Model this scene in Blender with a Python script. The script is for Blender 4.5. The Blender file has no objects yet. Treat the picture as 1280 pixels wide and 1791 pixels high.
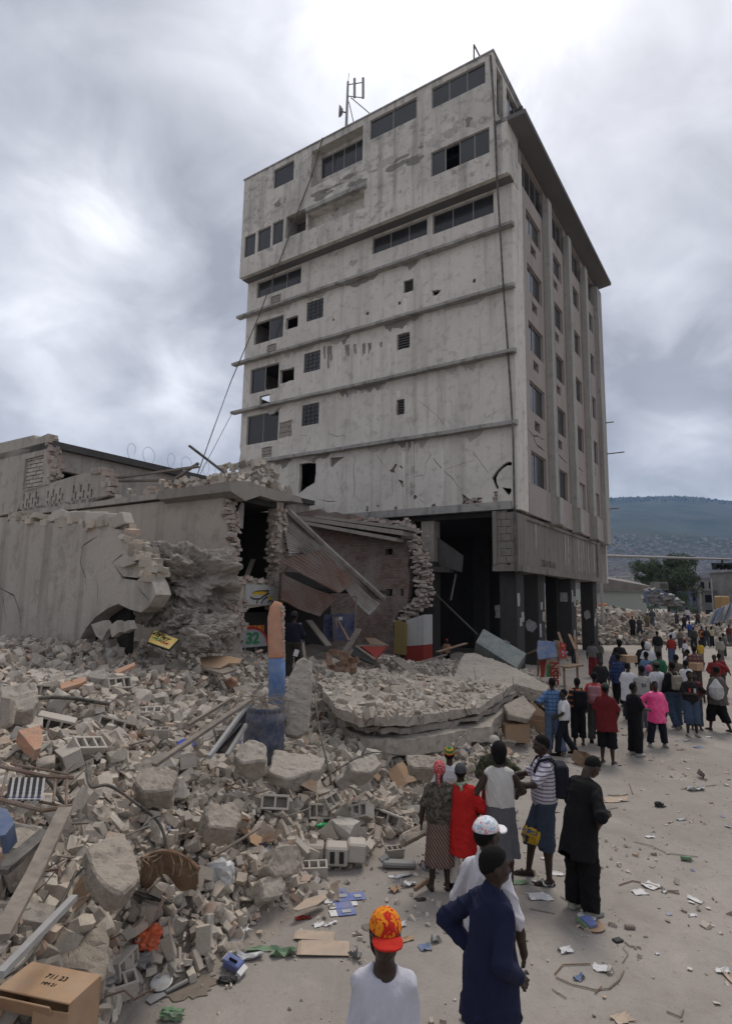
import bpy, bmesh, math, random
import numpy as np
from mathutils import Vector, Matrix, Euler, noise as mnoise
R = math.radians
random.seed(7); np.random.seed(7)
sc = bpy.context.scene
col = sc.collection

# ------------------------------------------------------------------ camera, sky, sun, exposure
H_CAM = 3.5; F_PX = 1035.0; PITCH = R(8.28); ROLL = R(1.055)
fwd = np.array([0, math.cos(PITCH), math.sin(PITCH)])
_up0 = np.array([0, -math.sin(PITCH), math.cos(PITCH)]); _rt0 = np.array([1.0, 0, 0])
rt = math.cos(ROLL) * _rt0 + math.sin(ROLL) * _up0
up = -math.sin(ROLL) * _rt0 + math.cos(ROLL) * _up0
EYE = np.array([0, 0, H_CAM])
cam = bpy.data.cameras.new('camera'); cam_o = bpy.data.objects.new('camera', cam); col.objects.link(cam_o)
cam.sensor_fit = 'VERTICAL'; cam.sensor_height = 36.0; cam.lens = F_PX / 1791 * 36.0
cam.clip_start = 0.05; cam.clip_end = 20000
m = Matrix.Identity(4)
for i in range(3):
    m[i][0] = rt[i]; m[i][1] = up[i]; m[i][2] = -fwd[i]; m[i][3] = EYE[i]
cam_o.matrix_world = m
sc.camera = cam_o; HAZE = 1.05e-4
SUN_EL = R(58); SUN_AZ = R(24)          # azimuth clockwise from +Y
w = bpy.data.worlds.new('World'); sc.world = w; w.use_nodes = True
nt = w.node_tree; N = nt.nodes; L = nt.links; N.clear()
out = N.new('ShaderNodeOutputWorld'); mixs = N.new('ShaderNodeMixShader')
bg1 = N.new('ShaderNodeBackground'); bg2 = N.new('ShaderNodeBackground')
sky = N.new('ShaderNodeTexSky'); sky.sky_type = 'NISHITA'; sky.sun_disc = False
sky.sun_elevation = SUN_EL; sky.sun_rotation = SUN_AZ; sky.dust_density = 2.0
L.new(sky.outputs[0], bg1.inputs[0]); bg1.inputs[1].default_value = 0.10
def wmath(op, a, b=None, c=None):
    n = N.new('ShaderNodeMath'); n.operation = op
    for i, v in enumerate((a, b, c)):
        if v is None: continue
        if hasattr(v, 'links'): L.new(v, n.inputs[i])
        else: n.inputs[i].default_value = v
    return n.outputs[0]
tc = N.new('ShaderNodeTexCoord')
sep = N.new('ShaderNodeSeparateXYZ'); L.new(tc.outputs['Generated'], sep.inputs[0])
zz = wmath('ADD', wmath('MAXIMUM', sep.outputs[2], 0.0), 0.42)
comb = N.new('ShaderNodeCombineXYZ')
L.new(wmath('DIVIDE', sep.outputs[0], zz), comb.inputs[0]); L.new(wmath('DIVIDE', sep.outputs[1], zz), comb.inputs[1])
def wnoise(scale, detail, rough, dist, off):
    mp = N.new('ShaderNodeMapping'); mp.inputs['Location'].default_value = off
    L.new(comb.outputs[0], mp.inputs[0])
    t = N.new('ShaderNodeTexNoise'); t.inputs['Scale'].default_value = scale; t.inputs['Detail'].default_value = detail
    t.inputs['Roughness'].default_value = rough; t.inputs['Distortion'].default_value = dist
    L.new(mp.outputs[0], t.inputs[0]); return t.outputs[0]
n1 = wnoise(2.3, 7, 0.50, 0.45, (3.1, 1.7, 0)); n2 = wnoise(5.0, 7, 0.55, 0.5, (7.3, 4.4, 0))
def lobe(px, py, power):                 # thin cloud round a direction: the veiled sun and two gaps in the overcast
    d = (px - 640) / F_PX * rt - (py - 895.5) / F_PX * up + fwd; d /= np.linalg.norm(d)
    vm = N.new('ShaderNodeVectorMath'); vm.operation = 'DOT_PRODUCT'
    L.new(tc.outputs['Generated'], vm.inputs[0]); vm.inputs[1].default_value = d
    return wmath('POWER', wmath('MAXIMUM', vm.outputs['Value'], 0.0), power)
base = wmath('ADD', wmath('MULTIPLY', n1, 0.6), wmath('MULTIPLY', n2, 0.4))
cl = N.new('ShaderNodeMapRange'); L.new(base, cl.inputs[0])
cl.inputs[1].default_value = 0.37; cl.inputs[2].default_value = 0.64; cl.inputs[3].default_value = 0.235; cl.inputs[4].default_value = 0.50
thin = wmath('MULTIPLY', lobe(730, -60, 56), 0.58)
for (lx, ly, p_, a_) in ((890, 240, 520, 0.30), (190, 385, 300, 0.36), (1010, -20, 300, .25), (40, 560, 300, 0.10), (1190, 760, 500, 0.16), (340, 700, 260, .22), (60, 640, 200, .14), (60, 300, 300, .10), (1150, 520, 200, .08)):
    thin = wmath('ADD', thin, wmath('MULTIPLY', lobe(lx, ly, p_), a_))
thin = wmath('MULTIPLY', thin, wmath('ADD', wmath('MULTIPLY', n2, 2.2), -0.1))
zen = wmath('MULTIPLY_ADD', wmath('MAXIMUM', sep.outputs[2], 0.0), 0.35, 0.93)
lum = wmath('ADD', wmath('MULTIPLY', cl.outputs[0], zen), thin)
tint = N.new('ShaderNodeValToRGB'); L.new(lum, tint.inputs[0])
tint.color_ramp.elements[0].position = 0.25; tint.color_ramp.elements[0].color = (0.93, 0.955, 1.07, 1)
tint.color_ramp.elements[1].position = 0.75; tint.color_ramp.elements[1].color = (0.97, 0.985, 1.03, 1)
L.new(tint.outputs[0], bg2.inputs[0]); L.new(lum, bg2.inputs[1])
L.new(bg1.outputs[0], mixs.inputs[1]); L.new(bg2.outputs[0], mixs.inputs[2]); mixs.inputs[0].default_value = 0.93
L.new(mixs.outputs[0], out.inputs[0])
sun = bpy.data.lights.new('sun', 'SUN'); sun.energy = 1.5; sun.angle = R(20); sun.color = (1.0, 0.93, 0.83)
sun_o = bpy.data.objects.new('sun', sun); col.objects.link(sun_o)
sd = Vector((math.sin(SUN_AZ) * math.cos(SUN_EL), math.cos(SUN_AZ) * math.cos(SUN_EL), math.sin(SUN_EL)))
sun_o.rotation_euler = sd.to_track_quat('Z', 'Y').to_euler(); sun_o.location = (5, 20, 60)
sc.view_settings.view_transform = 'Standard'; sc.view_settings.look = 'None'
sc.view_settings.exposure = 0.6; sc.view_settings.gamma = 1.0; sc.view_settings.use_curve_mapping = False
sc.render.engine = 'CYCLES'; sc.cycles.max_bounces = 6; sc.cycles.diffuse_bounces = 3; sc.cycles.volume_bounces = 1
sc.cycles.use_denoising = True

# ------------------------------------------------------------------ where a ray of the photograph meets a real plane
def ray(px, py): return (px - 640) / F_PX * rt - (py - 895.5) / F_PX * up + fwd
def G(px, py, z=0.0):
    d = ray(px, py); return EYE + d * ((z - H_CAM) / d[2])
def at(px, py, Y):
    d = ray(px, py); return EYE + d * (Y / d[1])
def hit(px, py, p0, n):
    d = ray(px, py); return EYE + d * (((p0 - EYE) @ n) / (d @ n))
def proj(p):
    v = np.asarray(p, float) - EYE; z = v @ fwd; return 640 + F_PX * (v @ rt) / z, 895.5 - F_PX * (v @ up) / z
A_B = R(56.03)
dv = np.array([math.cos(A_B), math.sin(A_B), 0]); du = np.array([-math.sin(A_B), math.cos(A_B), 0]); ez = np.array([0, 0, 1.0])
class Frame:                             # a upright plane: a along, b up, c outward
    def __init__(s, o, a, b, c): s.o, s.a, s.b, s.c = (np.array(v, float) for v in (o, a, b, c))
    def P(s, a, b, c=0.0): return s.o + s.a * a + s.b * b + s.c * c
    def uv(s, px, py, c=0.0):
        q = hit(px, py, s.o + s.c * c, s.c) - s.o; return np.array([q @ s.a, q @ s.b])
CORNER = at(905, 893, 30.0); CORNER[2] = 0
FL = Frame(CORNER, du, ez, -dv)          # left facade of the tall block: a = u, b = z
FR = Frame(CORNER, dv, ez, -du)          # street facade

# ------------------------------------------------------------------ materials
MATS = {}
class Nodes:
    def __init__(s, name):
        s.m = bpy.data.materials.new(name); s.m.use_nodes = True; s.t = s.m.node_tree
        s.b = s.t.nodes['Principled BSDF']; s.tc = s.t.nodes.new('ShaderNodeTexCoord')
    def new(s, t): return s.t.nodes.new(t)
    def link(s, a, b): s.t.links.new(a, b)
    def coord(s, scale=(1, 1, 1), which='Object', rot=(0, 0, 0)):
        mp = s.new('ShaderNodeMapping'); mp.inputs['Scale'].default_value = scale; mp.inputs['Rotation'].default_value = rot
        s.link(s.tc.outputs[which], mp.inputs[0]); return mp.outputs[0]
    def noise(s, vec, scale, detail=4, rough=0.55, dist=0.0):
        n = s.new('ShaderNodeTexNoise'); n.inputs['Scale'].default_value = scale; n.inputs['Detail'].default_value = detail
        n.inputs['Roughness'].default_value = rough; n.inputs['Distortion'].default_value = dist
        s.link(vec, n.inputs[0]); return n.outputs[0]
    def ramp(s, fac, stops):
        r = s.new('ShaderNodeValToRGB'); e = r.color_ramp.elements
        while len(e) < len(stops): e.new(0.5)
        for i, (p, c) in enumerate(stops):
            e[i].position = p; e[i].color = (c, c, c, 1) if isinstance(c, (int, float)) else (*c, 1)
        s.link(fac, r.inputs[0]); return r.outputs[0]
    def mix(s, fac, a, b, mode='MIX'):
        n = s.new('ShaderNodeMix'); n.data_type = 'RGBA'; n.blend_type = mode
        for i, v in ((0, fac), (6, a), (7, b)):
            if hasattr(v, 'links'): s.link(v, n.inputs[i])
            else: n.inputs[i].default_value = v if i == 0 else (*v, 1)
        return n.outputs[2]
    def math(s, op, a, b=0.0):
        n = s.new('ShaderNodeMath'); n.operation = op
        for i, v in enumerate((a, b)):
            if hasattr(v, 'links'): s.link(v, n.inputs[i])
            else: n.inputs[i].default_value = v
        return n.outputs[0]
    def bump(s, h, strength, dist=0.02):
        n = s.new('ShaderNodeBump'); n.inputs['Strength'].default_value = strength; n.inputs['Distance'].default_value = dist
        s.link(h, n.inputs['Height']); s.link(n.outputs[0], s.b.inputs['Normal'])
    def done(s, colr, rough=0.9, spec=0.2, metal=0.0):
        if hasattr(colr, 'links'): s.link(colr, s.b.inputs['Base Color'])
        else: s.b.inputs['Base Color'].default_value = (*colr, 1)
        s.b.inputs['Roughness'].default_value = rough; s.b.inputs['Specular IOR Level'].default_value = spec
        s.b.inputs['Metallic'].default_value = metal
        MATS[s.m.name] = s.m; return s.m
def plaster(name, base, dirt, streak=0.5, blotch=0.5, bump=0.35, scale=1.0, fine=0.12):
    n = Nodes(name); v = n.coord()
    big = n.noise(v, 0.35 * scale, 6, 0.62); mid = n.noise(v, 2.2 * scale, 6, 0.65, 0.3); small = n.noise(v, 22 * scale, 4, 0.6)
    st = n.noise(n.coord((1.3 * scale, 1.3 * scale, 0.09 * scale)), 1.5, 5, 0.62, 0.1)
    c = n.mix(n.ramp(small, [(0.3, 0.0), (0.7, 1.0)]), base, tuple(x * (1 - fine * 1.6) for x in base))
    c = n.mix(n.math('MULTIPLY', n.ramp(big, [(0.42, 0.0), (0.68, 1.0)]), blotch), c, tuple((a + b) / 2 for a, b in zip(base, dirt)))
    c = n.mix(n.math('MULTIPLY', n.ramp(mid, [(0.52, 0.0), (0.72, 1.0)]), blotch), c, dirt)
    c = n.mix(n.math('MULTIPLY', n.ramp(st, [(0.50, 0.0), (0.70, 1.0)]), streak), c, dirt)
    n.bump(n.math('ADD', n.math('MULTIPLY', mid, 0.6), n.math('MULTIPLY', small, 0.4)), bump, 0.03)
    return n.done(c, 0.95, 0.15)
def stone(name, stops, per='island', bump=0.5, grain=6.0):
    n = Nodes(name); v = n.coord()
    if per == 'island':
        g = n.new('ShaderNodeNewGeometry'); rnd = g.outputs['Random Per Island']
    else:
        o = n.new('ShaderNodeObjectInfo'); rnd = o.outputs['Random']
    c = n.ramp(rnd, stops)
    a = n.noise(v, grain, 6, 0.65); b = n.noise(v, grain * 6, 3, 0.6)
    c = n.mix(n.ramp(a, [(0.35, 0.0), (0.75, 0.55)]), c, (0.47, 0.425, 0.37), 'MIX')
    c = n.mix(n.ramp(b, [(0.45, 0.0), (0.85, 0.4)]), c, (0.20, 0.175, 0.155), 'MIX')
    n.bump(n.math('ADD', a, n.math('MULTIPLY', b, 0.5)), bump, 0.02)
    return n.done(c, 0.95, 0.1)
def plain(name, c, rough=0.8, spec=0.25, metal=0.0, vary=0.25, scale=8.0, bump=0.1, dust=0.0):
    n = Nodes(name); v = n.coord()
    a = n.noise(v, scale, 5, 0.6)
    cc = n.mix(n.ramp(a, [(0.3, 0.0), (0.75, 1.0)]), c, tuple(x * (1 - vary) for x in c))
    if dust:
        cc = n.mix(n.math('MULTIPLY', n.ramp(n.noise(v, 3.2, 7, 0.7), [(0.36, 0.0), (0.66, 1.0)]), dust), cc, (0.36, 0.32, 0.275))
        cc = n.mix(n.math('MULTIPLY', n.ramp(n.noise(v, 17, 5, 0.7), [(0.45, 0.0), (0.75, 1.0)]), dust * .7), cc, (0.30, 0.265, 0.225))
    if bump: n.bump(a, bump, 0.01)
    return n.done(cc, rough, spec, metal)
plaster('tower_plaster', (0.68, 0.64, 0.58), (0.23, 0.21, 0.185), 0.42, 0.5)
plaster('tower_upper_plaster', (0.65, 0.615, 0.555), (0.17, 0.16, 0.145), 0.55, 0.85)
plaster('ledge_concrete', (0.40, 0.385, 0.36), (0.10, 0.095, 0.09), 0.6, 0.7)
plaster('pier_plaster', (0.41, 0.39, 0.36), (0.13, 0.125, 0.12), 0.6, 0.4)
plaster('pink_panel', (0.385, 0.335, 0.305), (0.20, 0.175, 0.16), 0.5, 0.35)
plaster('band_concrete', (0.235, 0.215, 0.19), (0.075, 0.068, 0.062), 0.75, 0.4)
plaster('dark_concrete', (0.11, 0.105, 0.10), (0.05, 0.047, 0.045), 0.5, 0.5)
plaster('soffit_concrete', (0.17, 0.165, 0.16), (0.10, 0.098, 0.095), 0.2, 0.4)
plaster('ruin_plaster', (0.47, 0.41, 0.345), (0.20, 0.175, 0.145), 0.45, 0.5)
plaster('ruin_grey', (0.44, 0.40, 0.35), (0.13, 0.12, 0.11), 0.5, 0.55)
plaster('raw_concrete', (0.35, 0.315, 0.275), (0.17, 0.155, 0.14), 0.2, 0.8, 0.9, 2.0)
plaster('weathered_slab', (0.43, 0.385, 0.33), (0.18, 0.158, 0.135), 0.1, 0.85, 1.0, 3.5)
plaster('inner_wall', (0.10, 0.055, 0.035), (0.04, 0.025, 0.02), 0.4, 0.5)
plaster('blackened', (0.062, 0.058, 0.055), (0.03, 0.028, 0.027), 0.4, 0.5)  # charcoal for the columns, and shade painted on the inner shafts
plaster('near_black', (0.05, 0.046, 0.043), (0.02, 0.02, 0.02), 0.3, 0.5)  # near-black tone for inner walls, floors, backings and small marks
plaster('white_wall', (0.46, 0.455, 0.44), (0.25, 0.24, 0.22), 0.4, 0.4)  # white greyed in the colour for the shade on the pier
plaster('red_wall', (0.26, 0.045, 0.035), (0.15, 0.04, 0.03), 0.3, 0.3)
plaster('yellow_wall', (0.27, 0.20, 0.08), (0.2, 0.15, 0.07), 0.4, 0.4)
stone('rubble_small', [(0.0, (0.24, 0.205, 0.17)), (0.4, (0.38, 0.335, 0.28)), (0.75, (0.50, 0.455, 0.39)), (0.93, (0.50, 0.41, 0.325)), (1.0, (0.46, 0.30, 0.22))])
stone('chunk_stone', [(0.0, (0.24, 0.22, 0.195)), (0.4, (0.36, 0.33, 0.29)), (0.8, (0.48, 0.445, 0.395)), (1.0, (0.50, 0.42, 0.34))], 'object')
stone('brick_clay', [(0.0, (0.36, 0.31, 0.26)), (0.45, (0.50, 0.44, 0.37)), (0.8, (0.52, 0.43, 0.34)), (1.0, (0.42, 0.26, 0.19))], 'object')
stone('block_cement', [(0.0, (0.33, 0.30, 0.265)), (1.0, (0.47, 0.435, 0.385))], 'object', 0.5, 14)
stone('brick_islands', [(0.0, (0.25, 0.20, 0.17)), (0.5, (0.37, 0.31, 0.27)), (0.85, (0.45, 0.40, 0.35)), (1.0, (0.33, 0.18, 0.13))])
plain('window_glass', (0.034, 0.034, 0.036), 0.14, 0.5, vary=0.35, scale=0.7, bump=0.03)
plain('window_metal', (0.30, 0.29, 0.28), 0.5, 0.4)
plain('void_black', (0.012, 0.011, 0.011), 0.95, 0.0)
plain('cable_black', (0.02, 0.02, 0.02), 0.6, 0.3, dust=0.40)
plain('steel_grey', (0.30, 0.30, 0.31), 0.5, 0.5, dust=0.40)
plain('rusty_steel', (0.13, 0.07, 0.045), 0.8, 0.3, vary=0.5, dust=0.40)
plain('timber_grey', (0.21, 0.175, 0.145), 0.85, 0.2, vary=0.5, scale=14, dust=0.40)
plain('timber_brown', (0.22, 0.12, 0.065), 0.8, 0.2, vary=0.45, scale=12, dust=0.40)
plain('cardboard', (0.36, 0.225, 0.13), 0.85, 0.2, vary=0.2, dust=0.30)
plain('cardboard_dark', (0.24, 0.15, 0.09), 0.9, 0.1, vary=0.4, dust=0.40)
plain('cardboard_pale', (0.44, 0.34, 0.26), 0.9, 0.1, vary=0.2, dust=0.40)
plain('white_paper', (0.62, 0.61, 0.60), 0.8, 0.2, vary=0.15)
plain('blue_print', (0.11, 0.17, 0.46), 0.6, 0.3, vary=0.5, scale=18, dust=0.40)
plain('green_print', (0.10, 0.22, 0.11), 0.6, 0.3, vary=0.4, scale=18, dust=0.40)
plain('orange_plastic', (0.75, 0.12, 0.03), 0.35, 0.5, dust=0.20)
plain('blue_plastic', (0.03, 0.06, 0.42), 0.35, 0.5)
plain('green_plastic', (0.02, 0.30, 0.09), 0.2, 0.6)
plain('grey_plastic', (0.17, 0.175, 0.185), 0.5, 0.4, dust=0.40)
plain('clear_film', (0.55, 0.56, 0.57), 0.3, 0.5, dust=0.40)
plain('barrel_blue', (0.028, 0.055, 0.12), 0.55, 0.35, vary=0.5, dust=0.35)
plain('post_orange', (0.52, 0.24, 0.14), 0.75, 0.2, vary=0.25, dust=0.35)
plain('post_blue', (0.08, 0.19, 0.42), 0.75, 0.2, vary=0.3, dust=0.35)
plain('teal_metal', (0.13, 0.17, 0.17), 0.5, 0.4, vary=0.35, dust=0.40)
plain('terracotta', (0.45, 0.23, 0.14), 0.9, 0.1, vary=0.25, dust=0.50)
plain('sign_yellow', (0.60, 0.42, 0.08), 0.6, 0.3, vary=0.3, dust=0.40)
plain('ink_black', (0.02, 0.02, 0.022), 0.7, 0.2)
plain('ink_red', (0.45, 0.04, 0.03), 0.7, 0.2)
plain('ink_green', (0.05, 0.25, 0.10), 0.7, 0.2)
plain('ink_orange', (0.55, 0.15, 0.03), 0.7, 0.2)
plain('ink_yellow', (0.62, 0.40, 0.04), 0.7, 0.2)
plain('tarp_blue', (0.06, 0.12, 0.26), 0.6, 0.3, vary=0.35, dust=0.40)
plain('poster_white', (0.42, 0.42, 0.42), 0.8, 0.2, vary=0.5, scale=5)
plain('blue_door', (0.03, 0.06, 0.20), 0.6, 0.3, vary=0.5, dust=0.40)

# ------------------------------------------------------------------ mesh building
def tag(o, label=None, cat=None, group=None, kind=None):
    for k, v in (('label', label), ('category', cat), ('group', group), ('kind', kind)):
        if v: o[k] = v
    return o
def link(name, me, parent=None, mat=None):
    o = bpy.data.objects.new(name, me); col.objects.link(o)
    if mat is not None and me is not None and not me.materials: me.materials.append(MATS[mat])
    if parent is not None:
        o.parent = parent
    return o
def empty(name, loc=(0, 0, 0), rz=0.0, label=None, cat=None, group=None):
    o = bpy.data.objects.new(name, None); col.objects.link(o); o.location = Vector(loc); o.rotation_euler = (0, 0, rz)
    o.empty_display_size = 0.2
    return tag(o, label, cat, group)
def np_mesh(name, V, Fc, smooth=False):
    me = bpy.data.meshes.new(name)
    V = np.asarray(V, np.float32); 
    Fc = np.asarray(Fc, np.int32)
    me.vertices.add(len(V)); me.vertices.foreach_set('co', V.ravel())
    k = Fc.shape[1]
    me.loops.add(Fc.size); me.loops.foreach_set('vertex_index', Fc.ravel())
    me.polygons.add(len(Fc)); me.polygons.foreach_set('loop_start', np.arange(0, Fc.size, k, dtype=np.int32))
    me.update(calc_edges=True)
    me.polygons.foreach_set('use_smooth', np.full(len(Fc), bool(smooth)))
    return me
class MB:                                # collects shapes, then links them as ONE mesh object
    def __init__(s): s.v = []; s.f = []
    def add(s, vs, fs):
        o = len(s.v); s.v += [tuple(map(float, x)) for x in vs]; s.f += [tuple(i + o for i in f) for f in fs]; return s
    def box8(s, p):                       # p[0:4] bottom loop, p[4:8] top loop
        return s.add(p, [(3, 2, 1, 0), (4, 5, 6, 7), (0, 1, 5, 4), (1, 2, 6, 5), (2, 3, 7, 6), (3, 0, 4, 7)])
    def fbox(s, fr, a0, a1, b0, b1, c0, c1):  # box in a frame
        P = fr.P
        return s.box8([P(a0, b0, c0), P(a1, b0, c0), P(a1, b0, c1), P(a0, b0, c1), P(a0, b1, c0), P(a1, b1, c0), P(a1, b1, c1), P(a0, b1, c1)])
    def box(s, c, size, rot=(0, 0, 0)):
        M = Euler(rot).to_matrix(); h = [x / 2 for x in size]; c = Vector(c)
        q = [c + M @ Vector((x * h[0], y * h[1], z * h[2])) for z in (-1, 1) for (x, y) in ((-1, -1), (1, -1), (1, 1), (-1, 1))]
        return s.box8(q)
    def bar(s, p, q, w, h=None, upv=(0, 0, 1)):
        p = Vector(p); q = Vector(q); d = (q - p).normalized(); h = w if h is None else h
        x = d.cross(Vector(upv)); x = x.normalized() if x.length > 1e-4 else Vector((1, 0, 0)); y = x.cross(d)
        return s.box8([p + x * a * w / 2 + y * b * h / 2 for a, b in ((-1, -1), (1, -1), (1, 1), (-1, 1))] + [q + x * a * w / 2 + y * b * h / 2 for a, b in ((-1, -1), (1, -1), (1, 1), (-1, 1))])
    def tube(s, pts, r, n=6, caps=True):
        pts = [Vector(p) for p in pts]; rs = r if isinstance(r, (list, tuple)) else [r] * len(pts)
        o = len(s.v); ref = Vector((0.3, 0.2, 1)).normalized()
        for i, p in enumerate(pts):
            d = (pts[min(i + 1, len(pts) - 1)] - pts[max(i - 1, 0)]).normalized()
            x = d.cross(ref); x = x.normalized() if x.length > 1e-3 else Vector((1, 0, 0)); y = d.cross(x)
            for k in range(n):
                a = 2 * math.pi * k / n; s.v.append(tuple(p + (x * math.cos(a) + y * math.sin(a)) * rs[i]))
        for i in range(len(pts) - 1):
            for k in range(n):
                a = o + i * n + k; b = o + i * n + (k + 1) % n; s.f.append((a, b, b + n, a + n))
        if caps:
            s.f.append(tuple(o + k for k in range(n))[::-1]); s.f.append(tuple(o + (len(pts) - 1) * n + k for k in range(n)))
        return s
    def lathe(s, c, prof, n=20, axis=None):
        o = len(s.v); c = Vector(c); M = Matrix.Identity(3) if axis is None else Vector(axis).to_track_quat('Z', 'Y').to_matrix()
        for (r, z) in prof:
            for k in range(n):
                a = 2 * math.pi * k / n; s.v.append(tuple(c + M @ Vector((r * math.cos(a), r * math.sin(a), z))))
        for i in range(len(prof) - 1):
            for k in range(n):
                a = o + i * n + k; b = o + i * n + (k + 1) % n; s.f.append((a, b, b + n, a + n))
        s.f.append(tuple(o + k for k in range(n))[::-1]); s.f.append(tuple(o + (len(prof) - 1) * n + k for k in range(n)))
        return s
    def prism(s, P0, P1):                 # two matching loops of points
        n = len(P0); fs = [tuple(range(n))[::-1], tuple(range(n, 2 * n))] + [(i, (i + 1) % n, n + (i + 1) % n, n + i) for i in range(n)]
        return s.add(list(P0) + list(P1), fs)
    def mesh(s, name, loc=None, smooth=False, bevel=0.0):
        me = bpy.data.meshes.new(name)
        vs = s.v if loc is None else [(x - loc[0], y - loc[1], z - loc[2]) for x, y, z in s.v]
        me.from_pydata(vs, [], s.f)
        if bevel or True:
            bm = bmesh.new(); bm.from_mesh(me); bmesh.ops.recalc_face_normals(bm, faces=bm.faces)
            if bevel: bmesh.ops.bevel(bm, geom=bm.edges, offset=bevel, segments=1, affect='EDGES', profile=0.5)
            bm.to_mesh(me); bm.free()
        if smooth: me.polygons.foreach_set('use_smooth', np.ones(len(me.polygons), bool))
        me.update(); return me
    def build(s, name, mat, parent=None, smooth=False, bevel=0.0):
        loc = None if parent is None else base_of(parent)
        return link(name, s.mesh(name, loc, smooth, bevel), parent, mat)
def roughen(me, size, amp, seed=0.0, fr=3.0):
    """break up the faces of a slab: cut them small and push them about"""
    bm = bmesh.new(); bm.from_mesh(me); bmesh.ops.triangulate(bm, faces=bm.faces)
    for _ in range(5):
        lg = [e for e in bm.edges if e.calc_length() > size]
        if not lg or len(bm.faces) > 6000: break
        bmesh.ops.subdivide_edges(bm, edges=lg, cuts=1); bmesh.ops.triangulate(bm, faces=[f for f in bm.faces if len(f.verts) > 3])
    bm.normal_update()
    mv = [(v, v.normal * amp * (mnoise.fractal(v.co * fr + Vector((seed, 0, seed)), 1.0, 2.0, 4) + .5 * mnoise.noise(v.co * fr * 5))) for v in bm.verts]
    for v, d in mv: v.co += d
    bm.to_mesh(me); bm.free(); me.update(); return me
def base_of(o):                           # world base of an unrotated parent chain
    p = Vector((0, 0, 0))
    while o is not None: p = p + o.location; o = o.parent
    return p
def sheet(name, poly, holes, fr, thick, mat, parent=None, c=0.0):
    """A wall cut from an outline with real holes: front face at c, going back by thick."""
    cu = bpy.data.curves.new(name, 'CURVE'); cu.dimensions = '2D'; cu.fill_mode = 'BOTH'; cu.extrude = thick / 2
    for pts in [poly] + list(holes):
        sp = cu.splines.new('POLY'); sp.points.add(len(pts) - 1); sp.use_cyclic_u = True
        for q, (x, y) in zip(sp.points, pts): q.co = (x, y, 0, 1)
    o = bpy.data.objects.new(name, cu); col.objects.link(o)
    me = bpy.data.meshes.new_from_object(o.evaluated_get(bpy.context.evaluated_depsgraph_get()))
    bpy.data.objects.remove(o); bpy.data.curves.remove(cu)
    me.name = name
    n = len(me.vertices); co = np.empty(n * 3, np.float32); me.vertices.foreach_get('co', co); co = co.reshape(-1, 3)
    W = fr.o + np.outer(co[:, 0], fr.a) + np.outer(co[:, 1], fr.b) + np.outer(co[:, 2] - thick / 2 + c, fr.c)
    if parent is not None: W = W - np.array(base_of(parent))
    me.vertices.foreach_set('co', W.astype(np.float32).ravel())
    bm = bmesh.new(); bm.from_mesh(me); bmesh.ops.recalc_face_normals(bm, faces=bm.faces); bm.to_mesh(me); bm.free()
    me.materials.clear(); me.materials.append(MATS[mat]); me.polygons.foreach_set('material_index', np.zeros(len(me.polygons), np.int32)); me.polygons.foreach_set('use_smooth', np.zeros(len(me.polygons), bool)); me.update()
    return link(name, me, parent)
def rect(a0, a1, b0, b1): return [(a0, b0), (a1, b0), (a1, b1), (a0, b1)]
def blotch(ca, cb, ra, rb, n=9, j=0.3, seed=0):
    r = random.Random(seed)
    return [(ca + ra * math.cos(2 * math.pi * i / n) * (1 + r.uniform(-j, j)), cb + rb * math.sin(2 * math.pi * i / n) * (1 + r.uniform(-j, j))) for i in range(n)]
def jag(pts, amp, step, seed=0, keep=None):
    """roughen an open polyline"""
    r = random.Random(seed); out = []
    for (x0, y0), (x1, y1) in zip(pts[:-1], pts[1:]):
        d = math.hypot(x1 - x0, y1 - y0); n = max(1, int(d / step))
        for i in range(n):
            t = i / n; k = 0 if i == 0 else 1
            out.append((x0 + (x1 - x0) * t + k * r.uniform(-amp, amp), y0 + (y1 - y0) * t + k * r.uniform(-amp, amp)))
    out.append(pts[-1]); return out
def crack(pts, wd, seed=0):
    p = jag(pts, wd * 0.9, wd * 6, seed); r = random.Random(seed + 1); a = []; b = []
    for i, (x, y) in enumerate(p):
        x0, y0 = p[max(i - 1, 0)]; x1, y1 = p[min(i + 1, len(p) - 1)]
        d = math.hypot(x1 - x0, y1 - y0) or 1; nx, ny = -(y1 - y0) / d, (x1 - x0) / d
        e = 0.12 if i in (0, len(p) - 1) else r.uniform(0.5, 1.2)
        a.append((x + nx * wd * e / 2, y + ny * wd * e / 2)); b.append((x - nx * wd * e / 2, y - ny * wd * e / 2))
    return a + b[::-1]
def text_mesh(txt, size, depth=0.004, bold=0.0):
    cu = bpy.data.curves.new('text', 'FONT'); cu.body = txt; cu.size = size; cu.extrude = depth; cu.align_x = 'CENTER'; cu.align_y = 'CENTER'; cu.offset = bold
    cu.resolution_u = 3
    o = bpy.data.objects.new('text', cu); col.objects.link(o)
    me = bpy.data.meshes.new_from_object(o.evaluated_get(bpy.context.evaluated_depsgraph_get()))
    bpy.data.objects.remove(o); bpy.data.curves.remove(cu)
    me.materials.clear(); return me
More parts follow.
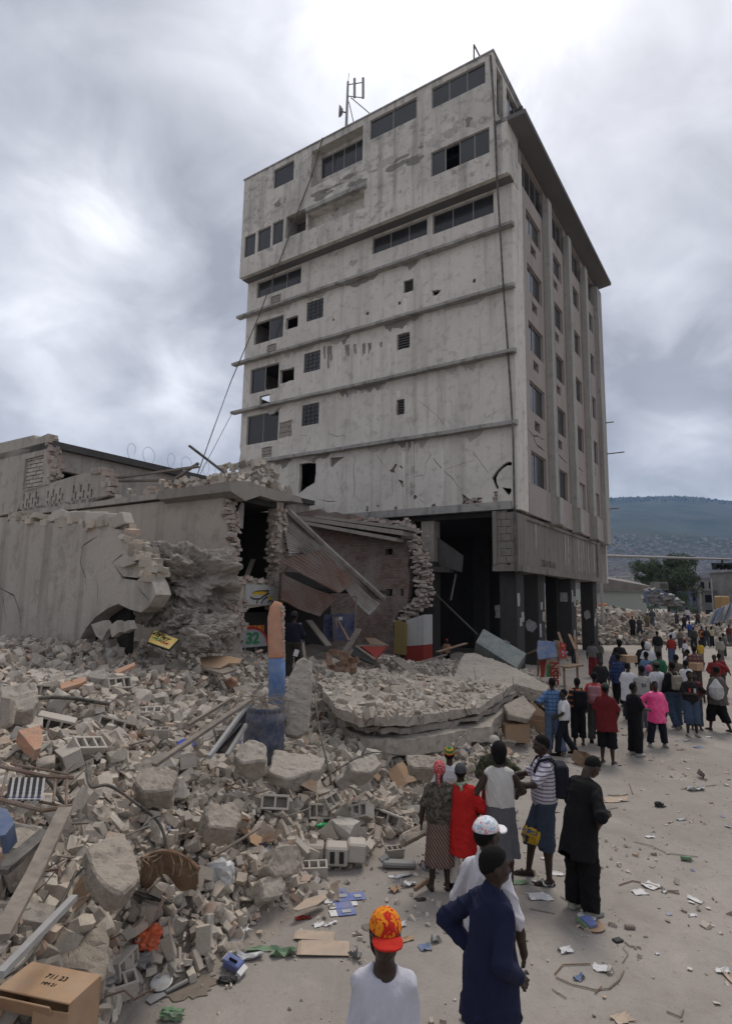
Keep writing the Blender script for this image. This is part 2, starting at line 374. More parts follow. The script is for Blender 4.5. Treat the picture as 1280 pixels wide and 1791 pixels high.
def lettering(name, txt, size, fr, a, b, c, mat, parent, rot=0.0, sx=1.0, bold=0.0):
    me = text_mesh(txt, size, 0.004, bold); me.name = name; n = len(me.vertices)
    co = np.empty(n * 3, np.float32); me.vertices.foreach_get('co', co); co = co.reshape(-1, 3)
    x = co[:, 0] * sx * math.cos(rot) - co[:, 1] * math.sin(rot) + a; y = co[:, 0] * sx * math.sin(rot) + co[:, 1] * math.cos(rot) + b
    W = fr.o + np.outer(x, fr.a) + np.outer(y, fr.b) + np.outer(co[:, 2] + c, fr.c)
    base = parent
    if parent is not None: W = W - np.array(base_of(parent))
    me.vertices.foreach_set('co', W.astype(np.float32).ravel()); me.update()
    return link(name, me, parent, mat)
# ------------------------------------------------------------------ the tall block
tower = empty('office_building', tuple(CORNER), 0, 'tall grey concrete office block with a cracked windowless side wall and tilted ledges', 'building')
z1 = lambda x, y: (400 + x / 2.56, 60 + y / 2.56)
z2 = lambda x, y: (400 + x / 2.4615, 460 + y / 2.4615)
z5 = lambda x, y: (640 + x / 4.571, 780 + y / 4.571)
PUP = 0.9; U_END = 20.35; Z_UP = 26.6; Z_ROOF = 34.5; Z_LOW = 8.27
def rq(fr, q, c=0.0):                     # pixel quad TL, BR -> a0,a1,b0,b1
    (a0, b1), (a1, b0) = fr.uv(*q[0], c), fr.uv(*q[1], c)
    return min(a0, a1), max(a0, a1), min(b0, b1), max(b0, b1)
def window(fr, r, c, nd, parent, missing=(), depth=0.14, splits=None, bars=0.05):
    a0, a1, b0, b1 = r; ca = c - depth
    f = MB(); fw = bars
    f.fbox(fr, a0, a1, b0, b0 + fw, ca - .05, ca); f.fbox(fr, a0, a1, b1 - fw, b1, ca - .05, ca)
    f.fbox(fr, a0, a0 + fw, b0 + fw, b1 - fw, ca - .05, ca); f.fbox(fr, a1 - fw, a1, b0 + fw, b1 - fw, ca - .05, ca)
    xs = splits or [a0 + (a1 - a0) * i / nd for i in range(1, nd)]
    for x in xs: f.fbox(fr, x - fw / 2, x + fw / 2, b0 + fw, b1 - fw, ca - .05, ca)
    wo = f.build('window', 'window_metal', parent)
    ed = [a0] + list(xs) + [a1]
    rr = random.Random(int(a0 * 100 + b0 * 7))
    for i in range(len(ed) - 1):
        if i in missing: continue
        p = MB(); j = rr.uniform(-.012, .012)
        p.fbox(fr, ed[i] + fw / 2, ed[i + 1] - fw / 2, b0 + fw, b1 - fw, ca - .04, ca - .025 + j)
        p.build('pane', 'window_glass', wo)
    return wo
def louvre(fr, r, c, parent):
    a0, a1, b0, b1 = r; f = MB(); n = 6
    f.fbox(fr, a0, a0 + .05, b0, b1, c - .15, c - .08); f.fbox(fr, a1 - .05, a1, b0, b1, c - .15, c - .08)
    lo = f.build('louvre_vent', 'window_metal', parent)
    for i in range(n):
        s = MB(); z = b0 + (b1 - b0) * (i + .2) / n; h = (b1 - b0) / n
        P = fr.P; s.box8([P(a0 + .05, z, c - .10), P(a1 - .05, z, c - .10), P(a1 - .05, z, c - .12), P(a0 + .05, z, c - .12),
                          P(a0 + .05, z + h * .75, c - .16), P(a1 - .05, z + h * .75, c - .16), P(a1 - .05, z + h * .75, c - .18), P(a0 + .05, z + h * .75, c - .18)])
        s.build('slat', 'dark_concrete', lo)
def blocks_fill(fr, r, c, nx, ny, parent, mat, gap=0.025, depth=0.12, name='block', bond=True, skip=0.0, seed=1):
    a0, a1, b0, b1 = r; rr = random.Random(seed); h = (b1 - b0) / ny; wd = (a1 - a0) / nx
    for j in range(ny):
        x = a0; first = True
        while x < a1 - 1e-3:
            ww = wd * (0.5 if (first and bond and j % 2) else 1.0); first = False; x2 = min(x + ww, a1)
            if x2 - x > .03 and rr.random() >= skip:
                m_ = MB(); e = rr.uniform(-.02, .012)
                m_.fbox(fr, x + gap / 2, x2 - gap / 2, b0 + j * h + gap / 2, b0 + (j + 1) * h - gap / 2, c - depth, c + e)
                m_.build(name, mat, parent)
            x = x2
# --- left side wall below the projecting storeys
holes = []; wins = []
def L3(tl, br, nd, missing=(), fn=z1, c=0.0, splits=None):
    r = rq(FL, (fn(*tl), fn(*br)), c); wins.append((r, c, nd, missing)); return rect(*r)
holes += [L3((128, 1112), (323, 1112), 3), L3((643, 912), (888, 896), 3), L3((912, 808), (1185, 798), 3)]
holes += [L3((112, 262), (233, 316), 2, (1,), z2), L3((95, 460), (213, 536), 2, (0,), z2), L3((80, 662), (211, 761), 2, (), z2)]
for tl, br in (((752, 78), (794, 117)), ((724, 310), (778, 364)), ((722, 590), (755, 650))):
    r = rq(FL, (z2(*tl), z2(*br))); a0, a1, b0, b1 = r
    p = jag([(a0, b0), (a1, b0), (a1, b1), (a0, b1), (a0, b0)], .04, .3, int(a0 * 10))[:-1]; holes.append(p); wins.append((r, 'louvre'))
for tl, br in (((337, 172), (406, 232)), ((325, 392), (393, 457)), ((316, 614), (387, 690))):
    r = rq(FL, (z2(*tl), z2(*br))); holes.append(rect(*r)); wins.append((r, 'glassblock'))
for tl, br, kind in (((247, 240), (297, 273), 'open'), ((222, 462), (281, 504), 'rough'), ((218, 687), (271, 746), 'blocks'),
                     ((165, 357), (204, 386), 'blocks'), ((143, 797), (185, 834), 'blocks'), ((133, 574), (176, 606), 'open')):
    r = rq(FL, (z2(*tl), z2(*br))); a0, a1, b0, b1 = r
    p = jag([(a0, b0), (a1, b0), (a1, b1), (a0, b1), (a0, b0)], .05 if kind != 'open' else .015, .35, int(a0 * 10))[:-1]; holes.append(p)
    if kind == 'blocks': wins.append((r, 'blocks'))
r = rq(FL, (z1(189, 1176), z1(233, 1202))); holes.append(rect(*r)); wins.append((r, 'blocks'))
for (x, y, rd) in ((890, 125, 13), (735, 173, 9), (598, 216, 8), (450, 245, 6), (1055, 77, 8), (890, 447, 8), (437, 550, 7)):
    a, b = FL.uv(*z2(x, y)); k = rd / 2.46 * 34 / 1035 * 1.1; holes.append(blotch(a, b, k * (1.5 if rd == 13 else 1), k, 8, .35, x))
a, b = FL.uv(*z2(305, 862)); a1, b1 = FL.uv(*z2(372, 962)); holes.append(jag([(a, b - .05), (a1, b - .12), (a1 + .05, b1 + .25), (a1 + .7, b1), (a, b1 - .4), (a, b - .05)], .06, .5, 5)[:-1])
def LP(pts, fn=z5): return [tuple(FL.uv(*fn(x, y))) for x, y in pts]
holes.append(LP([(437, 838), (500, 834), (486, 842), (463, 862), (445, 880), (436, 872)], z2))
holes.append(LP([(185, 195), (205, 185), (232, 142), (250, 150), (225, 190), (232, 212), (200, 213)]))
holes.append(LP([(270, 154), (329, 192), (322, 196), (291, 182), (264, 162)]))
holes.append(LP([(255, 268), (300, 280), (342, 295), (328, 318), (300, 335), (285, 315)]))
holes.append(LP([(365, 400), (395, 390), (410, 408), (392, 425), (375, 422)]))
for (x, y, rx_, ry_) in ((540, 480, 26, 20), (238, 508, 20, 28), (95, 478, 12, 12), (8, 505, 14, 34)):
    a, b = FL.uv(*z5(x, y)); k = 31 / 1035 / 4.571; holes.append(blotch(a, b, rx_ * k, ry_ * k, 9, .3, x))
holes.append(LP([(765, 380), (790, 395), (812, 415), (850, 435), (870, 430), (900, 410), (938, 415), (915, 425), (930, 450), (905, 480), (860, 490), (790, 490), (765, 470), (775, 440)]))
holes.append(LP([(1003, 252), (1040, 200), (1090, 150), (1130, 125), (1164, 128), (1164, 155), (1130, 155), (1095, 178), (1060, 215), (1040, 255), (1045, 300), (1060, 330), (1052, 350), (1035, 330), (1018, 290)]))
holes.append(LP([(1085, 330), (1160, 340), (1160, 365), (1140, 395), (1120, 375)]))
holes.append(LP([(1020, 365), (1050, 362), (1052, 440), (1030, 470), (1012, 455), (1025, 410)]))
for pts, wd in (([(80, 60), (150, 165), (168, 180)], .04), ([(210, 222), (205, 320), (215, 365), (195, 410)], .05), ([(241, 228), (252, 255)], .05),
                ([(300, 345), (340, 380), (353, 391)], .07), ([(422, 424), (455, 446), (480, 468)], .04),
                ([(487, 35), (520, 75), (480, 130), (470, 232), (378, 245)], .05), ([(530, 95), (620, 195), (700, 270), (752, 358)], .06),
                ([(632, 190), (700, 165), (800, 130), (880, 105)], .03), ([(850, 40), (900, 110), (960, 195), (984, 222)], .05), ([(398, 330), (402, 385)], .03),
                ([(508, 240), (503, 340)], .025), ([(370, 425), (392, 460)], .03)):
    holes.append(crack(LP(pts), wd * .6, int(pts[0][0])))
for pts, wd in (([(545, 835), (537, 900), (543, 960), (538, 1010)], .07), ([(460, 880), (478, 950), (495, 1000)], .035), ([(355, 742), (335, 795), (310, 825)], .04),
                ([(430, 735), (455, 745), (495, 742), (503, 755)], .06), ([(820, 595), (900, 660), (955, 735)], .03), ([(1080, 690), (1130, 650), (1185, 622)], .025), ([(670, 600), (680, 622)], .03), ([(765, 660), (790, 742)], .03),
                ([(380, 1018), (470, 1030)], .08), ([(300, 740), (345, 745)], .03)):
    holes.append(crack(LP(pts, z2), wd * .6, int(pts[0][1])))
outer = [(0.101, Z_LOW - .02), (U_END, Z_LOW - .02)] + jag([(U_END, Z_LOW - .02), (U_END - .15, 10.2), (U_END + .1, 11.5), (U_END, 13.2), (U_END, 15)], .12, .4, 9)[1:] + [(U_END, Z_UP + .25), (0.101, Z_UP + .25)]
holes = [[(a_, max(b_, Z_LOW + .36 + .012 * (i_ % 3))) for i_, (a_, b_) in enumerate(h_)] for h_ in holes]
wall_o = sheet('wall', outer, holes, FL, 0.25, 'tower_plaster', tower)
for wn in wins:
    r = wn[0]
    if wn[1] == 'louvre': louvre(FL, r, 0, tower)
    elif wn[1] == 'blocks': blocks_fill(FL, r, -.05, 2, 3, tower, 'raw_concrete', .03, .12)
    elif wn[1] == 'glassblock':
        blocks_fill(FL, r, -.06, 4, 5, tower, 'window_glass', .05, .1, 'glass_block', False)
        MB().fbox(FL, r[0], r[1], r[2], r[3], -.2, -.12).build('grout', 'dark_concrete', tower)
    else: window(FL, r, 0, wn[2], tower, wn[3])
# broken masonry edges inside the big holes
rub = MB(); rr = random.Random(3)
for (x, y, s_) in [(300, 305, 3), (390, 408, 2), (540, 482, 3), (238, 510, 3), (8, 505, 2)] + [(790 + i * 14, 440 + rr.uniform(-15, 40), 4) for i in range(11)] + [(1035, 380 + i * 14, 3) for i in range(6)] + [(700 + i * 26, 490 - i * 1.5, 1) for i in range(18)]:
    for k in range(s_):
        a, b = FL.uv(*z5(x + rr.uniform(-9, 9), y + rr.uniform(-9, 9))); sz = rr.uniform(.06, .2)
        rub.box(FL.P(a, b, rr.uniform(-.2, .0)), (sz, sz * rr.uniform(.5, 1.3), sz * .7), (rr.uniform(0, 6), rr.uniform(0, 6), rr.uniform(0, 6)))
tag(rub.build('broken_masonry', 'brick_islands', tower), kind='stuff')
MB().fbox(FL, 1.95, 12.4, Z_LOW + .3, 12.5, -.36, -.255).build('masonry_core', 'raw_concrete', tower)
# ledges between the storeys
for zl, u1, th in ((23.85, 21.0, .17), (20.25, 21.25, .17), (16.55, 21.1, .17), (12.6, 20.7, .2)):
    zt = zl + .42; sag = .06
    n_ = 24; rj = random.Random(int(zl)); lo = []; hi = []
    MBl = MB(); P = FL.P
    for i in range(n_):
        ua = -.12 + (u1 + .12) * i / n_; ub = -.12 + (u1 + .12) * (i + 1) / n_
        if i == 0: e0 = 0
        e1 = rj.uniform(-.02, .02)
        MBl.box8([P(ua, zl - .0 + e0, .003), P(ub, zl + e1, .003), P(ub, zl + e1, .42), P(ua, zl + e0, .42), P(ua, zl + th + .12 + e0, .003), P(ub, zl + th + .12 + e1, .003), P(ub, zl + th + e1, .42), P(ua, zl + th + e0, .42)])
        e0 = e1
    MBl.build('ledge', 'ledge_concrete', tower)
bm_ = MB().fbox(FL, 0.3, 13.5, Z_LOW - .08, Z_LOW + .34, -.3, .12); bm_.build('edge_beam', 'ledge_concrete', tower)
MB().fbox(FL, 13.55, U_END, Z_LOW - .2, Z_LOW + .28, -.3, .05).build('edge_beam', 'raw_concrete', tower)
# vertical rain pipe chases on the side wall
for x0, x1 in ((318, 336), (362, 384)):
    a0, _ = FL.uv(*z5(x0, 150)); a1, _ = FL.uv(*z5(x1, 150)); MB().fbox(FL, a1, a0, Z_LOW + .35, 12.58, .002, .05).build('pilaster_strip', 'tower_upper_plaster', tower)
# damp runs, lime runs and flaked patches on the side wall
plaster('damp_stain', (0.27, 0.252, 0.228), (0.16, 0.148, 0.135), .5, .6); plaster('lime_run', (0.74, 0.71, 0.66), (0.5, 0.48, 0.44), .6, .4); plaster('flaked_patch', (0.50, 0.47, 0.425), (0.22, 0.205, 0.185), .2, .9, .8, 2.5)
rs2 = random.Random(12)
def run(a, b, w_, h_, mat, c=.004):
    l = [(a - w_ / 2 + rs2.uniform(-.03, .03), b - h_ * k / 6) for k in range(7)]; r_ = [(a + w_ / 2 * (1 - k / 7) + rs2.uniform(-.03, .03), b - h_ * k / 6) for k in range(7)]
    sheet('wall_stain', l + r_[::-1], [], FL, .004, mat, tower, c)
for x, h_ in ((505, 40), (514, 46), (540, 34), (547, 40), (578, 50), (584, 40), (603, 42), (609, 30), (655, 20), (430, 90), (440, 60), (412, 50)): a, b = FL.uv(*z2(x, 335 + (600 - x) * .08)); run(a, b - .15, rs2.uniform(.12, .24), h_ / 2.46 * 36 / 1035 * 1.2, 'damp_stain')
for x, h_ in ((432, 190), (462, 150), (560, 160), (610, 130), (640, 120), (690, 200), (720, 170), (480, 170)): a, b = FL.uv(*z2(x, 345 + (600 - x) * .12)); run(a, b - .2, rs2.uniform(.06, .13), h_ / 2.46 * 35 / 1035 * .9, 'lime_run')
for x, y, w_, h_ in ((755, 150, .3, .9), (756, 268, .35, .4), (728, 550, .4, .42), (760, 810, .5, 3.2), (920, 800, .15, 2.6)): a, b = FL.uv(*z2(x, y)); run(a, b, w_, h_, 'lime_run')
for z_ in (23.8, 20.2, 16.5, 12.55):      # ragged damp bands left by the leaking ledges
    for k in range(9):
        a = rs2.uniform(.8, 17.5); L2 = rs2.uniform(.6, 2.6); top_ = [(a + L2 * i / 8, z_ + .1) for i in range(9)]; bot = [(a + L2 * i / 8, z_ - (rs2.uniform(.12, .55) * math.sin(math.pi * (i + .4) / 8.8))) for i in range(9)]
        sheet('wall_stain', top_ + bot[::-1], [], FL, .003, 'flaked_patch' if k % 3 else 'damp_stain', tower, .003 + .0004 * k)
for (x, y, rx_, ry_) in ((480, 985, 14, 8), (560, 1020, 24, 16), (585, 1060, 18, 10), (530, 945, 16, 8), (450, 990, 10, 8)): a, b = FL.uv(*z1(x, y)); sheet('wall_stain', blotch(a, b, rx_ * .014, ry_ * .014, 13, .5, x), [], FL, .004, 'flaked_patch', tower, .004)
# --- projecting upper storeys
uh = []; uw = []
def U(tl, br, nd, missing=(), fn=z1):
    r = rq(FL, (fn(*tl), fn(*br)), PUP); uh.append(rect(*r)); uw.append((r, nd, missing)); return r
U((203, 608), (290, 650), 1); U((633, 387), (840, 372), 2); U((908, 243), (1148, 216), 3)
U((905, 530), (1167, 528), 4, (2,))
U((72, 908), (117, 982), 1); U((131, 880), (186, 952), 1); U((197, 847), (242, 926), 1)
rD = rq(FL, (z1(258, 818), z1(345, 876)), PUP); uh.append(rect(*rD))
rA = rq(FL, (z1(372, 525), z1(598, 578)), PUP); uh.append(rect(*rA))
rB = rq(FL, (z1(352, 808), z1(605, 772)), PUP); rB = (rB[0], rD[0] - .12, rB[2], rB[3]); uh.append(rect(*rB))
pu = .62
outer = [(-.13, Z_UP), (U_END, Z_UP), (U_END, Z_ROOF), (pu, Z_ROOF), (pu, 29.95), (-.13, 29.95)]
sheet('upper_wall', outer, uh, FL, 0.3, 'tower_upper_plaster', tower, PUP)
for r, nd, ms in uw: window(FL, r, PUP, nd, tower, ms, .1)
def recess(r, depth, mat):
    a0, a1, b0, b1 = r; c0 = PUP - .3; c1 = PUP - depth - .3
    m_ = MB(); m_.fbox(FL, a0 - .1, a1 + .1, b1, b1 + .1, c1, c0); m_.fbox(FL, a0 - .1, a1 + .1, b0 - .1, b0, c1, c0)
    m_.fbox(FL, a0 - .1, a0, b0, b1, c1, c0); m_.fbox(FL, a1, a1 + .1, b0, b1, c1, c0)
    m_.build('recess', mat, tower); return c1
cA = recess(rA, .35, 'tower_upper_plaster'); a0, a1, b0, b1 = rA; zm = b0 + (b1 - b0) * .33
rw = (a0 + .05, a1 - .35, zm, b1 - .25)
sheet('recess_wall', rect(a0, a1, b0, b1), [rect(*rw)], FL, .2, 'tower_upper_plaster', tower, cA)
window(FL, rw, cA, 4, tower, (), .06)
cB = recess(rB, .3, 'tower_upper_plaster'); MB().fbox(FL, rB[0], rB[1], rB[2], rB[3], cB - .2, cB).build('recess_wall', 'tower_upper_plaster', tower)
MB().fbox(FL, rB[0] - .2, rB[1] - .03, rB[3] + .02, rB[3] + .3, PUP + .004, PUP + .3).build('canopy', 'ledge_concrete', tower)
cD = recess(rD, .9, 'pier_plaster'); MB().fbox(FL, rD[0], rD[1], rD[2], rD[3], cD - .2, cD).build('recess_wall', 'dark_concrete', tower)
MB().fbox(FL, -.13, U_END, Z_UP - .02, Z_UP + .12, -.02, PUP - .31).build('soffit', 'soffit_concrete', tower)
for k in range(46):
    x = rs2.uniform(90, 1150); y = 845 - (x - 90) * .42 + rs2.gauss(0, 22); a, b = FL.uv(*z1(x, y), PUP)
    if any(p_[0][0] - .3 < a < p_[1][0] + .3 and p_[0][1] - .3 < b < p_[2][1] + .3 for p_ in uh) or not (0 < a < 20 and 27 < b < 34): continue
    sheet('wall_stain', blotch(a, b, rs2.uniform(.15, .8), rs2.uniform(.08, .35), 14, .5, k), [], FL, .003, ('flaked_patch', 'damp_stain', 'flaked_patch')[k % 3], tower, PUP + .003 + .0003 * (k % 7))
# parapet coping and roof
MB().fbox(FL, pu - .06, U_END + .06, Z_ROOF + .003, Z_ROOF + .10, PUP - .4, PUP + .06).build('coping', 'ledge_concrete', tower)
a0, _ = FL.uv(777, 128, 0); a1, _ = FL.uv(665, 183, 0)
MB().fbox(FL, a0, a1, Z_ROOF + .10, Z_ROOF + .55, -1.5, -.2).build('roof_kerb', 'ledge_concrete', tower)
a0, _ = FL.uv(z1(1115, 95)[0], 97, 0.3)
MB().lathe(FL.P(a0 + .1, Z_ROOF + .1, -.1), [(.75, 0), (.75, .25), (.62, .5), (.3, .62), (0.05, .65)], 18).build('roof_tank', 'ledge_concrete', tower)
MB().fbox(FL, pu, U_END, Z_ROOF - .35, Z_ROOF - .1, -19.9, PUP - .31).build('roof_slab', 'dark_concrete', tower)
# penthouse street side
FP = Frame(FL.P(pu, 0, 0), dv, ez, -du)
z6 = lambda x, y: (800 + x / 6.8875, 60 + y / 6.8875)
q0 = FP.uv(*z6(415, 268)); q1 = FP.uv(*z6(541, 418)); q2 = FP.uv(*z6(583, 520)); q3 = FP.uv(*z6(760, 900))
zt = Z_ROOF - .55; q0[0] = -.4; q1[0] = .55; q2[0] = max(q2[0], 1.0)
ph = [rect(q0[0], q1[0], 30.9, zt), rect(q2[0], max(q3[0], q2[0] + 3.5), 30.6, zt)]
sheet('upper_wall', [(-PUP + .31, 29.95), (19.5, 29.95), (19.5, Z_ROOF), (-PUP + .31, Z_ROOF)], ph, FP, .3, 'tower_upper_plaster', tower)
MB().fbox(FP, q0[0] - .05, q1[0] + .05, 30.85, zt + .05, -.8, -.75).build('recess_wall', 'pier_plaster', tower)
window(FP, (q2[0], max(q3[0], q2[0] + 3.5), 30.6, zt), 0, 4, tower)
MB().fbox(FP, -PUP - .06 + .47, 19.56, Z_ROOF + .003, Z_ROOF + .10, -.4, .06).build('coping', 'ledge_concrete', tower)
MB().fbox(FR, -PUP + .31, .8, Z_UP, 29.9, -.2, .13).build('upper_wall', 'tower_upper_plaster', tower)
# the sunshade slab along the street side
ua, zl = FL.uv(918, 191, PUP); zl = 29.72
ua = FL.uv(918, 191, PUP)[0]
vb = 20.6
sl = MB(); P = FL.P
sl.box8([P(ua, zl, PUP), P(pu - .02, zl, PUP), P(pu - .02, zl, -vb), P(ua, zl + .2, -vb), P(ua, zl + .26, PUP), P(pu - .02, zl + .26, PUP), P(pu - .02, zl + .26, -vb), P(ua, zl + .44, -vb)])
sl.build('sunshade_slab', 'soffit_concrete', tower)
# --- street facade
BAYS = [(2.35, 5.05), (6.85, 9.55), (11.6, 14.2), (16.4, 18.55)]
ROWS = [(9.93, 11.8), (14.12, 15.9), (17.75, 19.5), (21.35, 23.05), (25.0, 26.5)]
hl = []
for b, (v0, v1) in enumerate(BAYS):
    for k, (b0, b1) in enumerate(ROWS): hl.append(rect(v0, v1, b0, b1))
    hl.append(rect(v0 - .65, v1 + .75, 27.55, 29.6))
ac = []
for b, k in ((0, 1), (0, 2), (0, 3), (0, 4), (1, 1), (1, 2), (1, 3), (1, 4), (3, 1)):
    v1 = BAYS[b][1]; b0 = ROWS[k][0]; wdt = .95 if b < 2 else .7
    q = rect(v1 - 1.0 - wdt, v1 - 1.0, b0 - 1.0, b0 - .42); hl.append(q)
for pts, wd in (([(1.6, 12.9), (2.6, 12.75), (3.4, 12.3), (4.9, 12.25)], .09), ([(6.4, 12.75), (8.2, 12.6), (9.8, 12.55)], .09), ([(11.2, 12.8), (14, 12.75)], .09), ([(0.2, 10.35), (1.2, 10.3), (2.0, 10.35)], .05), ([(2.2, 12.6), (3.6, 12.9), (4.8, 12.95)], .06)):
    hl.append(crack(pts, wd, int(pts[0][0] * 10)))
low = jag([(1.3, 8.1), (5.4, 8.2), (5.45, 8.0), (10.1, 8.12), (20.35, 8.1)], .05, .4, 3)
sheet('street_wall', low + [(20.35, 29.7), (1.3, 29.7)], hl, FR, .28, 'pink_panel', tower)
for b, (v0, v1) in enumerate(BAYS):
    for k, (b0, b1) in enumerate(ROWS):
        w_ = (v1 - v0)
        if b in (2, 3) and k == 0:
            MB().fbox(FR, v0, v1, b0, b1, -.3, -.2).build('shutter', 'pier_plaster', tower)
        else: window(FR, (v0, v1, b0, b1), 0, 2, tower, (), .13, [v0 + w_ * .38])
    window(FR, (v0 - .65, v1 + .75, 27.55, 29.6), 0, 4, tower, (), .2)
# corner pier, pilasters, end pier
MB().prism([FR.P(a, Z_LOW - .1, c) for a, c in ((0, -.10), (0, 0.0), (.12, .10), (1.45, .10), (1.55, 0), (1.55, -.25), (.3, -.25), (.3, -.10))], [FR.P(a, 28.4, c) for a, c in ((0, -.10), (0, 0.0), (.12, .10), (1.45, .10), (1.55, 0), (1.55, -.25), (.3, -.25), (.3, -.10))]).build('corner_pier', 'tower_plaster', tower)
for v0 in (5.5, 10.15, 14.75):
    MB().fbox(FR, v0, v0 + .72, 9.6, 28.9, .003, .42).build('pilaster', 'pier_plaster', tower, bevel=.02)
    MB().fbox(FR, v0 - .05, v0 + .78, 7.98, 9.6, .003, .62).build('pilaster_foot', 'pier_plaster', tower, bevel=.02)
MB().fbox(FR, 19.0, 20.42, 8.0, 29.3, -.3, .35).build('end_pier', 'pier_plaster', tower)
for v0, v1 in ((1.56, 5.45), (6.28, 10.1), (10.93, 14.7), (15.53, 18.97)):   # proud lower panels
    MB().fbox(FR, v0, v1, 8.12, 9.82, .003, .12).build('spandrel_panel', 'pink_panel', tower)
# fascia band over the arcade
vR = 18.25; vP = Frame(FR.o, dv, ez, -du)
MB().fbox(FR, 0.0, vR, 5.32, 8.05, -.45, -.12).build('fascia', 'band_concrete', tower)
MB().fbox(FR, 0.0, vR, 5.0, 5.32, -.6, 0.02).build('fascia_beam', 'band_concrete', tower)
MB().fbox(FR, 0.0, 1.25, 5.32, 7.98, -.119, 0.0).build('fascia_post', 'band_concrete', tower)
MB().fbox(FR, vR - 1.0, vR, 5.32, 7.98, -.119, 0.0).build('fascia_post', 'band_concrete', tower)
MB().fbox(FR, 1.25, vR - 1.0, 7.8, 8.0, -.119, -.03).build('fascia_rail', 'band_concrete', tower)
MB().fbox(FL, 0.6, 1.35, 5.32, 8.15, -.4, -.02).build('fascia_return', 'band_concrete', tower)
MB().fbox(FL, -.02, 1.4, 5.0, 5.32, -.6, 0.02).build('fascia_beam', 'band_concrete', tower)
blocks_fill(FL, (0.12, 1.12, 5.4, 8.05), .03, 2, 7, tower, 'block_cement' if False else 'band_concrete', .035, .15)
MB().fbox(FL, 1.13, 1.36, 5.34, 8.15, -.0, .06).build('fascia_post', 'band_concrete', tower)
for v_, w_, h_ in ((12.2, .35, 2.2), (13.0, .2, 2.3), (13.6, .25, 2.1), (14.2, .2, 2.35), (14.9, .3, 2.2), (9.0, .3, 2.0), (9.7, .2, 1.9), (16.6, .3, 2.1), (3.2, .2, 1.4)):
    l = [(v_ - w_ / 2 + rs2.uniform(-.04, .04), 7.78 - h_ * k / 6) for k in range(7)]; r_ = [(v_ + w_ / 2 * (1 - k / 9) + rs2.uniform(-.04, .04), 7.78 - h_ * k / 6) for k in range(7)]
    sheet('lime_run', l + r_[::-1], [], FR, .004, 'ledge_concrete', tower, -.114)
lettering('graffiti', 'ZIKAYIKALI', .55, FR, 5.4, 5.62, -.117, 'near_black', tower)
# arcade columns with torn posters
for i, px in enumerate((903.6, 941.6, 999.5, 1038.0)):
    v0 = FR.uv(px, 1080, -.35)[0]
    MB().fbox(FR, v0, v0 + 1.15, 0, 5.0, -1.25, -.35).build('column', 'blackened', tower)
    rr = random.Random(i)
    for k in range(3):
        zc = rr.uniform(1.2, 3.6); hh = rr.uniform(.3, .8)
        o_ = sheet('torn_poster', jag(rect(v0 + .1 + .3 * k, v0 + .45 + .3 * k, zc, zc + hh) + [(v0 + .1 + .3 * k, zc)], .06, .2, k + i * 5)[:-1], [], FR, .006, 'poster_white', tower, -.34)
    if i in (1, 2, 3):
        FF = Frame(FR.P(v0, 0, 0), du, ez, -dv)
        zc = (2.1, 4.0, 2.6)[i - 1]; sheet('torn_poster', blotch(.8, zc, .28, .34, 10, .3, i + 4) if i != 2 else jag(rect(.6, 1.05, zc - .5, zc + .1) + [(.6, zc - .5)], .03, .2, 8)[:-1], [], FF, .006, 'poster_white', tower, .006)
for u_, v_ in ((3.4, 8.2), (5.4, .35), (6.2, 9.5), (11.0, .35), (3.2, 16.0), (9, 18)):
    MB().fbox(FL, u_ - .42, u_ + .42, 0, 5.6 if v_ < 2 else 8.0, -v_ - .8, -v_).build('column', 'blackened', tower)
    if v_ < 2: MB().fbox(FL, u_ - .40, u_ + .40, 5.6, 8.0, -v_ - .78, -v_ - .02).build('lit_column_top', 'raw_concrete', tower)  # top kept pale as lit, shaft below coloured near black as shade
sheet('torn_poster', jag(rect(.3, .9, 2.5, 3.2) + [(.3, 2.5)], .08, .2, 77)[:-1], [], Frame(FL.P(2.0, 0, -4.0), du, ez, -dv), .01, 'poster_white', tower)
# storey slabs, dark back rooms, end walls
MB().fbox(FL, .3, U_END - .02, 7.9, 8.18, -19.9, -.31).build('floor_slab', 'near_black', tower)
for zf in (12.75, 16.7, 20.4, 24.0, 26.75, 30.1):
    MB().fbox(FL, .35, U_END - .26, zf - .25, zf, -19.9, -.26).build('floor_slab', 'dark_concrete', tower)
MB().fbox(FL, .35, 16.5, 8.3, 34.1, -3.4, -3.2).build('inner_partition', 'dark_concrete', tower)
FE = Frame(FL.P(U_END, 0, -.26), dv, ez, du)
pt = FL.uv(*z2(165, 582)); g = hit(*z2(165, 582), FE.o, FE.c) - FE.o; ge = (g @ dv, g[2])
sheet('end_wall', rect(0, 19.7, 8.3, Z_ROOF), [rect(ge[0] - .8, ge[0] + .9, ge[1] - .35, ge[1] + .6)], FE, .25, 'tower_plaster', tower)
MB().fbox(FE, -PUP - .0 + .3 - .04, -.002, Z_UP, Z_ROOF, -.3, 0).build('end_wall', 'tower_upper_plaster', tower)
MB().fbox(FL, .0, U_END, 5.0, 29.6, -20.4, -20.1).build('back_wall', 'tower_plaster', tower)
MB().fbox(FL, pu + .1, U_END, 29.61, Z_ROOF - .02, -20.4, -20.1).build('back_wall', 'tower_plaster', tower)
MB().fbox(FL, 4.6, U_END, 0, 7.9, -12.3, -12.0).build('inner_partition', 'near_black', tower)
MB().fbox(FL, U_END - .3, U_END, 0, 8.3, -20.0, -.3).build('end_wall', 'ruin_grey', tower)
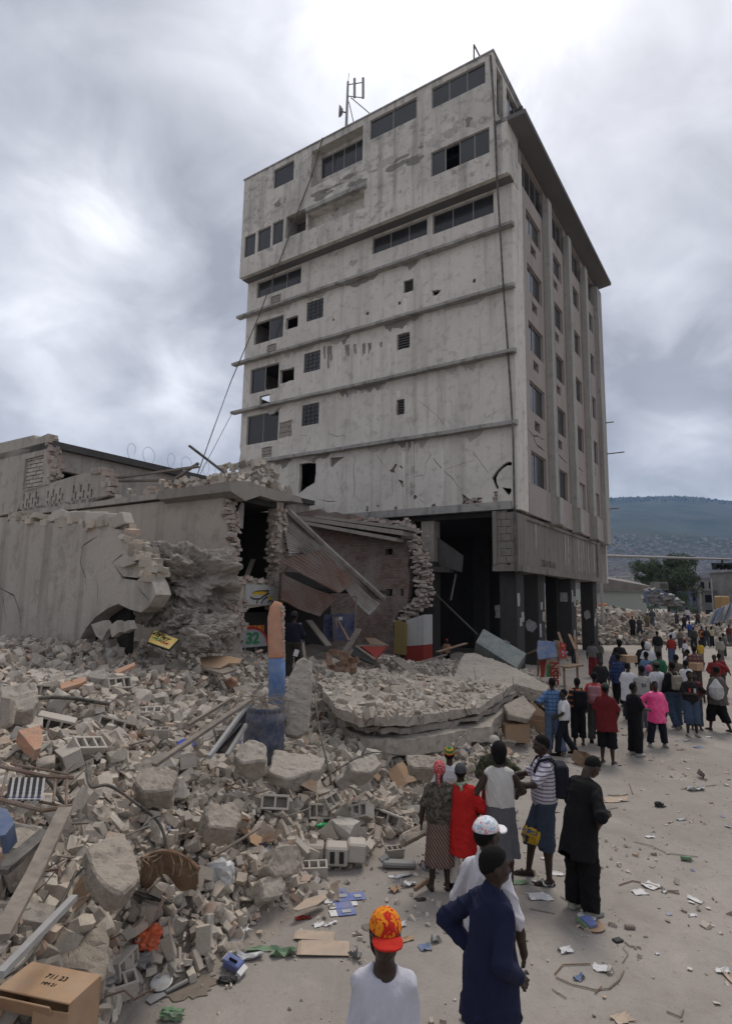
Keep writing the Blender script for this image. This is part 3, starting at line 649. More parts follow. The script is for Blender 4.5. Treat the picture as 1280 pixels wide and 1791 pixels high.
# hanging ceiling piece, pipes in the dark ground floor
MB().fbox(FL, 4.2, 6.0, 5.0, 5.3, -1.3, -.2).build('hanging_slab', 'dark_concrete', tower)
MB().add([FL.P(3.4, 5.9, -.8), FL.P(5.0, 7.0, -.8), FL.P(4.9, 5.4, -.8), FL.P(3.5, 5.0, -.8), FL.P(3.4, 5.9, -.85), FL.P(5.0, 7.0, -.85), FL.P(4.9, 5.4, -.85), FL.P(3.5, 5.0, -.85)], [(0, 1, 2, 3), (7, 6, 5, 4), (0, 4, 5, 1), (1, 5, 6, 2), (2, 6, 7, 3), (3, 7, 4, 0)]).build('hanging_panel', 'dark_concrete', tower)
for p, q in (((752, 1030), (835, 1110)), ((797, 1005), (788, 1050))):
    MB().tube([at(*p, 31.5), at(*q, 29.5)], .05).build('pipe', 'dark_concrete', tower)
# end rods past the far pier
for z_, l_, y_ in ((18.0, .7, 0), (15.4, 1.4, 0), (10.9, .8, 0)):
    MB().tube([FR.P(20.3, z_, .2), FR.P(20.3 + .2, z_ + .05, .2 + l_)], .05).build('rod', 'cable_black', tower)
# cables down the corner
tb = MB(); pts = [((857, 97), PUP + .06), ((862, 160), PUP + .06), ((866, 240), PUP + .06), ((868, 296), PUP + .06), ((874, 400), .5), ((880, 503), .46), ((887, 600), .2), ((893, 690), .2), ((897, 760), .45), ((899, 880), .16), ((902, 1000), .06)]
P3 = []
for (px, py), c in pts:
    a, b = FL.uv(px, py, c); P3.append(FL.P(a, b, c))
tb.tube(P3, .055, 6); tb.build('cable', 'cable_black', tower)
P3 = []
for (px, py), c in (((564, 241), PUP + .1), ((548, 300), PUP + .1), ((520, 372), PUP + .1), ((486, 465), PUP + .1), ((450, 560), .9), ((405, 665), 1.6), ((372, 755), 2.6), ((345, 832), 3.6)):
    a, b = FL.uv(px, py, c); P3.append(FL.P(a, b, c))
MB().tube(P3, .035, 5).build('cable', 'cable_black', tower)
P3 = [FL.P(*FL.uv(px, py, c), c) for (px, py), c in (((405, 725), .5), ((350, 830), 3.4))]
MB().tube(P3, .02, 5).build('cable', 'cable_black', tower)
# roof mast with dish and panel aerials: a thing on the roof
c_ = -1.2
def ant(px, py, c=c_): return FL.P(*FL.uv(px, py, c), c)
b0 = ant(605, 222); b0[2] = Z_ROOF - .1
mast = empty('antenna_mast', tuple(b0), 0, 'slim antenna mast with a round dish and two panel aerials on the roof edge', 'antenna')
top = ant(608.5, 143)
MB().tube([b0, b0 + (top - b0) * .5, top], [.11, .10, .08], 8).build('pole', 'steel_grey', mast)
MB().tube([top, ant(610.5, 128)], .02, 5).build('lightning_rod', 'rusty_steel', mast)
for x0, y0, y1 in ((620, 137, 171), (635, 136, 172)):
    p = ant(x0, y0); q = ant(x0, y1); MB().bar(p, q, .16, .12, upv=tuple(dv)).build('panel_aerial', 'steel_grey', mast, bevel=.01)
for y0, y1 in ((148, 144), (168, 171)):
    MB().tube([ant(609, y0), ant(635, y1)], .035, 5).build('cross_arm', 'rusty_steel', mast)
dc = ant(596, 194.5)
MB().lathe(dc, [(.12, -.16), (.22, -.12), (.36, 0), (.40, .10), (.40, .13), (.30, .14)], 22, axis=tuple(-du * .6 - dv * .5 + du * 1.2)).build('dish', 'steel_grey', mast, smooth=False)
MB().tube([dc, ant(605, 197)], .05, 5).build('bracket', 'rusty_steel', mast)
for e_, o_ in ((ant(618, 213), ant(610, 178)), (ant(646, 198), ant(614, 171))):
    e_ = np.array(e_); MB().tube([o_, e_], .035, 5).build('brace', 'rusty_steel', mast)
pb = FL.P(*FL.uv(828.5, 103, 0), 0); pt_ = FL.P(*FL.uv(828.5, 78, 0), 0); pe = FL.P(*FL.uv(838, 97, 0), 0)
rp = empty('roof_pole', tuple(pb), 0, 'thin bent roof pole with a slanting stay near the roof corner', 'pole')
MB().tube([pb, pt_], .05, 5).build('pole', 'cable_black', rp); MB().tube([pt_, pe], .05, 5).build('stay', 'cable_black', rp)
# ------------------------------------------------------------------ ground, rubble heap
n_ = Nodes('street_dirt'); v_ = n_.coord(); a_ = n_.noise(v_, .22, 6, .65, .4); b_ = n_.noise(v_, 1.3, 7, .68, .3); d_ = n_.noise(v_, 9, 6, .7); e_ = n_.noise(v_, 60, 3, .6)
c_ = n_.mix(n_.ramp(a_, [(.36, 0.), (.64, 1.)]), (.315, .285, .256), (.25, .226, .203)); c_ = n_.mix(n_.ramp(b_, [(.48, 0.), (.72, .75)]), c_, (.21, .185, .162)); c_ = n_.mix(n_.ramp(b_, [(.26, .6), (.42, 0.)]), c_, (.39, .352, .312))
c_ = n_.mix(n_.ramp(d_, [(.55, 0.), (.74, .65)]), c_, (.20, .172, .145)); c_ = n_.mix(n_.ramp(e_, [(.58, 0.), (.72, .7)]), c_, (.15, .13, .115)); st_ = n_.noise(n_.coord((1, 1, 1), rot=(0, 0, -.6)), 1.0, 1); tr_ = n_.noise(n_.coord((3.2, .12, 1), rot=(0, 0, .53)), 1.0, 4, .6); c_ = n_.mix(n_.ramp(tr_, [(.56, 0.), (.68, .35)]), c_, (.215, .19, .165))
n_.bump(n_.math('ADD', n_.math('MULTIPLY', b_, .8), n_.math('ADD', n_.math('MULTIPLY', d_, .35), n_.math('MULTIPLY', e_, .12))), .7, .05); n_.done(c_, .95, .1)
plaster('heap_dust', (0.34, 0.295, 0.25), (0.22, 0.19, 0.165), 0.0, 0.7, 0.9, 4.0)  # colour darkened so the shaded gaps between rubble pieces look deeper
_cp = [(0, 1790, .7), (0, 1700, .9), (0, 1600, 1.1), (0, 1500, 1.3), (0, 1400, 1.5), (0, 1300, 1.7), (0, 1200, 2.0), (0, 1130, 2.3), (-150, 1700, 1.2), (-150, 1500, 1.5), (-150, 1300, 1.9), (-150, 1150, 2.3),
       (150, 1790, .25), (150, 1700, .5), (150, 1600, .8), (150, 1500, 1.05), (150, 1400, 1.3), (150, 1300, 1.6), (150, 1200, 2.0), (150, 1130, 2.3),
       (290, 1750, 0), (320, 1660, .2), (300, 1550, .6), (300, 1450, .9), (300, 1350, 1.15), (300, 1250, 1.5), (300, 1180, 1.9), (300, 1130, 2.1), (240, 1790, 0),
       (420, 1690, 0), (450, 1590, .2), (450, 1500, .5), (450, 1400, .8), (450, 1310, 1.0), (450, 1225, 1.45), (450, 1170, 1.6), (500, 1195, 1.35), (380, 1140, 1.9),
       (540, 1610, 0), (600, 1530, 0), (600, 1470, .2), (600, 1400, .42), (600, 1330, .7), (600, 1290, .85), (600, 1220, 1.2), (600, 1180, 1.4), (600, 1150, 1.4), (560, 1130, 1.5),
       (740, 1490, 0), (740, 1400, .15), (740, 1340, .35), (740, 1295, .55), (740, 1240, 1.0), (740, 1200, 1.15), (740, 1160, .8), (700, 1130, 1.0), (680, 1500, .05),
       (830, 1380, 0), (840, 1310, .2), (840, 1260, .5), (840, 1210, .9), (840, 1170, .9), (790, 1140, .6), (850, 1140, .3),
       (915, 1320, 0), (920, 1250, .22), (920, 1205, .45), (930, 1180, .25), (965, 1260, 0), (1000, 1215, 0), (1050, 1175, 0), (960, 1170, .1), (800, 1430, 0), (640, 1590, 0), (480, 1690, 0), (360, 1760, 0)]
_pts = np.array([[*G(px, py, z)[:2], z] for px, py, z in _cp] + [[6, 5, 0], [4, 9, 0], [8, 14, 0], [9, 20, 0], [12, 25, 0], [2.5, 6.5, 0], [3, 3.5, 0], [0, 4.2, 0], [-1.0, 3.2, 0], [-3, 2.6, .9], [-6, 3, 1.4], [8, 27, 0], [10, 31, 0], [5, 33, 0], [1, 36, .5], [-14, 15, 2.4], [-12, 8, 2.0], [-16, 24, 2.2], [-6, 20, 1.7], [-2, 22, 1.3], [0, 28, .9], [2.5, 29, .6], [-8, 30, 1.5]])
_edge = [G(*p) for p in [(235, 1800), (300, 1752), (380, 1708), (440, 1692), (490, 1648), (560, 1600), (600, 1552), (660, 1520), (740, 1496), (800, 1440), (850, 1378), (915, 1330), (960, 1268), (1000, 1220), (1050, 1172)]]
_ey = np.array([-5, 2.0] + [e[1] for e in _edge] + [60.0]); _ex = np.array([-1.9, -1.9] + [e[0] for e in _edge] + [10.0])
def hgt(x, y):
    x = np.atleast_1d(np.asarray(x, float)); y = np.atleast_1d(np.asarray(y, float)); out = np.empty(len(x))
    for s in range(0, len(x), 20000):
        d2 = (x[s:s + 20000, None] - _pts[:, 0]) ** 2 + (y[s:s + 20000, None] - _pts[:, 1]) ** 2
        wgt = 1 / (d2 + 0.05) ** 2.2; out[s:s + 20000] = (wgt * _pts[:, 2]).sum(1) / wgt.sum(1)
    k = np.clip((np.interp(y, _ey, _ex) - x) / .75, -.2, 1.0)      # the heap runs out along its foot on the street
    out = np.where(k < 1, out * np.clip(k, 0, 1) ** .7 + np.minimum(k, 0) * .4, out)
    return np.maximum(out - 0.03, -0.06)
def T(px, py):                           # where the ray meets the heap (or the street)
    d = ray(px, py); ts = np.linspace(2.0, 60, 2400); P = EYE + ts[:, None] * d
    below = P[:, 2] <= np.maximum(hgt(P[:, 0], P[:, 1]), 0.0)
    i = int(np.argmax(below)) if below.any() else len(ts) - 1
    p = P[i].copy(); p[2] = max(float(hgt(p[0], p[1])[0]), 0.0); return p
go = MB().add([(-4000, -60, 0), (4500, -60, 0), (4500, 4250, 0), (-4000, 4250, 0)], [(0, 1, 2, 3)]).build('ground', 'street_dirt'); tag(go, kind='structure')
def vnoise(x, y, s, seed=0):
    return np.array([mnoise.noise((a * s + seed, b * s - seed, seed * 1.7)) for a, b in zip(x, y)])
gx, gy = np.meshgrid(np.linspace(-15, 9, 200), np.linspace(2.0, 34, 240)); X = gx.ravel(); Y = gy.ravel()
Z = hgt(X, Y); rough = np.clip(Z * 3, 0, 1)
Z = Z + rough * (0.16 * vnoise(X, Y, .9, 3) + 0.09 * vnoise(X, Y, 2.6, 5) + 0.04 * vnoise(X, Y, 7, 9) - .06)
nx_ = 200; ny_ = 240; ii = np.arange(nx_ * ny_).reshape(ny_, nx_)
Fq = np.stack([ii[:-1, :-1], ii[:-1, 1:], ii[1:, 1:], ii[1:, :-1]], -1).reshape(-1, 4)
keep = Z[Fq].max(1) > 0.0; 
mo = link('rubble_mound', np_mesh('rubble_mound', np.stack([X, Y, np.where(Z < .004, -.05, Z)], 1), Fq[keep], True), None, 'heap_dust'); tag(mo, kind='structure')

# ------------------------------------------------------------------ ruined houses along the street
n_ = Nodes('old_brickwork')
def _dot(n, v):
    k = n.new('ShaderNodeVectorMath'); k.operation = 'DOT_PRODUCT'; n.link(n.tc.outputs['Object'], k.inputs[0]); k.inputs[1].default_value = v; return k.outputs['Value']
cb = n_.new('ShaderNodeCombineXYZ'); n_.link(_dot(n_, du), cb.inputs[0]); n_.link(_dot(n_, ez), cb.inputs[1])
bt = n_.new('ShaderNodeTexBrick'); n_.link(cb.outputs[0], bt.inputs['Vector']); bt.inputs['Scale'].default_value = 1.0
bt.inputs['Brick Width'].default_value = .25; bt.inputs['Row Height'].default_value = .09; bt.inputs['Mortar Size'].default_value = .012
bt.inputs['Color1'].default_value = (.17, .10, .08, 1); bt.inputs['Color2'].default_value = (.25, .19, .16, 1); bt.inputs['Mortar'].default_value = (.10, .095, .085, 1)
v_ = n_.coord(); c_ = n_.mix(n_.ramp(n_.noise(v_, .9, 6, .65), [(.42, 0.), (.7, .8)]), bt.outputs['Color'], (.26, .235, .205)); c_ = n_.mix(n_.ramp(n_.noise(v_, 3, 6, .7), [(.5, 0.), (.75, .7)]), c_, (.085, .08, .075))
n_.bump(bt.outputs['Fac'], -.6, .03); n_.done(c_, .95, .1)
n_ = Nodes('rusty_sheet'); v_ = n_.coord(); c_ = n_.mix(n_.ramp(n_.noise(v_, 1.1, 6, .7, .4), [(.35, 0.), (.62, 1.)]), (.23, .20, .18), (.19, .105, .075)); c_ = n_.mix(n_.ramp(n_.noise(v_, 5, 5, .7), [(.5, 0.), (.8, .8)]), c_, (.25, .23, .215)); n_.done(c_, .75, .25)
n_ = Nodes('grey_sheet'); v_ = n_.coord(); c_ = n_.mix(n_.ramp(n_.noise(v_, 1.3, 6, .7, .4), [(.4, 0.), (.7, 1.)]), (.30, .28, .26), (.19, .15, .125)); n_.done(c_, .7, .25)
n_ = Nodes('rough_lump'); v_ = n_.coord(); a_ = n_.noise(v_, 3.5, 8, .7); c_ = n_.mix(n_.ramp(a_, [(.35, 0.), (.65, 1.)]), (.20, .18, .16), (.38, .345, .305)); c_ = n_.mix(n_.ramp(n_.noise(v_, 9, 5, .7), [(.45, 0.), (.75, .7)]), c_, (.30, .25, .21)); n_.bump(a_, 1.0, .12); n_.done(c_, .95, .1)

K = at(397, 1040, 17.0); K[2] = 0
FB = Frame(K, du, ez, -dv); FS = Frame(K, dv, ez, -du)
def onp(fr, pts, c=0.0): return [tuple(fr.uv(x, y, c)) for x, y in pts]
def edge_bricks(parent, fr, line, c0, c1, n, size=(.22, .11, .08), spread=.08, seed=0, mat='brick_islands', name='broken_brick_edge'):
    m_ = MB(); r_ = random.Random(seed); L_ = [math.dist(a, b) for a, b in zip(line[:-1], line[1:])]; tot = sum(L_)
    ang = math.atan2(fr.a[1], fr.a[0])
    for _ in range(n):
        t = r_.uniform(0, tot); k = 0
        while t > L_[k] and k < len(L_) - 1: t -= L_[k]; k += 1
        f = t / L_[k]; a = line[k][0] * (1 - f) + line[k + 1][0] * f; b = line[k][1] * (1 - f) + line[k + 1][1] * f
        s = r_.uniform(.6, 1.25)
        m_.box(fr.P(a + r_.gauss(0, spread), b + r_.gauss(0, spread * .8), r_.uniform(c0, c1)), (size[0] * s, size[1] * s, size[2] * r_.uniform(.8, 1.3)), (r_.gauss(0, .12), r_.gauss(0, .12), ang + r_.gauss(0, .25) + (math.pi / 2 if r_.random() < .4 else 0)))
    return tag(m_.build(name, mat, parent), kind='stuff')
# house with the torn doorway
houseB = empty('ruined_house', tuple(K), 0, 'ruined plaster house torn open at its corner with a tall dark doorway', 'house')
topB = 6.55
sheet('side_wall', [(0.12, 0.3), (14.6, 0.3), (14.6, topB - .05), (0.35, topB - .1)] + [(0.32, 6.0), (0.12, 5.7), (0.2, 5.2), (0.05, 4.9), (0.1, 4.3), (0.02, 3.8), (.12, 3.0), (0.0, 2.2)], [], FB, .4, 'ruin_plaster', houseB)
edge_bricks(houseB, FB, [(.3, 6.3), (.12, 5.6), (.02, 4.6), (-.03, 3.7), (.0, 2.6)], -.38, .0, 150, (.2, .13, .085), .045, 1)
MB().fbox(FB, .25, 12.9, topB - .02, topB + .16, -.5, .12).build('coping', 'ruin_grey', houseB)
rs_ = jag([(2.9, 6.55), (2.75, 6.75), (1.6, 6.8), (.5, 6.86), (-.35, 6.72), (-.3, 6.4)], .05, .3, 4)
sheet('roof_slab', [(-.3, 6.45), (.3, 6.25), (.9, 6.5), (1.6, 6.45), (2.4, 6.55)] + rs_[:-1], [], FS, 3.2, 'raw_concrete', houseB, .25)
# street front: pier right of the doorway, board, lower pier
sheet('brick_pier', [(1.98, 3.1), (2.42, 3.0), (2.36, 3.6), (2.48, 4.1), (2.3, 4.6), (2.42, 5.2), (2.2, 5.8), (2.25, 6.5), (1.92, 6.5), (2.02, 5.6), (1.98, 5.0), (2.1, 4.5), (2.0, 4.1)], [], FS, .4, 'ruin_plaster', houseB)
edge_bricks(houseB, FS, [(2.05, 6.4), (2.0, 5.4), (2.04, 4.4), (2.08, 3.9)], -.4, .05, 90, (.2, .12, .085), .06, 2)
edge_bricks(houseB, FS, [(2.2, 6.4), (2.4, 5.2), (2.35, 4.4), (2.42, 3.2)], -.4, .05, 110, (.2, .12, .085), .06, 3)
sheet('sill_wall', [(-.1, 1.2), (.75, 1.2), (.72, 1.9), (.62, 2.6), (.45, 3.1), (1.9, 3.25), (2.4, 3.05), (2.3, 3.8)] + jag([(2.0, 3.8), (1.2, 3.92), (.4, 3.95), (-.05, 3.85)], .06, .25, 6), [], FS, .4, 'ruin_plaster', houseB)
edge_bricks(houseB, FS, [(0, 3.9), (.9, 4.0), (1.9, 3.9)], -.35, .05, 60, (.2, .14, .1), .06, 4)
edge_bricks(houseB, FS, [(.1, 3.6), (.4, 3.3), (.5, 2.8), (.3, 2.2)], -.1, .06, 110, (.18, .12, .09), .16, 5)
sb = MB().fbox(FS, .68, 2.12, 3.24, 3.84, .002, .04).build('sign_board', 'white_wall', houseB)
def stroke(fr, pts, wd, c, mat, parent, name='painted_stroke'):
    m_ = MB(); ps = onp(fr, pts)
    a = []; b = []
    for i, (x, y) in enumerate(ps):
        x0, y0 = ps[max(i - 1, 0)]; x1, y1 = ps[min(i + 1, len(ps) - 1)]; d = math.hypot(x1 - x0, y1 - y0) or 1
        nx, ny = -(y1 - y0) / d * wd / 2, (x1 - x0) / d * wd / 2; a.append(fr.P(x + nx, y + ny, c)); b.append(fr.P(x - nx, y - ny, c))
    for i in range(len(a) - 1): m_.add([a[i], a[i + 1], b[i + 1], b[i]], [(0, 1, 2, 3)])
    return m_.build(name, mat, parent)
zs = lambda x, y: (400 + x / 5.818, 1020 + y / 5.818)
for pts, wd, mat in (([(235, 100), (290, 82), (400, 78), (360, 125)], .05, 'ink_black'), ([(240, 108), (300, 98), (375, 100)], .10, 'ink_yellow'), ([(210, 140), (240, 160), (310, 160), (350, 130), (400, 100)], .045, 'ink_black'),
                     ([(285, 165), (275, 210)], .045, 'ink_black'), ([(320, 210), (345, 165), (390, 135)], .045, 'ink_black'), ([(400, 140), (430, 165)], .12, 'ink_yellow'), ([(385, 200), (410, 175), (445, 190), (420, 210)], .045, 'ink_black'), ([(150, 200), (165, 172), (182, 195)], .09, 'ink_orange'), ([(145, 205), (165, 165), (188, 200)], .03, 'ink_red')):
    o_ = stroke(FS, [zs(*p) for p in pts], wd, .044, mat, houseB)
# painted shop front inside the lower opening
ci = -.55
sf = MB().fbox(FS, .3, 2.6, .6, 3.0, ci - .1, ci).build('shop_front', 'near_black', houseB)
P_ = onp(FS, [zs(88, 435), zs(355, 520)], ci)
MB().fbox(FS, P_[0][0] - .1, P_[1][0], P_[1][1] - .25, P_[0][1], ci + .003, ci + .02).build('shop_sign', 'ink_orange', houseB)
lettering('shop_lettering', 'EXINA', .42, FS, (P_[0][0] + P_[1][0]) / 2 - .1, (P_[0][1] + P_[1][1]) / 2 - .05, ci + .026, 'ink_yellow', houseB, 0, .95, .012)
lettering('shop_lettering', 'EXINA', .42, FS, (P_[0][0] + P_[1][0]) / 2 - .07, (P_[0][1] + P_[1][1]) / 2 - .07, ci + .0225, 'ink_red', houseB, 0, .95, .012)
q = onp(FS, [zs(215, 650)], ci)[0]; arch = [(q[0] + .78 * math.cos(t), q[1] + .62 * math.sin(t)) for t in np.linspace(0, math.pi, 17)]
sheet('arch_panel', arch, [], FS, .02, 'ink_red', houseB, ci + .048)
sheet('arch_panel', [(q[0] + (x - q[0]) * .88, q[1] + (y - q[1]) * .88) for x, y in arch], [], FS, .02, 'poster_white', houseB, ci + .054)
lettering('shop_number', '32', .46, FS, q[0] + .05, q[1] + .25, ci + .06, 'ink_green', houseB, 0, 1.25, .02)
for px in (155, 265): MB().bar(FS.P(*FS.uv(*zs(px, 650), ci), ci + .04), FS.P(*FS.uv(*zs(px - 12, 830), ci), ci + .04), .05).build('shop_bar', 'timber_grey', houseB)
# the room behind
FSi = Frame(FS.P(0, 0, -3.2), dv, ez, -du)
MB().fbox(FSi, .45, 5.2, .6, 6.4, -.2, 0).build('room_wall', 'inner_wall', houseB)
MB().fbox(FS, 2.6, 2.75, .6, 6.3, -3.2, -.45).build('room_wall', 'near_black', houseB)
MB().fbox(FS, .1, 2.6, 3.55, 3.75, -3.2, -.42).build('room_floor', 'near_black', houseB)
MB().fbox(FS, .1, 2.3, 6.28, 6.44, -3.2, -.02).build('room_ceiling', 'near_black', houseB)
MB().bar(FS.P(1.2, 3.8, -.6), FS.P(2.2, 4.7, -1.2), .16, .03).build('fallen_plank', 'timber_grey', houseB)
MB().add([FS.P(.15, 5.55, -.1), FS.P(.75, 5.5, -.25), FS.P(.75, 6.3, -.25), FS.P(.55, 6.3, -.15), FS.P(.15, 5.55, -.13), FS.P(.75, 5.5, -.28), FS.P(.75, 6.3, -.28), FS.P(.55, 6.3, -.18)], [(0, 1, 2, 3), (7, 6, 5, 4), (0, 4, 5, 1), (1, 5, 6, 2), (2, 6, 7, 3), (3, 7, 4, 0)]).build('loose_sheet', 'grey_sheet', houseB)
# roof rubble along the coping: stuff of the house
m_ = MB(); r_ = random.Random(11)
for i in range(520):
    px = 190 + 330 * r_.random() ** .8; a = 5.9 - (px - 190) / 210 * 5.6 + r_.uniform(-.3, .3) if px < 400 else r_.uniform(-.2, .2)
    pk = .75 * math.exp(-((px - 455) / 28) ** 2) + .38 * math.exp(-((px - 290) / 60) ** 2) + .18
    s = r_.uniform(.06, .26)
    if px < 402: p = FB.P(a, topB + .16 + r_.uniform(-.05, pk), r_.uniform(-2.5, -.05))
    else: p = FS.P((px - 400) / 42, 6.82 + r_.uniform(-.04, pk), r_.uniform(-1.8, .1))
    m_.box(p, (s, s * r_.uniform(.5, 1.2), s * r_.uniform(.4, .9)), (r_.uniform(0, 6), r_.uniform(0, 6), r_.uniform(0, 6)))
tag(m_.build('roof_debris', 'rubble_small', houseB), kind='stuff')
for a, b, c in (((332, 780), (380, 826), -.3), ((190, 838), (330, 812), -.6), ((305, 838), (332, 806), -1.5), ((196, 842), (300, 836), -.9)):
    p = FB.P(*FB.uv(*a, c), c); q = FB.P(*FB.uv(*b, c), c - .4); MB().bar(p, q, .12, .07).build('roof_timber', 'timber_grey' if c != -.3 else 'cable_black', houseB)
# upper storey on the left
def fb(pts): return onp(FB, pts)
up1 = fb([(0, 775), (60, 761), (62, 768), (85, 758), (86, 783), (90, 800), (92, 815), (86, 850), (60, 857), (44, 862), (30, 895), (0, 902)])
up1 = [(20, up1[0][1] + .2)] + up1 + [(20, 6.4)]
patch = fb([(45, 803), (77, 795), (76, 850), (40, 858)])
sheet('upper_wall', up1, [patch], FB, .4, 'ruin_grey', houseB)
pa = [p[0] for p in patch]; pb_ = [p[1] for p in patch]
blocks_fill(FB, (min(pa) - .1, max(pa) + .1, min(pb_) - .05, max(pb_) + .05), -.08, 4, 9, houseB, 'block_cement', .03, .2)
edge_bricks(houseB, FB, fb([(87, 765), (90, 800), (90, 845)]), -.35, .02, 60, (.25, .18, .14), .06, 8)
par = fb([(34, 890), (42, 857), (90, 845), (130, 832), (165, 824), (176, 820), (184, 832), (190, 850), (194, 866), (110, 878)])
slots = []
zw = lambda x, y: (x / 3.048, 740 + y / 3.048)
for (x, y) in [(130, 395), (160, 390), (195, 382), (125, 445), (145, 420), (175, 412), (205, 408), (155, 440), (190, 435), (258, 378), (287, 370), (322, 362), (253, 430), (275, 405), (300, 395), (335, 390), (268, 430), (290, 428), (318, 420), (395, 350), (433, 345), (475, 340), (405, 382), (447, 375), (490, 370), (385, 415), (427, 408), (468, 402)]:
    slots.append(rect(*(lambda a, b: (a - .055, a + .055, b - .17, b + .12))(*FB.uv(*zw(x, y)))))
sheet('vented_parapet', par, slots, FB, .25, 'block_cement' if False else 'ruin_grey', houseB)
edge_bricks(houseB, FB, fb([(165, 822), (180, 826), (190, 850), (195, 866)]), -.22, .03, 40, (.3, .18, .16), .07, 9)
MB().fbox(FB, 4.0, 20, 6.35, 6.72, -.39, -.26).build('parapet_back', 'ruin_grey', houseB)
# receding block behind it
Q = FB.P(*FB.uv(88, 771), -.2); Q0 = Q.copy(); Q0[2] = 0; FQ = Frame(Q0, dv, ez, -du); zq = Q[2]
sheet('receding_wall', [(0, 6.7), (16, 6.7), (16, zq - .3), (0, zq - .3)], [[(0.4, 7.0), (1.6, 7.0), (1.6, zq - 1.1), (.4, zq - 1.1)], jag([(4.6, 6.8), (15.4, 6.8), (15.4, zq - 1.2), (6.5, zq - 1.25), (4.6, zq - 2.0), (4.6, 6.8)], .08, .5, 5)[:-1]], FQ, .3, 'ruin_grey', houseB)
MB().fbox(FQ, -.2, 16.2, zq - .3, zq - .02, -4, .25).build('upper_roof_slab', 'dark_concrete', houseB)
MB().fbox(FQ, .0, 16, 6.7, zq - .32, -2.2, -2.0).build('room_wall', 'near_black', houseB)
for k in range(7): MB().bar(FQ.P(5 + k * 1.4, 6.8, -.2), FQ.P(5.6 + k * 1.5, zq - 1.4, -.6), .14, .08).build('roof_timber', 'timber_grey', houseB)
# razor wire on that roof
rw = MB(); pts = []
for i in range(110):
    t = i / 109; a = t * 6 * 2 * math.pi; c0 = FQ.P(3.2 + 6.5 * t, zq + .30, -.2); pts.append(c0 + np.array([.05, .2, 0]) * math.sin(a * .5) + dv * .5 * math.cos(a) + ez * .5 * math.sin(a))
rz = rw.tube(pts, .009, 4).build('razor_wire', 'steel_grey'); tag(rz, 'loose coils of razor wire on the left ruined roof edge', 'wire')
# --- nearer tilted wall
A0 = at(215, 1040, 12.8); A0[2] = 0
wallA = empty('tilted_wall', tuple(A0), 0, 'pale cracked wall slab leaning at the left with a broken hollow lower corner', 'wall')
FA = Frame(A0, du, ez, -dv)
fa = lambda pts: onp(FA, pts)
oa = fa([(140, 1118), (152, 1097), (168, 1079), (190, 1063), (207, 1056), (228, 1066), (247, 1071), (260, 1061), (273, 1040), (268, 1022), (258, 1003), (250, 985), (236, 972), (222, 955), (208, 940), (206, 926), (190, 922), (160, 921), (130, 915), (75, 914), (30, 905), (0, 905)])
oa = [(7.5, .6)] + [(oa[0][0], .6)] + oa + [(7.5, oa[-1][1] + .1)]
ha = [crack(fa([(172, 937), (145, 955), (141, 985), (150, 1010), (152, 1032)]), .05, 3), crack(fa([(198, 985), (215, 1010), (240, 1013), (247, 1008)]), .05, 5), crack(fa([(0, 1028), (25, 1042), (35, 1070), (38, 1100)]), .07, 6), crack(fa([(170, 1010), (171, 1060)]), .03, 8), crack(fa([(195, 985), (212, 972), (225, 968)]), .04, 9), crack(fa([(240, 1025), (262, 1050)]), .04, 10), crack(fa([(5, 1040), (12, 1090)]), .03, 14)]
sheet('wall', oa, ha, FA, .38, 'ruin_grey', wallA)
MB().fbox(FA, .35, 7.0, .6, 4.6, -.6, -.45).build('inner_face', 'near_black', wallA)
edge_bricks(wallA, FA, fa([(208, 928), (224, 952), (248, 978), (262, 1005)]), -.36, .02, 60, (.26, .18, .12), .06, 12, 'rubble_small', 'broken_edge')
edge_bricks(wallA, FA, fa([(5, 902), (80, 911), (208, 918)]), -.38, -.02, 60, (.3, .22, .14), .06, 13, 'rubble_small', 'broken_edge')
for (x, y, s) in ((93, 905, .42), (115, 903, .3), (130, 906, .4), (155, 909, .45), (180, 911, .42), (200, 910, .4)):
    a, b = FA.uv(x, y); MB().box(FA.P(a, b + .02, -.2), (s * 1.1, s * .8, s * .7), (.05 * x % .4, .1, .6 + x * .02)).build('block', 'block_cement', wallA, bevel=.02)
# plaster plates hanging at its broken corner
for pts, c in (([(200, 985), (218, 968), (237, 985), (215, 992)], .12), ([(160, 1092), (182, 1085), (190, 1100), (178, 1120), (168, 1112)], .3), ([(192, 1095), (205, 1085), (210, 1105), (196, 1115)], .35), ([(208, 1090), (225, 1085), (230, 1100), (215, 1108)], .25)):
    P3 = onp(FA, pts, c); o_ = sheet('plaster_plate', P3, [], FA, .14, 'ruin_grey', wallA, c)
# --- rough lump of fallen concrete between the two walls
def lump(name, c, r, mat, seed, amp=.25, sub=4, parent=None, rot=(0, 0, 0), fr=1.6, flat=False):
    bm = bmesh.new(); bmesh.ops.create_icosphere(bm, subdivisions=sub, radius=1.0); M = Euler(rot).to_matrix()
    for v in bm.verts:
        d = v.co.normalized(); box = d / max(abs(d.x), abs(d.y), abs(d.z)); q = d * .45 + box * .55
        k = 1 + amp * mnoise.fractal(d * fr + Vector((seed, seed * 2.1, 0)), 1.0, 2.0, 7) ; q = q * k
        v.co = M @ Vector((q.x * r[0], q.y * r[1], q.z * r[2]))
    me = bpy.data.meshes.new(name); bm.to_mesh(me); bm.free()
    if not flat: me.polygons.foreach_set('use_smooth', np.ones(len(me.polygons), bool))
    o = link(name, me, parent, mat); o.location = Vector(c); return o
lc = at(325, 1015, 14.0); o_ = lump('concrete_lump', lc, (1.05, .9, .75), 'rough_lump', 4.2, .42, 6, fr=2.6, flat=True, rot=(.1, .15, .4)); tag(o_, 'big rough concrete lump wedged between the leaning wall and the torn house', 'rubble')
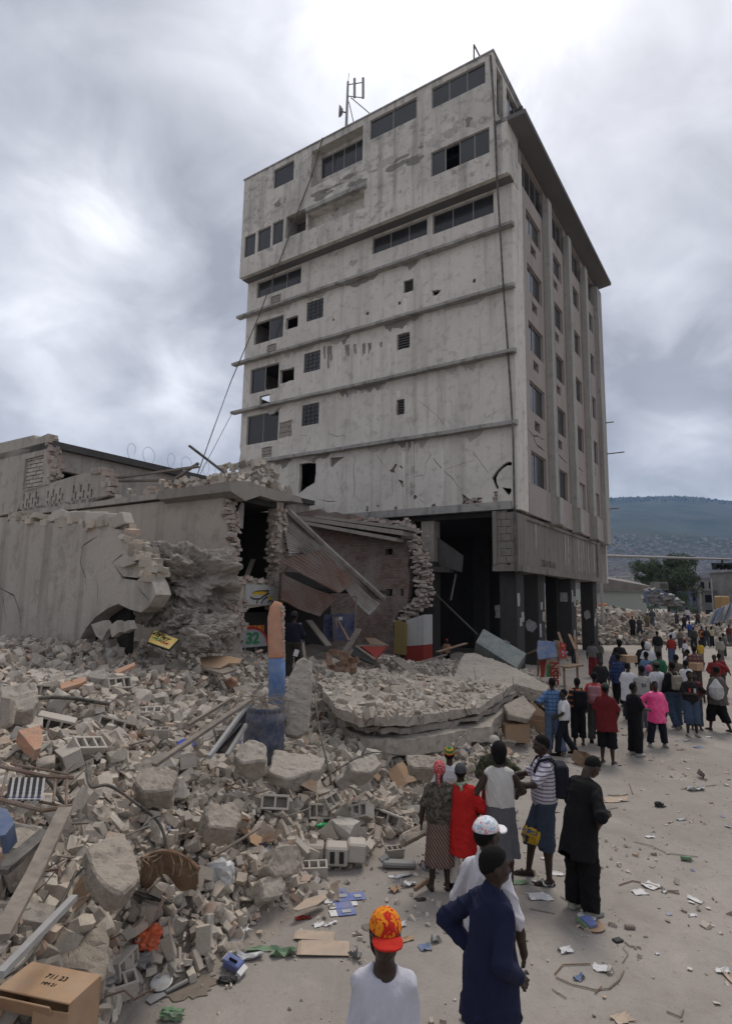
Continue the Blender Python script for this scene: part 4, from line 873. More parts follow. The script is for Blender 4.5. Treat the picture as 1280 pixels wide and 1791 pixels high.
for (x, y, Yd, r, sd_) in ((318, 1085, 13.2, (.5, .4, .28), 2.0), (365, 1105, 13.0, (.5, .4, .35), 3.0), (350, 1120, 12.6, (.4, .3, .25), 6.0), (270, 1060, 13.6, (.35, .3, .4), 9.0)):
    o_ = lump('concrete_lump', at(x, y, Yd), r, 'rough_lump', sd_, .38, 5, fr=2.4, flat=True, rot=(0, 0, sd_)); tag(o_, {318: 'grey concrete lump below the big lump, over the dark gap', 365: 'broken concrete lump at the foot of the torn house corner', 350: 'small concrete lump just left of the shop opening foot', 270: 'upright concrete lump beside the broken corner of the leaning wall'}[x], 'rubble')

# ------------------------------------------------------------------ collapsed shop between that house and the tall block
KP = at(735, 1100, 29.5); KP[2] = 0
FW = Frame(KP, du, ez, -dv); fw_ = lambda pts, c=0.0: onp(FW, pts, c)
party = empty('brick_party_wall', tuple(KP), 0, 'old red brick party wall with a crumbling right edge below the tall block', 'wall')
ow = [(10.5, .3), (1.2, .3)] + jag(fw_([(690, 1130), (690, 1085), (712, 1060), (716, 1020), (712, 990), (722, 960), (712, 930), (700, 915), (640, 906), (560, 890)]), .12, .35, 5) + [(10.5, 8.2)]
hw_ = [rect(*(lambda a, b: (a - .22, a + .22, b - .16, b + .16))(*FW.uv(680, 965))), rect(*(lambda a, b: (a - .2, a + .2, b - .18, b + .18))(*FW.uv(680, 1036))), rect(*(lambda a, b: (a - .08, a + .08, b - .18, b + .18))(*FW.uv(703, 1036)))]
sheet('brick_face', ow, hw_, FW, .35, 'old_brickwork', party)
MB().fbox(FW, .8, 10, 4, 7.5, -.75, -.45).build('backing', 'near_black', party)
edge_bricks(party, FW, fw_([(700, 915), (718, 935), (728, 965), (733, 985), (738, 1010), (738, 1045), (726, 1060), (712, 1075), (705, 1090)]), -.6, .25, 520, (.28, .16, .10), .17, 21)
edge_bricks(party, FW, fw_([(620, 912), (700, 918), (720, 922)]), -.3, .35, 120, (.26, .15, .09), .1, 22)
for (p, q, w1) in (((530, 907), (712, 934), .22), ((536, 915), (700, 945), .18), ((560, 905), (722, 926), .16)):
    MB().bar(FW.P(*FW.uv(*p, .5), .5), FW.P(*FW.uv(*q, .5), .5), .9, w1).build('roof_beam', 'raw_concrete', party)
MB().prism([FW.P(a, b, .3) for a, b in fw_([(710, 1085), (741, 1075), (741, 1128), (710, 1130)], .3)], [FW.P(a, b, -.6) for a, b in fw_([(710, 1085), (741, 1075), (741, 1128), (710, 1130)], .3)]).build('white_pier', 'white_wall', party)
MB().prism([FW.P(a, b, .32) for a, b in fw_([(708, 1130), (741, 1128.5), (741, 1163), (708, 1163)], .3)], [FW.P(a, b, -.6) for a, b in fw_([(708, 1130), (741, 1128.5), (741, 1163), (708, 1163)], .3)]).build('red_plinth', 'red_wall', party)
MB().prism([FW.P(a, b, .5) for a, b in fw_([(690, 1085), (708, 1090), (708, 1146), (688, 1143)], .5)], [FW.P(a, b, -.4) for a, b in fw_([(690, 1085), (708, 1090), (708, 1146), (688, 1143)], .5)]).build('yellow_pier', 'yellow_wall', party)
# corrugated roof sheets
def corrugated(p00, p01, p10, p11, waves, amp, sag, mat, label, nt=10):
    """start edge p00-p01, end edge p10-p11; the ribs run from start to end"""
    p00, p01, p10, p11 = (np.array(p) for p in (p00, p01, p10, p11)); nrm = np.cross(p10 - p00, p01 - p00); nrm /= np.linalg.norm(nrm)
    if nrm @ (EYE - p00) < 0: nrm = -nrm
    ns = waves * 6 + 1; V = []
    for j in range(nt + 1):
        t = j / nt
        for i in range(ns):
            s = i / (ns - 1); p = (p00 * (1 - s) + p01 * s) * (1 - t) + (p10 * (1 - s) + p11 * s) * t
            V.append(p + nrm * amp * math.sin(2 * math.pi * waves * s) + np.array([0, 0, -sag * 4 * t * (1 - t)]) + nrm * .05 * mnoise.noise(Vector((s * 3, t * 3, waves))))
    V = np.array(V); base = np.array([*V.mean(0)[:2], V[:, 2].min()]); n0 = len(V)
    V2 = np.vstack([V, V - nrm * .015]); F_ = []
    for j in range(nt):
        for i in range(ns - 1):
            a = j * ns + i; F_.append((a, a + 1, a + ns + 1, a + ns)); F_.append((a + n0, a + ns + n0, a + ns + 1 + n0, a + 1 + n0))
    me = np_mesh('corrugated_sheet', V2 - base, F_, True); o = link('corrugated_sheet', me, None, mat); o.location = Vector(base); return tag(o, label, 'roof sheet')
zc = lambda x, y: (480 + x / 4.571, 880 + y / 4.571)
A_ = lambda x, y, d: at(*zc(x, y), d)
corrugated(A_(20, 10, 19.5), A_(60, 300, 19.0), A_(880, 768, 25.5), A_(770, 760, 25.0), 9, .055, .0, 'grey_sheet', 'long greyish roof sheet sloping down along the brick party wall')
corrugated(A_(30, 465, 17.9), A_(390, 368, 20.5), A_(515, 720, 20.0), A_(645, 637, 22.5), 12, .075, .0, 'rusty_sheet', 'rusty corrugated roof sheet in the middle, lying over the dark gap')
corrugated(A_(45, 770, 17.7), A_(45, 560, 18.1), A_(360, 905, 19.0), A_(500, 748, 20.3), 11, .075, .04, 'rusty_sheet', 'lowest corrugated sheet, sagging with a curled front corner')
corrugated(A_(80, 215, 18.8), A_(120, 420, 18.6), A_(330, 390, 21.5), A_(230, 400, 20.5), 8, .022, .0, 'grey_sheet', 'small bent grey sheet tucked under the long greyish one by the brick jamb')
corrugated(A_(560, 670, 22.8), A_(660, 640, 23.2), A_(760, 895, 23.4), A_(850, 800, 24.2), 8, .02, .1, 'grey_sheet', 'short pale sheet hanging at the foot of the long greyish one')
MB_ = MB().tube([A_(70, 25, 19.3), A_(420, 360, 22), A_(870, 765, 25.2)], .12, 6); o_ = MB_.build('ridge_cap', 'grey_sheet'); tag(o_, 'narrow ridge cap along the edge of the long roof sheet', 'roof ridge')
# dark back of the collapsed shop
cs = empty('collapsed_shop', tuple(FS.P(5, 0, -3)), 0, 'dark collapsed shop under the corrugated sheets with blue panels', 'shop')
MB().fbox(FS, 2.3, 11.5, .8, 4.6, -5.2, -5.0).build('back_wall', 'near_black', cs)
MB().fbox(FS, 2.9, 10.8, 3.7, 3.85, -5.0, -1.2).build('ceiling', 'near_black', cs)
for (x0, y0, x1, y1, d, mt) in ((480, 885, 645, 1100, 22.0, 'blue_door'), (395, 890, 470, 1110, 22.2, 'blue_door')):
    p = A_(x0, y0, d); q = A_(x1, y1, d); MB().box(tuple((p + q) / 2), (abs(q[0] - p[0]), .06, abs(q[2] - p[2])), (0, 0, .1)).build('blue_panel', mt, cs)
p = A_(528, 922, 21.9); MB().box(tuple(p), (.14, .01, .12), (0, 0, .1)).build('white_sticker', 'white_paper', cs)
for (x0, y0, x1, y1, d) in ((655, 750, 640, 1090, 21.8), (480, 750, 655, 750, 21.8), (490, 920, 500, 1000, 20), (470, 900, 475, 1090, 21.8)):
    MB().bar(A_(x0, y0, d), A_(x1, y1, d), .08, .06).build('door_frame', 'timber_grey', cs)
# ------------------------------------------------------------------ rubble: pieces one by one, the small ones as one mass
def hull_mesh(name, pts, bevel=0.0):
    bm = bmesh.new(); vs = [bm.verts.new(p) for p in pts]; r_ = bmesh.ops.convex_hull(bm, input=vs)
    bmesh.ops.delete(bm, geom=[g for g in r_['geom_interior'] if isinstance(g, bmesh.types.BMVert)], context='VERTS')
    bmesh.ops.dissolve_limit(bm, angle_limit=R(9), verts=bm.verts, edges=bm.edges)
    if bevel: bmesh.ops.bevel(bm, geom=bm.edges, offset=bevel, segments=1, affect='EDGES', profile=.5)
    bmesh.ops.triangulate(bm, faces=bm.faces); bmesh.ops.recalc_face_normals(bm, faces=bm.faces)
    me = bpy.data.meshes.new(name); bm.to_mesh(me); bm.free(); return me
def chunk_pts(r_, ax, ay, az, n=16, boxy=.7):
    P = []
    for _ in range(n):
        d = Vector((r_.gauss(0, 1), r_.gauss(0, 1), r_.gauss(0, 1))).normalized(); b = d / max(abs(d.x), abs(d.y), abs(d.z)); q = d * (1 - boxy) + b * boxy; k = r_.uniform(.82, 1.05)
        P.append((q.x * ax * k, q.y * ay * k, q.z * az * k))
    return P
r_ = random.Random(17)
def cut_box(r_, ax, ay, az, cuts=3, jit=.06):
    """an angular fragment: a box whose corners are knocked off at random"""
    P = []
    cs = [(sx, sy, sz) for sx in (-1, 1) for sy in (-1, 1) for sz in (-1, 1)]; off = set(r_.sample(range(8), cuts))
    for i, (sx, sy, sz) in enumerate(cs):
        c = Vector((sx * ax / 2 * (1 + r_.uniform(-jit, jit)), sy * ay / 2 * (1 + r_.uniform(-jit, jit)), sz * az / 2 * (1 + r_.uniform(-jit, jit))))
        if i in off:
            for k in range(3):
                q = c.copy(); q[k] *= 1 - r_.uniform(.35, 1.5); P.append(tuple(q))
        else: P.append(tuple(c))
    return P
CH = [hull_mesh('concrete_chunk', cut_box(r_, 1, r_.uniform(.6, .95), r_.choice((.22, .35, .5, .7)), r_.choice((2, 3, 4)), .1), .012) for _ in range(18)]
BR = [hull_mesh('broken_brick', cut_box(r_, 1 if k % 3 else .6, .5, .33, (0, 1, 2)[k % 3], .04), .016) for k in range(12)]
SM = [hull_mesh('bit', cut_box(r_, 1, r_.uniform(.5, .95), r_.choice((.12, .25, .4, .6)), r_.choice((2, 3, 4)), .12)) for _ in range(16)] + [hull_mesh('bit', cut_box(r_, 1 if k % 2 else .6, .5, .33, k % 3, .05)) for k in range(10)]
for k, me in enumerate(CH): roughen(me, .34, .05, k * 1.7, 2.6); me.materials.append(MATS['chunk_stone'])
for me in BR: me.materials.append(MATS['brick_clay'])
def arr(me):
    v = np.empty(len(me.vertices) * 3, np.float32); me.vertices.foreach_get('co', v); f = np.empty(len(me.loops), np.int32); me.loops.foreach_get('vertex_index', f); return v.reshape(-1, 3), f.reshape(-1, 3)
SMA = [arr(m_) for m_ in SM]
def rotmats(n, rng, tilt=1.0):
    q = rng.normal(size=(n, 4)); q[:, 0] += (1 - tilt) * 4; q /= np.linalg.norm(q, axis=1)[:, None]; w_, x, y, z = q.T
    return np.stack([1 - 2 * (y * y + z * z), 2 * (x * y - z * w_), 2 * (x * z + y * w_), 2 * (x * y + z * w_), 1 - 2 * (x * x + z * z), 2 * (y * z - x * w_), 2 * (x * z - y * w_), 2 * (y * z + x * w_), 1 - 2 * (x * x + y * y)], 1).reshape(-1, 3, 3)
def mass(name, P, S, rng, mat, tilt=1.0, flat=None):
    n = len(P); M = rotmats(n, rng, tilt) * S[:, None, None]; kind = rng.integers(0, len(SMA), n); VV = []; FF = []; o = 0
    for k, (v, f) in enumerate(SMA):
        idx = np.where(kind == k)[0]
        if not len(idx): continue
        V = np.einsum('nij,vj->nvi', M[idx], v) + P[idx][:, None, :]
        FF.append((f[None] + (np.arange(len(idx)) * len(v))[:, None, None] + o).reshape(-1, 3)); VV.append(V.reshape(-1, 3)); o += V.shape[0] * V.shape[1]
    return tag(link(name, np_mesh(name, np.vstack(VV), np.vstack(FF)), None, mat), kind='stuff')
rng = np.random.default_rng(5)
def inframe(P, m=40):
    v = P - EYE; z = v @ fwd; x = 640 + F_PX * (v @ rt) / z; y = 895.5 - F_PX * (v @ up) / z
    return (z > .5) & (x > -m) & (x < 1280 + m) & (y < 1791 + m * 3), x, y
def scatter(n, hmin):
    x = rng.uniform(-12, 8, n * 4); y = 3.2 + 27 * rng.random(n * 4) ** 1.7; h = hgt(x, y)
    edge = h + .10 * vnoise(x, y, 1.1, 2)
    ok = edge > hmin
    P = np.stack([x, y, np.maximum(h, 0)], 1)[ok]
    f, px, py = inframe(P); 
    walls = ((P - K) @ dv > -.4) & ((P - K) @ du > -.3) & (P[:, 1] > 14)
    P = P[f & ~walls]; return P[:n]
# small grit and bits: one mass
P = scatter(34000, .03); S = .035 + .12 * rng.random(len(P)) ** 3; P[:, 2] += S * rng.uniform(-.1, .45, len(P)); mass('small_rubble', P, S, rng, 'rubble_small')
P = scatter(22000, .06); S = .06 + .18 * rng.random(len(P)) ** 2.6; P[:, 2] += S * rng.uniform(-.05, .55, len(P)); mass('broken_rubble', P, S, rng, 'rubble_small')
P = scatter(7000, -.05); P = P[hgt(P[:, 0], P[:, 1]) < .12]; S = .015 + .075 * rng.random(len(P)) ** 4; P[:, 2] = np.maximum(P[:, 2], 0) + S * .12; mass('street_grit', P, S, rng, 'rubble_small')
# the street itself is strewn with grit
n_g = 5200; x = rng.uniform(-3, 14, n_g); y = 3.0 + 22 * rng.random(n_g) ** 1.5; ok = hgt(x, y) < .03; P = np.stack([x[ok], y[ok], np.zeros(ok.sum())], 1); S = .008 + .035 * rng.random(len(P)) ** 4; P[:, 2] = S * .15; mass('street_gravel', P, S, rng, 'rubble_small')
# individual pieces
ANCH = [('the blue barrel', 461, 1280), ('the leaning wall', 120, 1110), ('the yellow signboard', 285, 1118), ('the rusty chair frame', 60, 1375), ('the tilted square slab', 200, 1510), ('the torn wicker seat', 300, 1500), ('the blue printed carton', 598, 1578), ('the large cardboard box', 95, 1740), ('the orange bag', 258, 1664), ('the layered slab', 700, 1265), ('the upright slab', 520, 1220), ('the painted post', 484, 1150), ('the green bottle', 574, 1462), ('the closed brown carton', 898, 1280), ('the block stub', 575, 1505), ('the terracotta pot', 400, 1205), ('the long dark plank', 350, 1285), ('the black hose', 100, 1262), ('the weathered grey plank', 60, 1530), ('the torn brown board', 390, 1155), ('the wicker-side torn cardboard', 385, 1480), ('the folded carton in the rubble', 700, 1372), ('the pale kerb-like block', 755, 1332), ('the flat tray slab', 730, 1455), ('the smooth leaning slab', 880, 1175), ('the terracotta strip', 128, 1193), ('the square cement block', 262, 1262), ('the weathered boulder', 275, 1362), ('the mossy boulder', 390, 1425), ('the looped hose', 250, 1590), ('the white plastic sack', 384, 1552), ('the dark window frame', 400, 1275), ('the broken wooden crate', 600, 1170), ('the torn house corner', 395, 1100), ('the long slab piece', 130, 1670), ('the red headscarf', 745, 1400), ('the brown carton flap', 525, 1385), ('the green wrapper', 455, 1664), ('the grey cabinet', 870, 1135), ('the orange-faced chunk', 55, 1290), ('the dark boulder', 45, 1465), ('the split lump', 480, 1550)]
def near(px, py):
    n_, ax, ay = min(ANCH, key=lambda a: math.hypot(px - a[1], (py - a[2]) * 1.3)); dx, dy = px - ax, py - ay; r = math.hypot(dx, dy)
    if r < 22: return 'right at ' + n_
    return ((('just ' if r < 50 else '') + ('right of ' if dx > 0 else 'left of ')) if abs(dx) > abs(dy) else ('close ' if r < 50 else '') + ('below ' if dy > 0 else 'behind ')) + n_
me_d = {me.name: (lambda v: tuple(v.max(0) - v.min(0)))(arr(me)[0]) for me in CH + BR}
def place_pieces(meshes, n, smin, smax, powr, kindname, group, what, sink):
    P = scatter(n * 5, .05); S = smin + (smax - smin) * rng.random(len(P)) ** powr
    _, px, py = inframe(P); dep = np.linalg.norm(P - EYE, axis=1)
    vis = (px > -20) & (px < 1290) & (py < 1800) & (py > 1100); sc_ = np.where(vis, S / dep, 0); order = np.argsort(-sc_)[:n]
    M = rotmats(n, rng, .75)
    for k, i in enumerate(order):
        me = meshes[int(rng.integers(len(meshes)))]; o = bpy.data.objects.new(kindname, me); col.objects.link(o)
        s = S[i]; o.matrix_world = Matrix.Translation(Vector(P[i]) + Vector((0, 0, s * sink))) @ Matrix(M[k].tolist()).to_4x4() @ Matrix.Diagonal((s, s, s, 1))
        size = 'large' if s > smin + .6 * (smax - smin) else ('middling' if s > smin + .3 * (smax - smin) else 'small')
        ds = sorted(me_d[me.name]); shape = 'flat' if ds[0] < .34 * ds[2] else ('blocky' if ds[0] > .55 * ds[2] else 'wedge-like'); tag(o, f'{size} {shape} {what} {near(px[i], py[i])}', 'rubble', group)
place_pieces(CH, 290, .14, .38, 2.6, 'concrete_chunk', 'concrete chunks of the rubble heap', 'concrete chunk', .14)
place_pieces(BR, 295, .16, .25, 1.5, 'broken_brick', 'bricks strewn over the rubble heap', 'loose brick', .12)
# ------------------------------------------------------------------ single finds in and round the heap
plaster('rough_slab', (0.39, 0.34, 0.285), (0.16, 0.138, 0.118), 0.0, 0.9, 1.0, 4.5)
def plane3(a, b, c):
    P = [at(*q) for q in (a, b, c)]; n = np.cross(P[1] - P[0], P[2] - P[0]); n /= np.linalg.norm(n)
    if n @ (EYE - P[0]) < 0: n = -n
    return P[0], n
def plate(name, poly, tri, thick, mat, label=None, cat=None, group=None, parent=None, rough=0.0, seed=0, bevel=0.0):
    """a flat-sided piece: its near face runs through three (px, py, distance) points"""
    o, n = plane3(*tri); pp = jag(poly + [poly[0]], rough, 14, seed)[:-1] if rough else poly
    F0 = [hit(x, y, o, n) for x, y in pp]; B0 = [f - n * thick * (1 if not rough else (1 + .25 * math.sin(i * 2.1 + seed))) for i, f in enumerate(F0)]
    base = np.array([*np.mean(F0, 0)[:2], min(min(f[2] for f in F0), min(f[2] for f in B0))]) if parent is None else None
    m_ = MB().prism(F0, B0); 
    if parent is not None: return m_.build(name, mat, parent, bevel=bevel)
    me = m_.mesh(name, base, False, bevel)
    if rough: roughen(me, max(thick * .28, .04), .030 * min(1, thick * 3), seed, 8.0)
    ob = link(name, me, None, mat); ob.location = Vector(base); return tag(ob, label, cat, group)
def put(name, mb, px, py, rot, mat, label, cat, dz=0.0, group=None, bevel=0.0, smooth=False, p=None):
    o = link(name, mb.mesh(name, None, smooth, bevel), None, mat); p = T(px, py) if p is None else p
    o.location = Vector(p) + Vector((0, 0, dz)); o.rotation_euler = rot; return tag(o, label, cat, group)
# pancaked roof slab: two layers with debris on top
SLP = [(590, 1238, 11.6), (631, 1254, 11.2), (699, 1254, 11.5), (772, 1246, 12.6), (839, 1236, 13.8), (898, 1196, 16.5), (800, 1186, 17.5), (690, 1178, 16.5), (600, 1180, 15.0), (556, 1192, 13.2)]
rs = random.Random(8)
top = [at(*q) for q in SLP]; cc = np.mean(top, 0)
def ring(pts, k=5, j=.04):
    out = []
    for i in range(len(pts)):
        a, b = pts[i], pts[(i + 1) % len(pts)]
        for t in range(k): out.append(a + (b - a) * t / k + np.array([rs.uniform(-j, j), rs.uniform(-j, j), rs.uniform(-j, j) * .35]))
    return out
slab = empty('collapsed_slab', (cc[0], cc[1], .6), 0, 'collapsed floor slab lying in layers at the foot of the tall block, debris on top', 'slab')
R0 = ring(top); 
def layer(lo_, hi_, mat):
    m_ = MB().prism(lo_, hi_); me = roughen(m_.mesh('slab_layer', base_of(slab)), .11, .04, 3.1, 1.5); link('slab_layer', me, slab, mat)
layer([p - np.array([0, 0, .17]) for p in R0], R0, 'weathered_slab')
R1 = [p + np.array([.05, .16, -.24]) * 1.0 for p in ring(top, 6, .1)]
layer([p - np.array([0, 0, .11]) for p in R1], R1, 'raw_concrete')
R2 = [p + np.array([.2, .05, -.42]) for p in ring(top, 5, .06)]
layer([p - np.array([0, 0, .30]) for p in R2], R2, 'weathered_slab')
# debris on the slab
D = []; 
while len(D) < 1300:
    a, b = rs.random(), rs.random(); i = rs.randrange(len(top)); p = cc + (top[i] - cc) * math.sqrt(a) * (1 - b * .0) + (top[(i + 1) % len(top)] - top[i]) * b * math.sqrt(a) * .98
    D.append(p)
D = np.array(D); S = .03 + .20 * rng.random(len(D)) ** 4.5; D[:, 2] += S * .1; mass('slab_debris', D, S, rng, 'rubble_small', .6)
for k in range(26):                        # bent reinforcing bars along its broken edge
    a = top[1 + k % 5]; b = top[2 + k % 5]; t = rs.random(); p = a + (b - a) * t + np.array([0, 0, -.15]); q = p + np.array([rs.uniform(-.15, .15), -.12, rs.uniform(-.05, .25)]); e = q + np.array([rs.uniform(-.2, .2), -.05, rs.uniform(-.25, .3)])
    MB().tube([p, q, e], .008, 4).build('bent_bar', 'rusty_steel', slab)
plate('smooth_slab', [(807, 1150), (814, 1143), (830, 1142), (900, 1168), (960, 1200), (953, 1210), (900, 1197), (870, 1199), (815, 1198), (792, 1190)], ((811, 1145, 22.0), (958, 1203, 19.0), (795, 1192, 18.6)), .35, 'weathered_slab', 'smooth pale slab leaning behind the collapsed layered slab, near the grey cabinet', 'slab', rough=1.2, seed=4)
plate('upright_slab', [(518, 1160), (530, 1150), (546, 1156), (546, 1210), (540, 1278), (520, 1288), (498, 1284), (499, 1218), (507, 1185)], ((530, 1150, 10.2), (540, 1280, 9.8), (498, 1284, 9.75)), .32, 'weathered_slab', 'upright broken concrete slab beside the blue barrel', 'slab', rough=1.5, seed=5, bevel=.015)
for poly, tri, th, lb in (
    ([(150, 1484), (185, 1463), (219, 1452), (232, 1480), (250, 1534), (216, 1564), (190, 1553), (165, 1525)], ((150, 1484, 5.2), (219, 1452, 5.6), (216, 1564, 4.95)), .2, 'tilted square concrete slab under a black cable'),
    ([(58, 1690), (95, 1660), (140, 1640), (185, 1608), (192, 1650), (188, 1705), (165, 1722), (150, 1700), (100, 1700)], ((58, 1690, 5.1), (185, 1608, 5.6), (165, 1722, 5.1)), .3, 'long broken slab piece behind the large cardboard box'),
    ([(480, 1310), (570, 1325), (560, 1345), (500, 1362), (470, 1350)], ((480, 1310, 9.3), (570, 1325, 9.2), (470, 1350, 8.7)), .2, 'flat slab piece lying in front of the upright slab'),
    ([(610, 1335), (655, 1315), (668, 1338), (650, 1352), (618, 1350)], ((610, 1335, 9.2), (655, 1315, 9.6), (618, 1350, 9.1)), .3, 'blocky slab piece below the layered slab'),
    ([(710, 1318), (775, 1322), (800, 1338), (790, 1348), (712, 1340)], ((710, 1318, 10.6), (775, 1322, 10.4), (712, 1340, 10.3)), .28, 'long pale kerb-like block behind the rasta beanie'),
    ([(706, 1455), (748, 1435), (757, 1452), (712, 1475), (706, 1468)], ((706, 1455, 8.2), (748, 1435, 8.6), (712, 1475, 8.1)), .14, 'flat tray-like slab beside the woman in the striped skirt'),
    ([(0, 1200), (62, 1193), (70, 1215), (58, 1240), (0, 1245)], ((0, 1200, 8.0), (62, 1193, 8.2), (0, 1245, 7.7)), .35, 'square slab end at the left edge on stacked blocks'),
    ([(0, 1215), (22, 1220), (20, 1268), (0, 1275)], ((0, 1215, 7.0), (22, 1220, 7.0), (0, 1275, 6.9)), .12, 'upright pale slab sliver at the left edge'),
    ([(240, 1345), (290, 1338), (312, 1352), (300, 1380), (250, 1385), (236, 1368)], ((240, 1345, 7.3), (312, 1352, 7.3), (250, 1385, 7.0)), .3, 'weathered concrete boulder left of the window frame'),
    ([(360, 1410), (410, 1402), (425, 1425), (415, 1450), (365, 1445)], ((360, 1410, 6.9), (410, 1402, 7.1), (365, 1445, 6.7)), .3, 'mossy concrete boulder with a yellowish stain'),
    ([(415, 1308), (435, 1292), (465, 1300), (466, 1330), (425, 1335), (410, 1325)], ((415, 1308, 8.4), (465, 1300, 8.5), (425, 1335, 8.2)), .35, 'round-shouldered boulder in front of the blue barrel'),
    ([(880, 1232), (915, 1215), (938, 1240), (925, 1258), (890, 1250)], ((880, 1232, 15.2), (915, 1215, 16.2), (925, 1258, 14.8)), .15, 'flat slab piece leaning right of the layered slab'),
    ([(20, 1448), (60, 1440), (72, 1462), (60, 1490), (10, 1485)], ((20, 1448, 5.3), (60, 1440, 5.4), (10, 1485, 5.0)), .3, 'dark concrete boulder below the rusty frame'),
    ([(485, 1480), (520, 1475), (530, 1500), (522, 1530), (480, 1535), (468, 1515)], ((485, 1480, 7.2), (520, 1475, 7.4), (480, 1535, 7.0)), .3, 'rounded concrete boulder left of the block stub'),
    ([(455, 1540), (485, 1520), (503, 1545), (490, 1570), (460, 1575)], ((455, 1540, 6.9), (485, 1520, 7.1), (460, 1575, 6.8)), .25, 'split concrete lump above the two-tone block'),
    ([(385, 1690 - 40), (425, 1640), (430, 1660), (400, 1672)], ((385, 1650, 6.4), (425, 1640, 6.5), (400, 1672, 6.3)), .18, 'low concrete chunk by the green wrapper')):
    plate('slab_piece', poly, tri, th * .85, 'rough_slab' if len(lb) % 2 else 'weathered_slab', lb, 'rubble', 'large slab pieces in the heap', rough=1.6, seed=len(lb), bevel=.02)
# hollow cement blocks
def hollow_block(nh=3):
    m_ = MB(); L_, W_, H_ = .40, .20, .20; t = .03; xs = np.linspace(-L_ / 2, L_ / 2, nh + 1)
    cu = MB()
    m_.box((0, -W_ / 2 + t / 2, 0), (L_, t, H_)); m_.box((0, W_ / 2 - t / 2, 0), (L_, t, H_))
    for x in xs: m_.box((min(max(x, -L_ / 2 + t / 2), L_ / 2 - t / 2), 0, 0), (t, W_ - 2 * t + .001, H_ - .002))
    m_.box((0, 0, -H_ / 2 + .02), (L_ - .002, W_ - 2 * t, .02)); return m_
HB3 = hollow_block(3).mesh('concrete_block', bevel=.004); HB2 = hollow_block(2).mesh('concrete_block', bevel=.004)
for me in (HB3, HB2): me.materials.append(MATS['block_cement'])
for k, (px, py, rx, ry, rz, s, lb) in enumerate((
    (553, 1437, 68, 12, 40, 1.05, 'hollow cement block lying open side up beside the green bottle'), (575, 1420, 55, 0, 65, .95, 'hollow cement block leaning behind the one by the green bottle'),
    (548, 1538, 12, 0, 8, .85, 'small three-slot hollow block at the street edge above the blue carton sheet'), (628, 1440, 60, -20, -30, 1.0, 'hollow block with a broken saddle top among the bricks'),
    (680, 1448, 70, 10, -25, .95, 'hollow block half buried left of the flat tray slab'), (690, 1500, 10, 0, 15, .6, 'small single hollow block on the street near the grey plastic piece'),
    (40, 1262, 80, 0, 20, 1.0, 'hollow block standing on end at the left edge'), (62, 1225, 85, 10, 70, 1.0, 'hollow block in the stack at the left edge'), (95, 1288, 95, 15, 20, 1.2, 'long hollow block with dark cavities over the orange tile piece'),
    (262, 1262, 20, 0, 15, .9, 'square cement block on the dusty slope left of the planks'), (190, 1285, 70, 20, 40, 1.0, 'grey hollow block with a dark end among the left rubble'), (150, 1330, 35, 10, 60, 1.0, 'hollow block resting below the terracotta strip'),
    (330, 1355, 80, 30, 100, 1.0, 'hollow block with a round hole near the window frame'), (280, 1292, 10, 0, 5, .7, 'small two-hole block lying flat below the square cement block'), (590, 1205, 75, 0, 10, 1.0, 'hollow block on the layered slab behind the upright slab'),
    (735, 1178, 15, 0, -10, 1.1, 'white hollow block panel on top of the layered slab'), (690, 1170, 15, 0, -12, 1.2, 'second white hollow block end to end on the layered slab'), (205, 1212, 60, 0, 50, 1.0, 'tilted hollow block above the terracotta strip'),
    (140, 1130, 35, 10, 20, 1.1, 'big cement block at the foot of the leaning wall'), (120, 1345, 70, 0, 130, 1.0, 'hollow block beside the rusty frame'), (225, 1180, 40, 30, 30, 1.0, 'cement block on the crest below the leaning wall'),
    (640, 1390, 65, 15, 80, .9, 'hollow block in the brick pile right of the brown carton flap'), (480, 1420, 65, 5, 10, .9, 'cement block among bricks left of the green bottle'), (205, 1750, 15, 0, 35, .75, 'solid cement brick lying right of the cardboard box'), (212, 1710, 80, 0, 80, .75, 'upright cement brick left of the orange bag'))):
    me = HB3 if k % 3 != 1 else HB2; o = bpy.data.objects.new('concrete_block', me); col.objects.link(o); p = T(px, py); o.location = Vector(p) + Vector((0, 0, .12 * s)); o.rotation_euler = (R(rx), R(ry), R(rz)); o.scale = (s,) * 3
    tag(o, lb, 'block', 'hollow cement blocks in the rubble')
# block stub at the street edge: three blocks mortared together
stub = empty('block_stub', tuple(T(575, 1512)), 0, 'stub of mortared hollow blocks lying at the street edge', 'rubble')
for k, (x, y, z, sx) in enumerate(((-.24, 0, .13, .34), (.1, -.02, .13, .30), (.36, .02, .16, .24))):
    o_ = link('block', MB().box((x, y, z), (sx, .26, .24), (0, .04 * k, .03 * k)).mesh('block', bevel=.025), stub, 'block_cement')
for x in (.05, .17): link('hollow', MB().box((x, -.152, .13), (.06, .012, .14)).mesh('hollow'), stub, 'near_black')  # dark plates on the block face, painted shade in place of holes
# the painted post
pc = at(484, 1225, 11.2); post = empty('painted_post', tuple(pc - np.array([0, 0, .5])), 0, 'curved post painted orange above and blue below, beside the shop opening', 'post')
axis = [at(x, y, 11.2) for x, y in ((482, 1250), (484, 1222), (485, 1190), (484, 1150), (484, 1147), (483, 1110), (482, 1080), (484, 1062), (487, 1053))]
def post_part(pts, rs_): return MB().tube(pts, rs_, 14)
post_part(axis[:4], [.15, .155, .155, .155]).build('blue_part', 'post_blue', post, True); post_part(axis[3:], [.157, .158, .155, .15, .125, .075]).build('orange_part', 'post_orange', post, True)
edge = MB(); 
for k in range(16):
    p = at(494.5, 1062 + k * 6, 11.15); edge.box(p, (.06, .08, .05), (k, k * .7, 0))
tag(edge.build('broken_edge', 'brick_islands', post), kind='stuff')
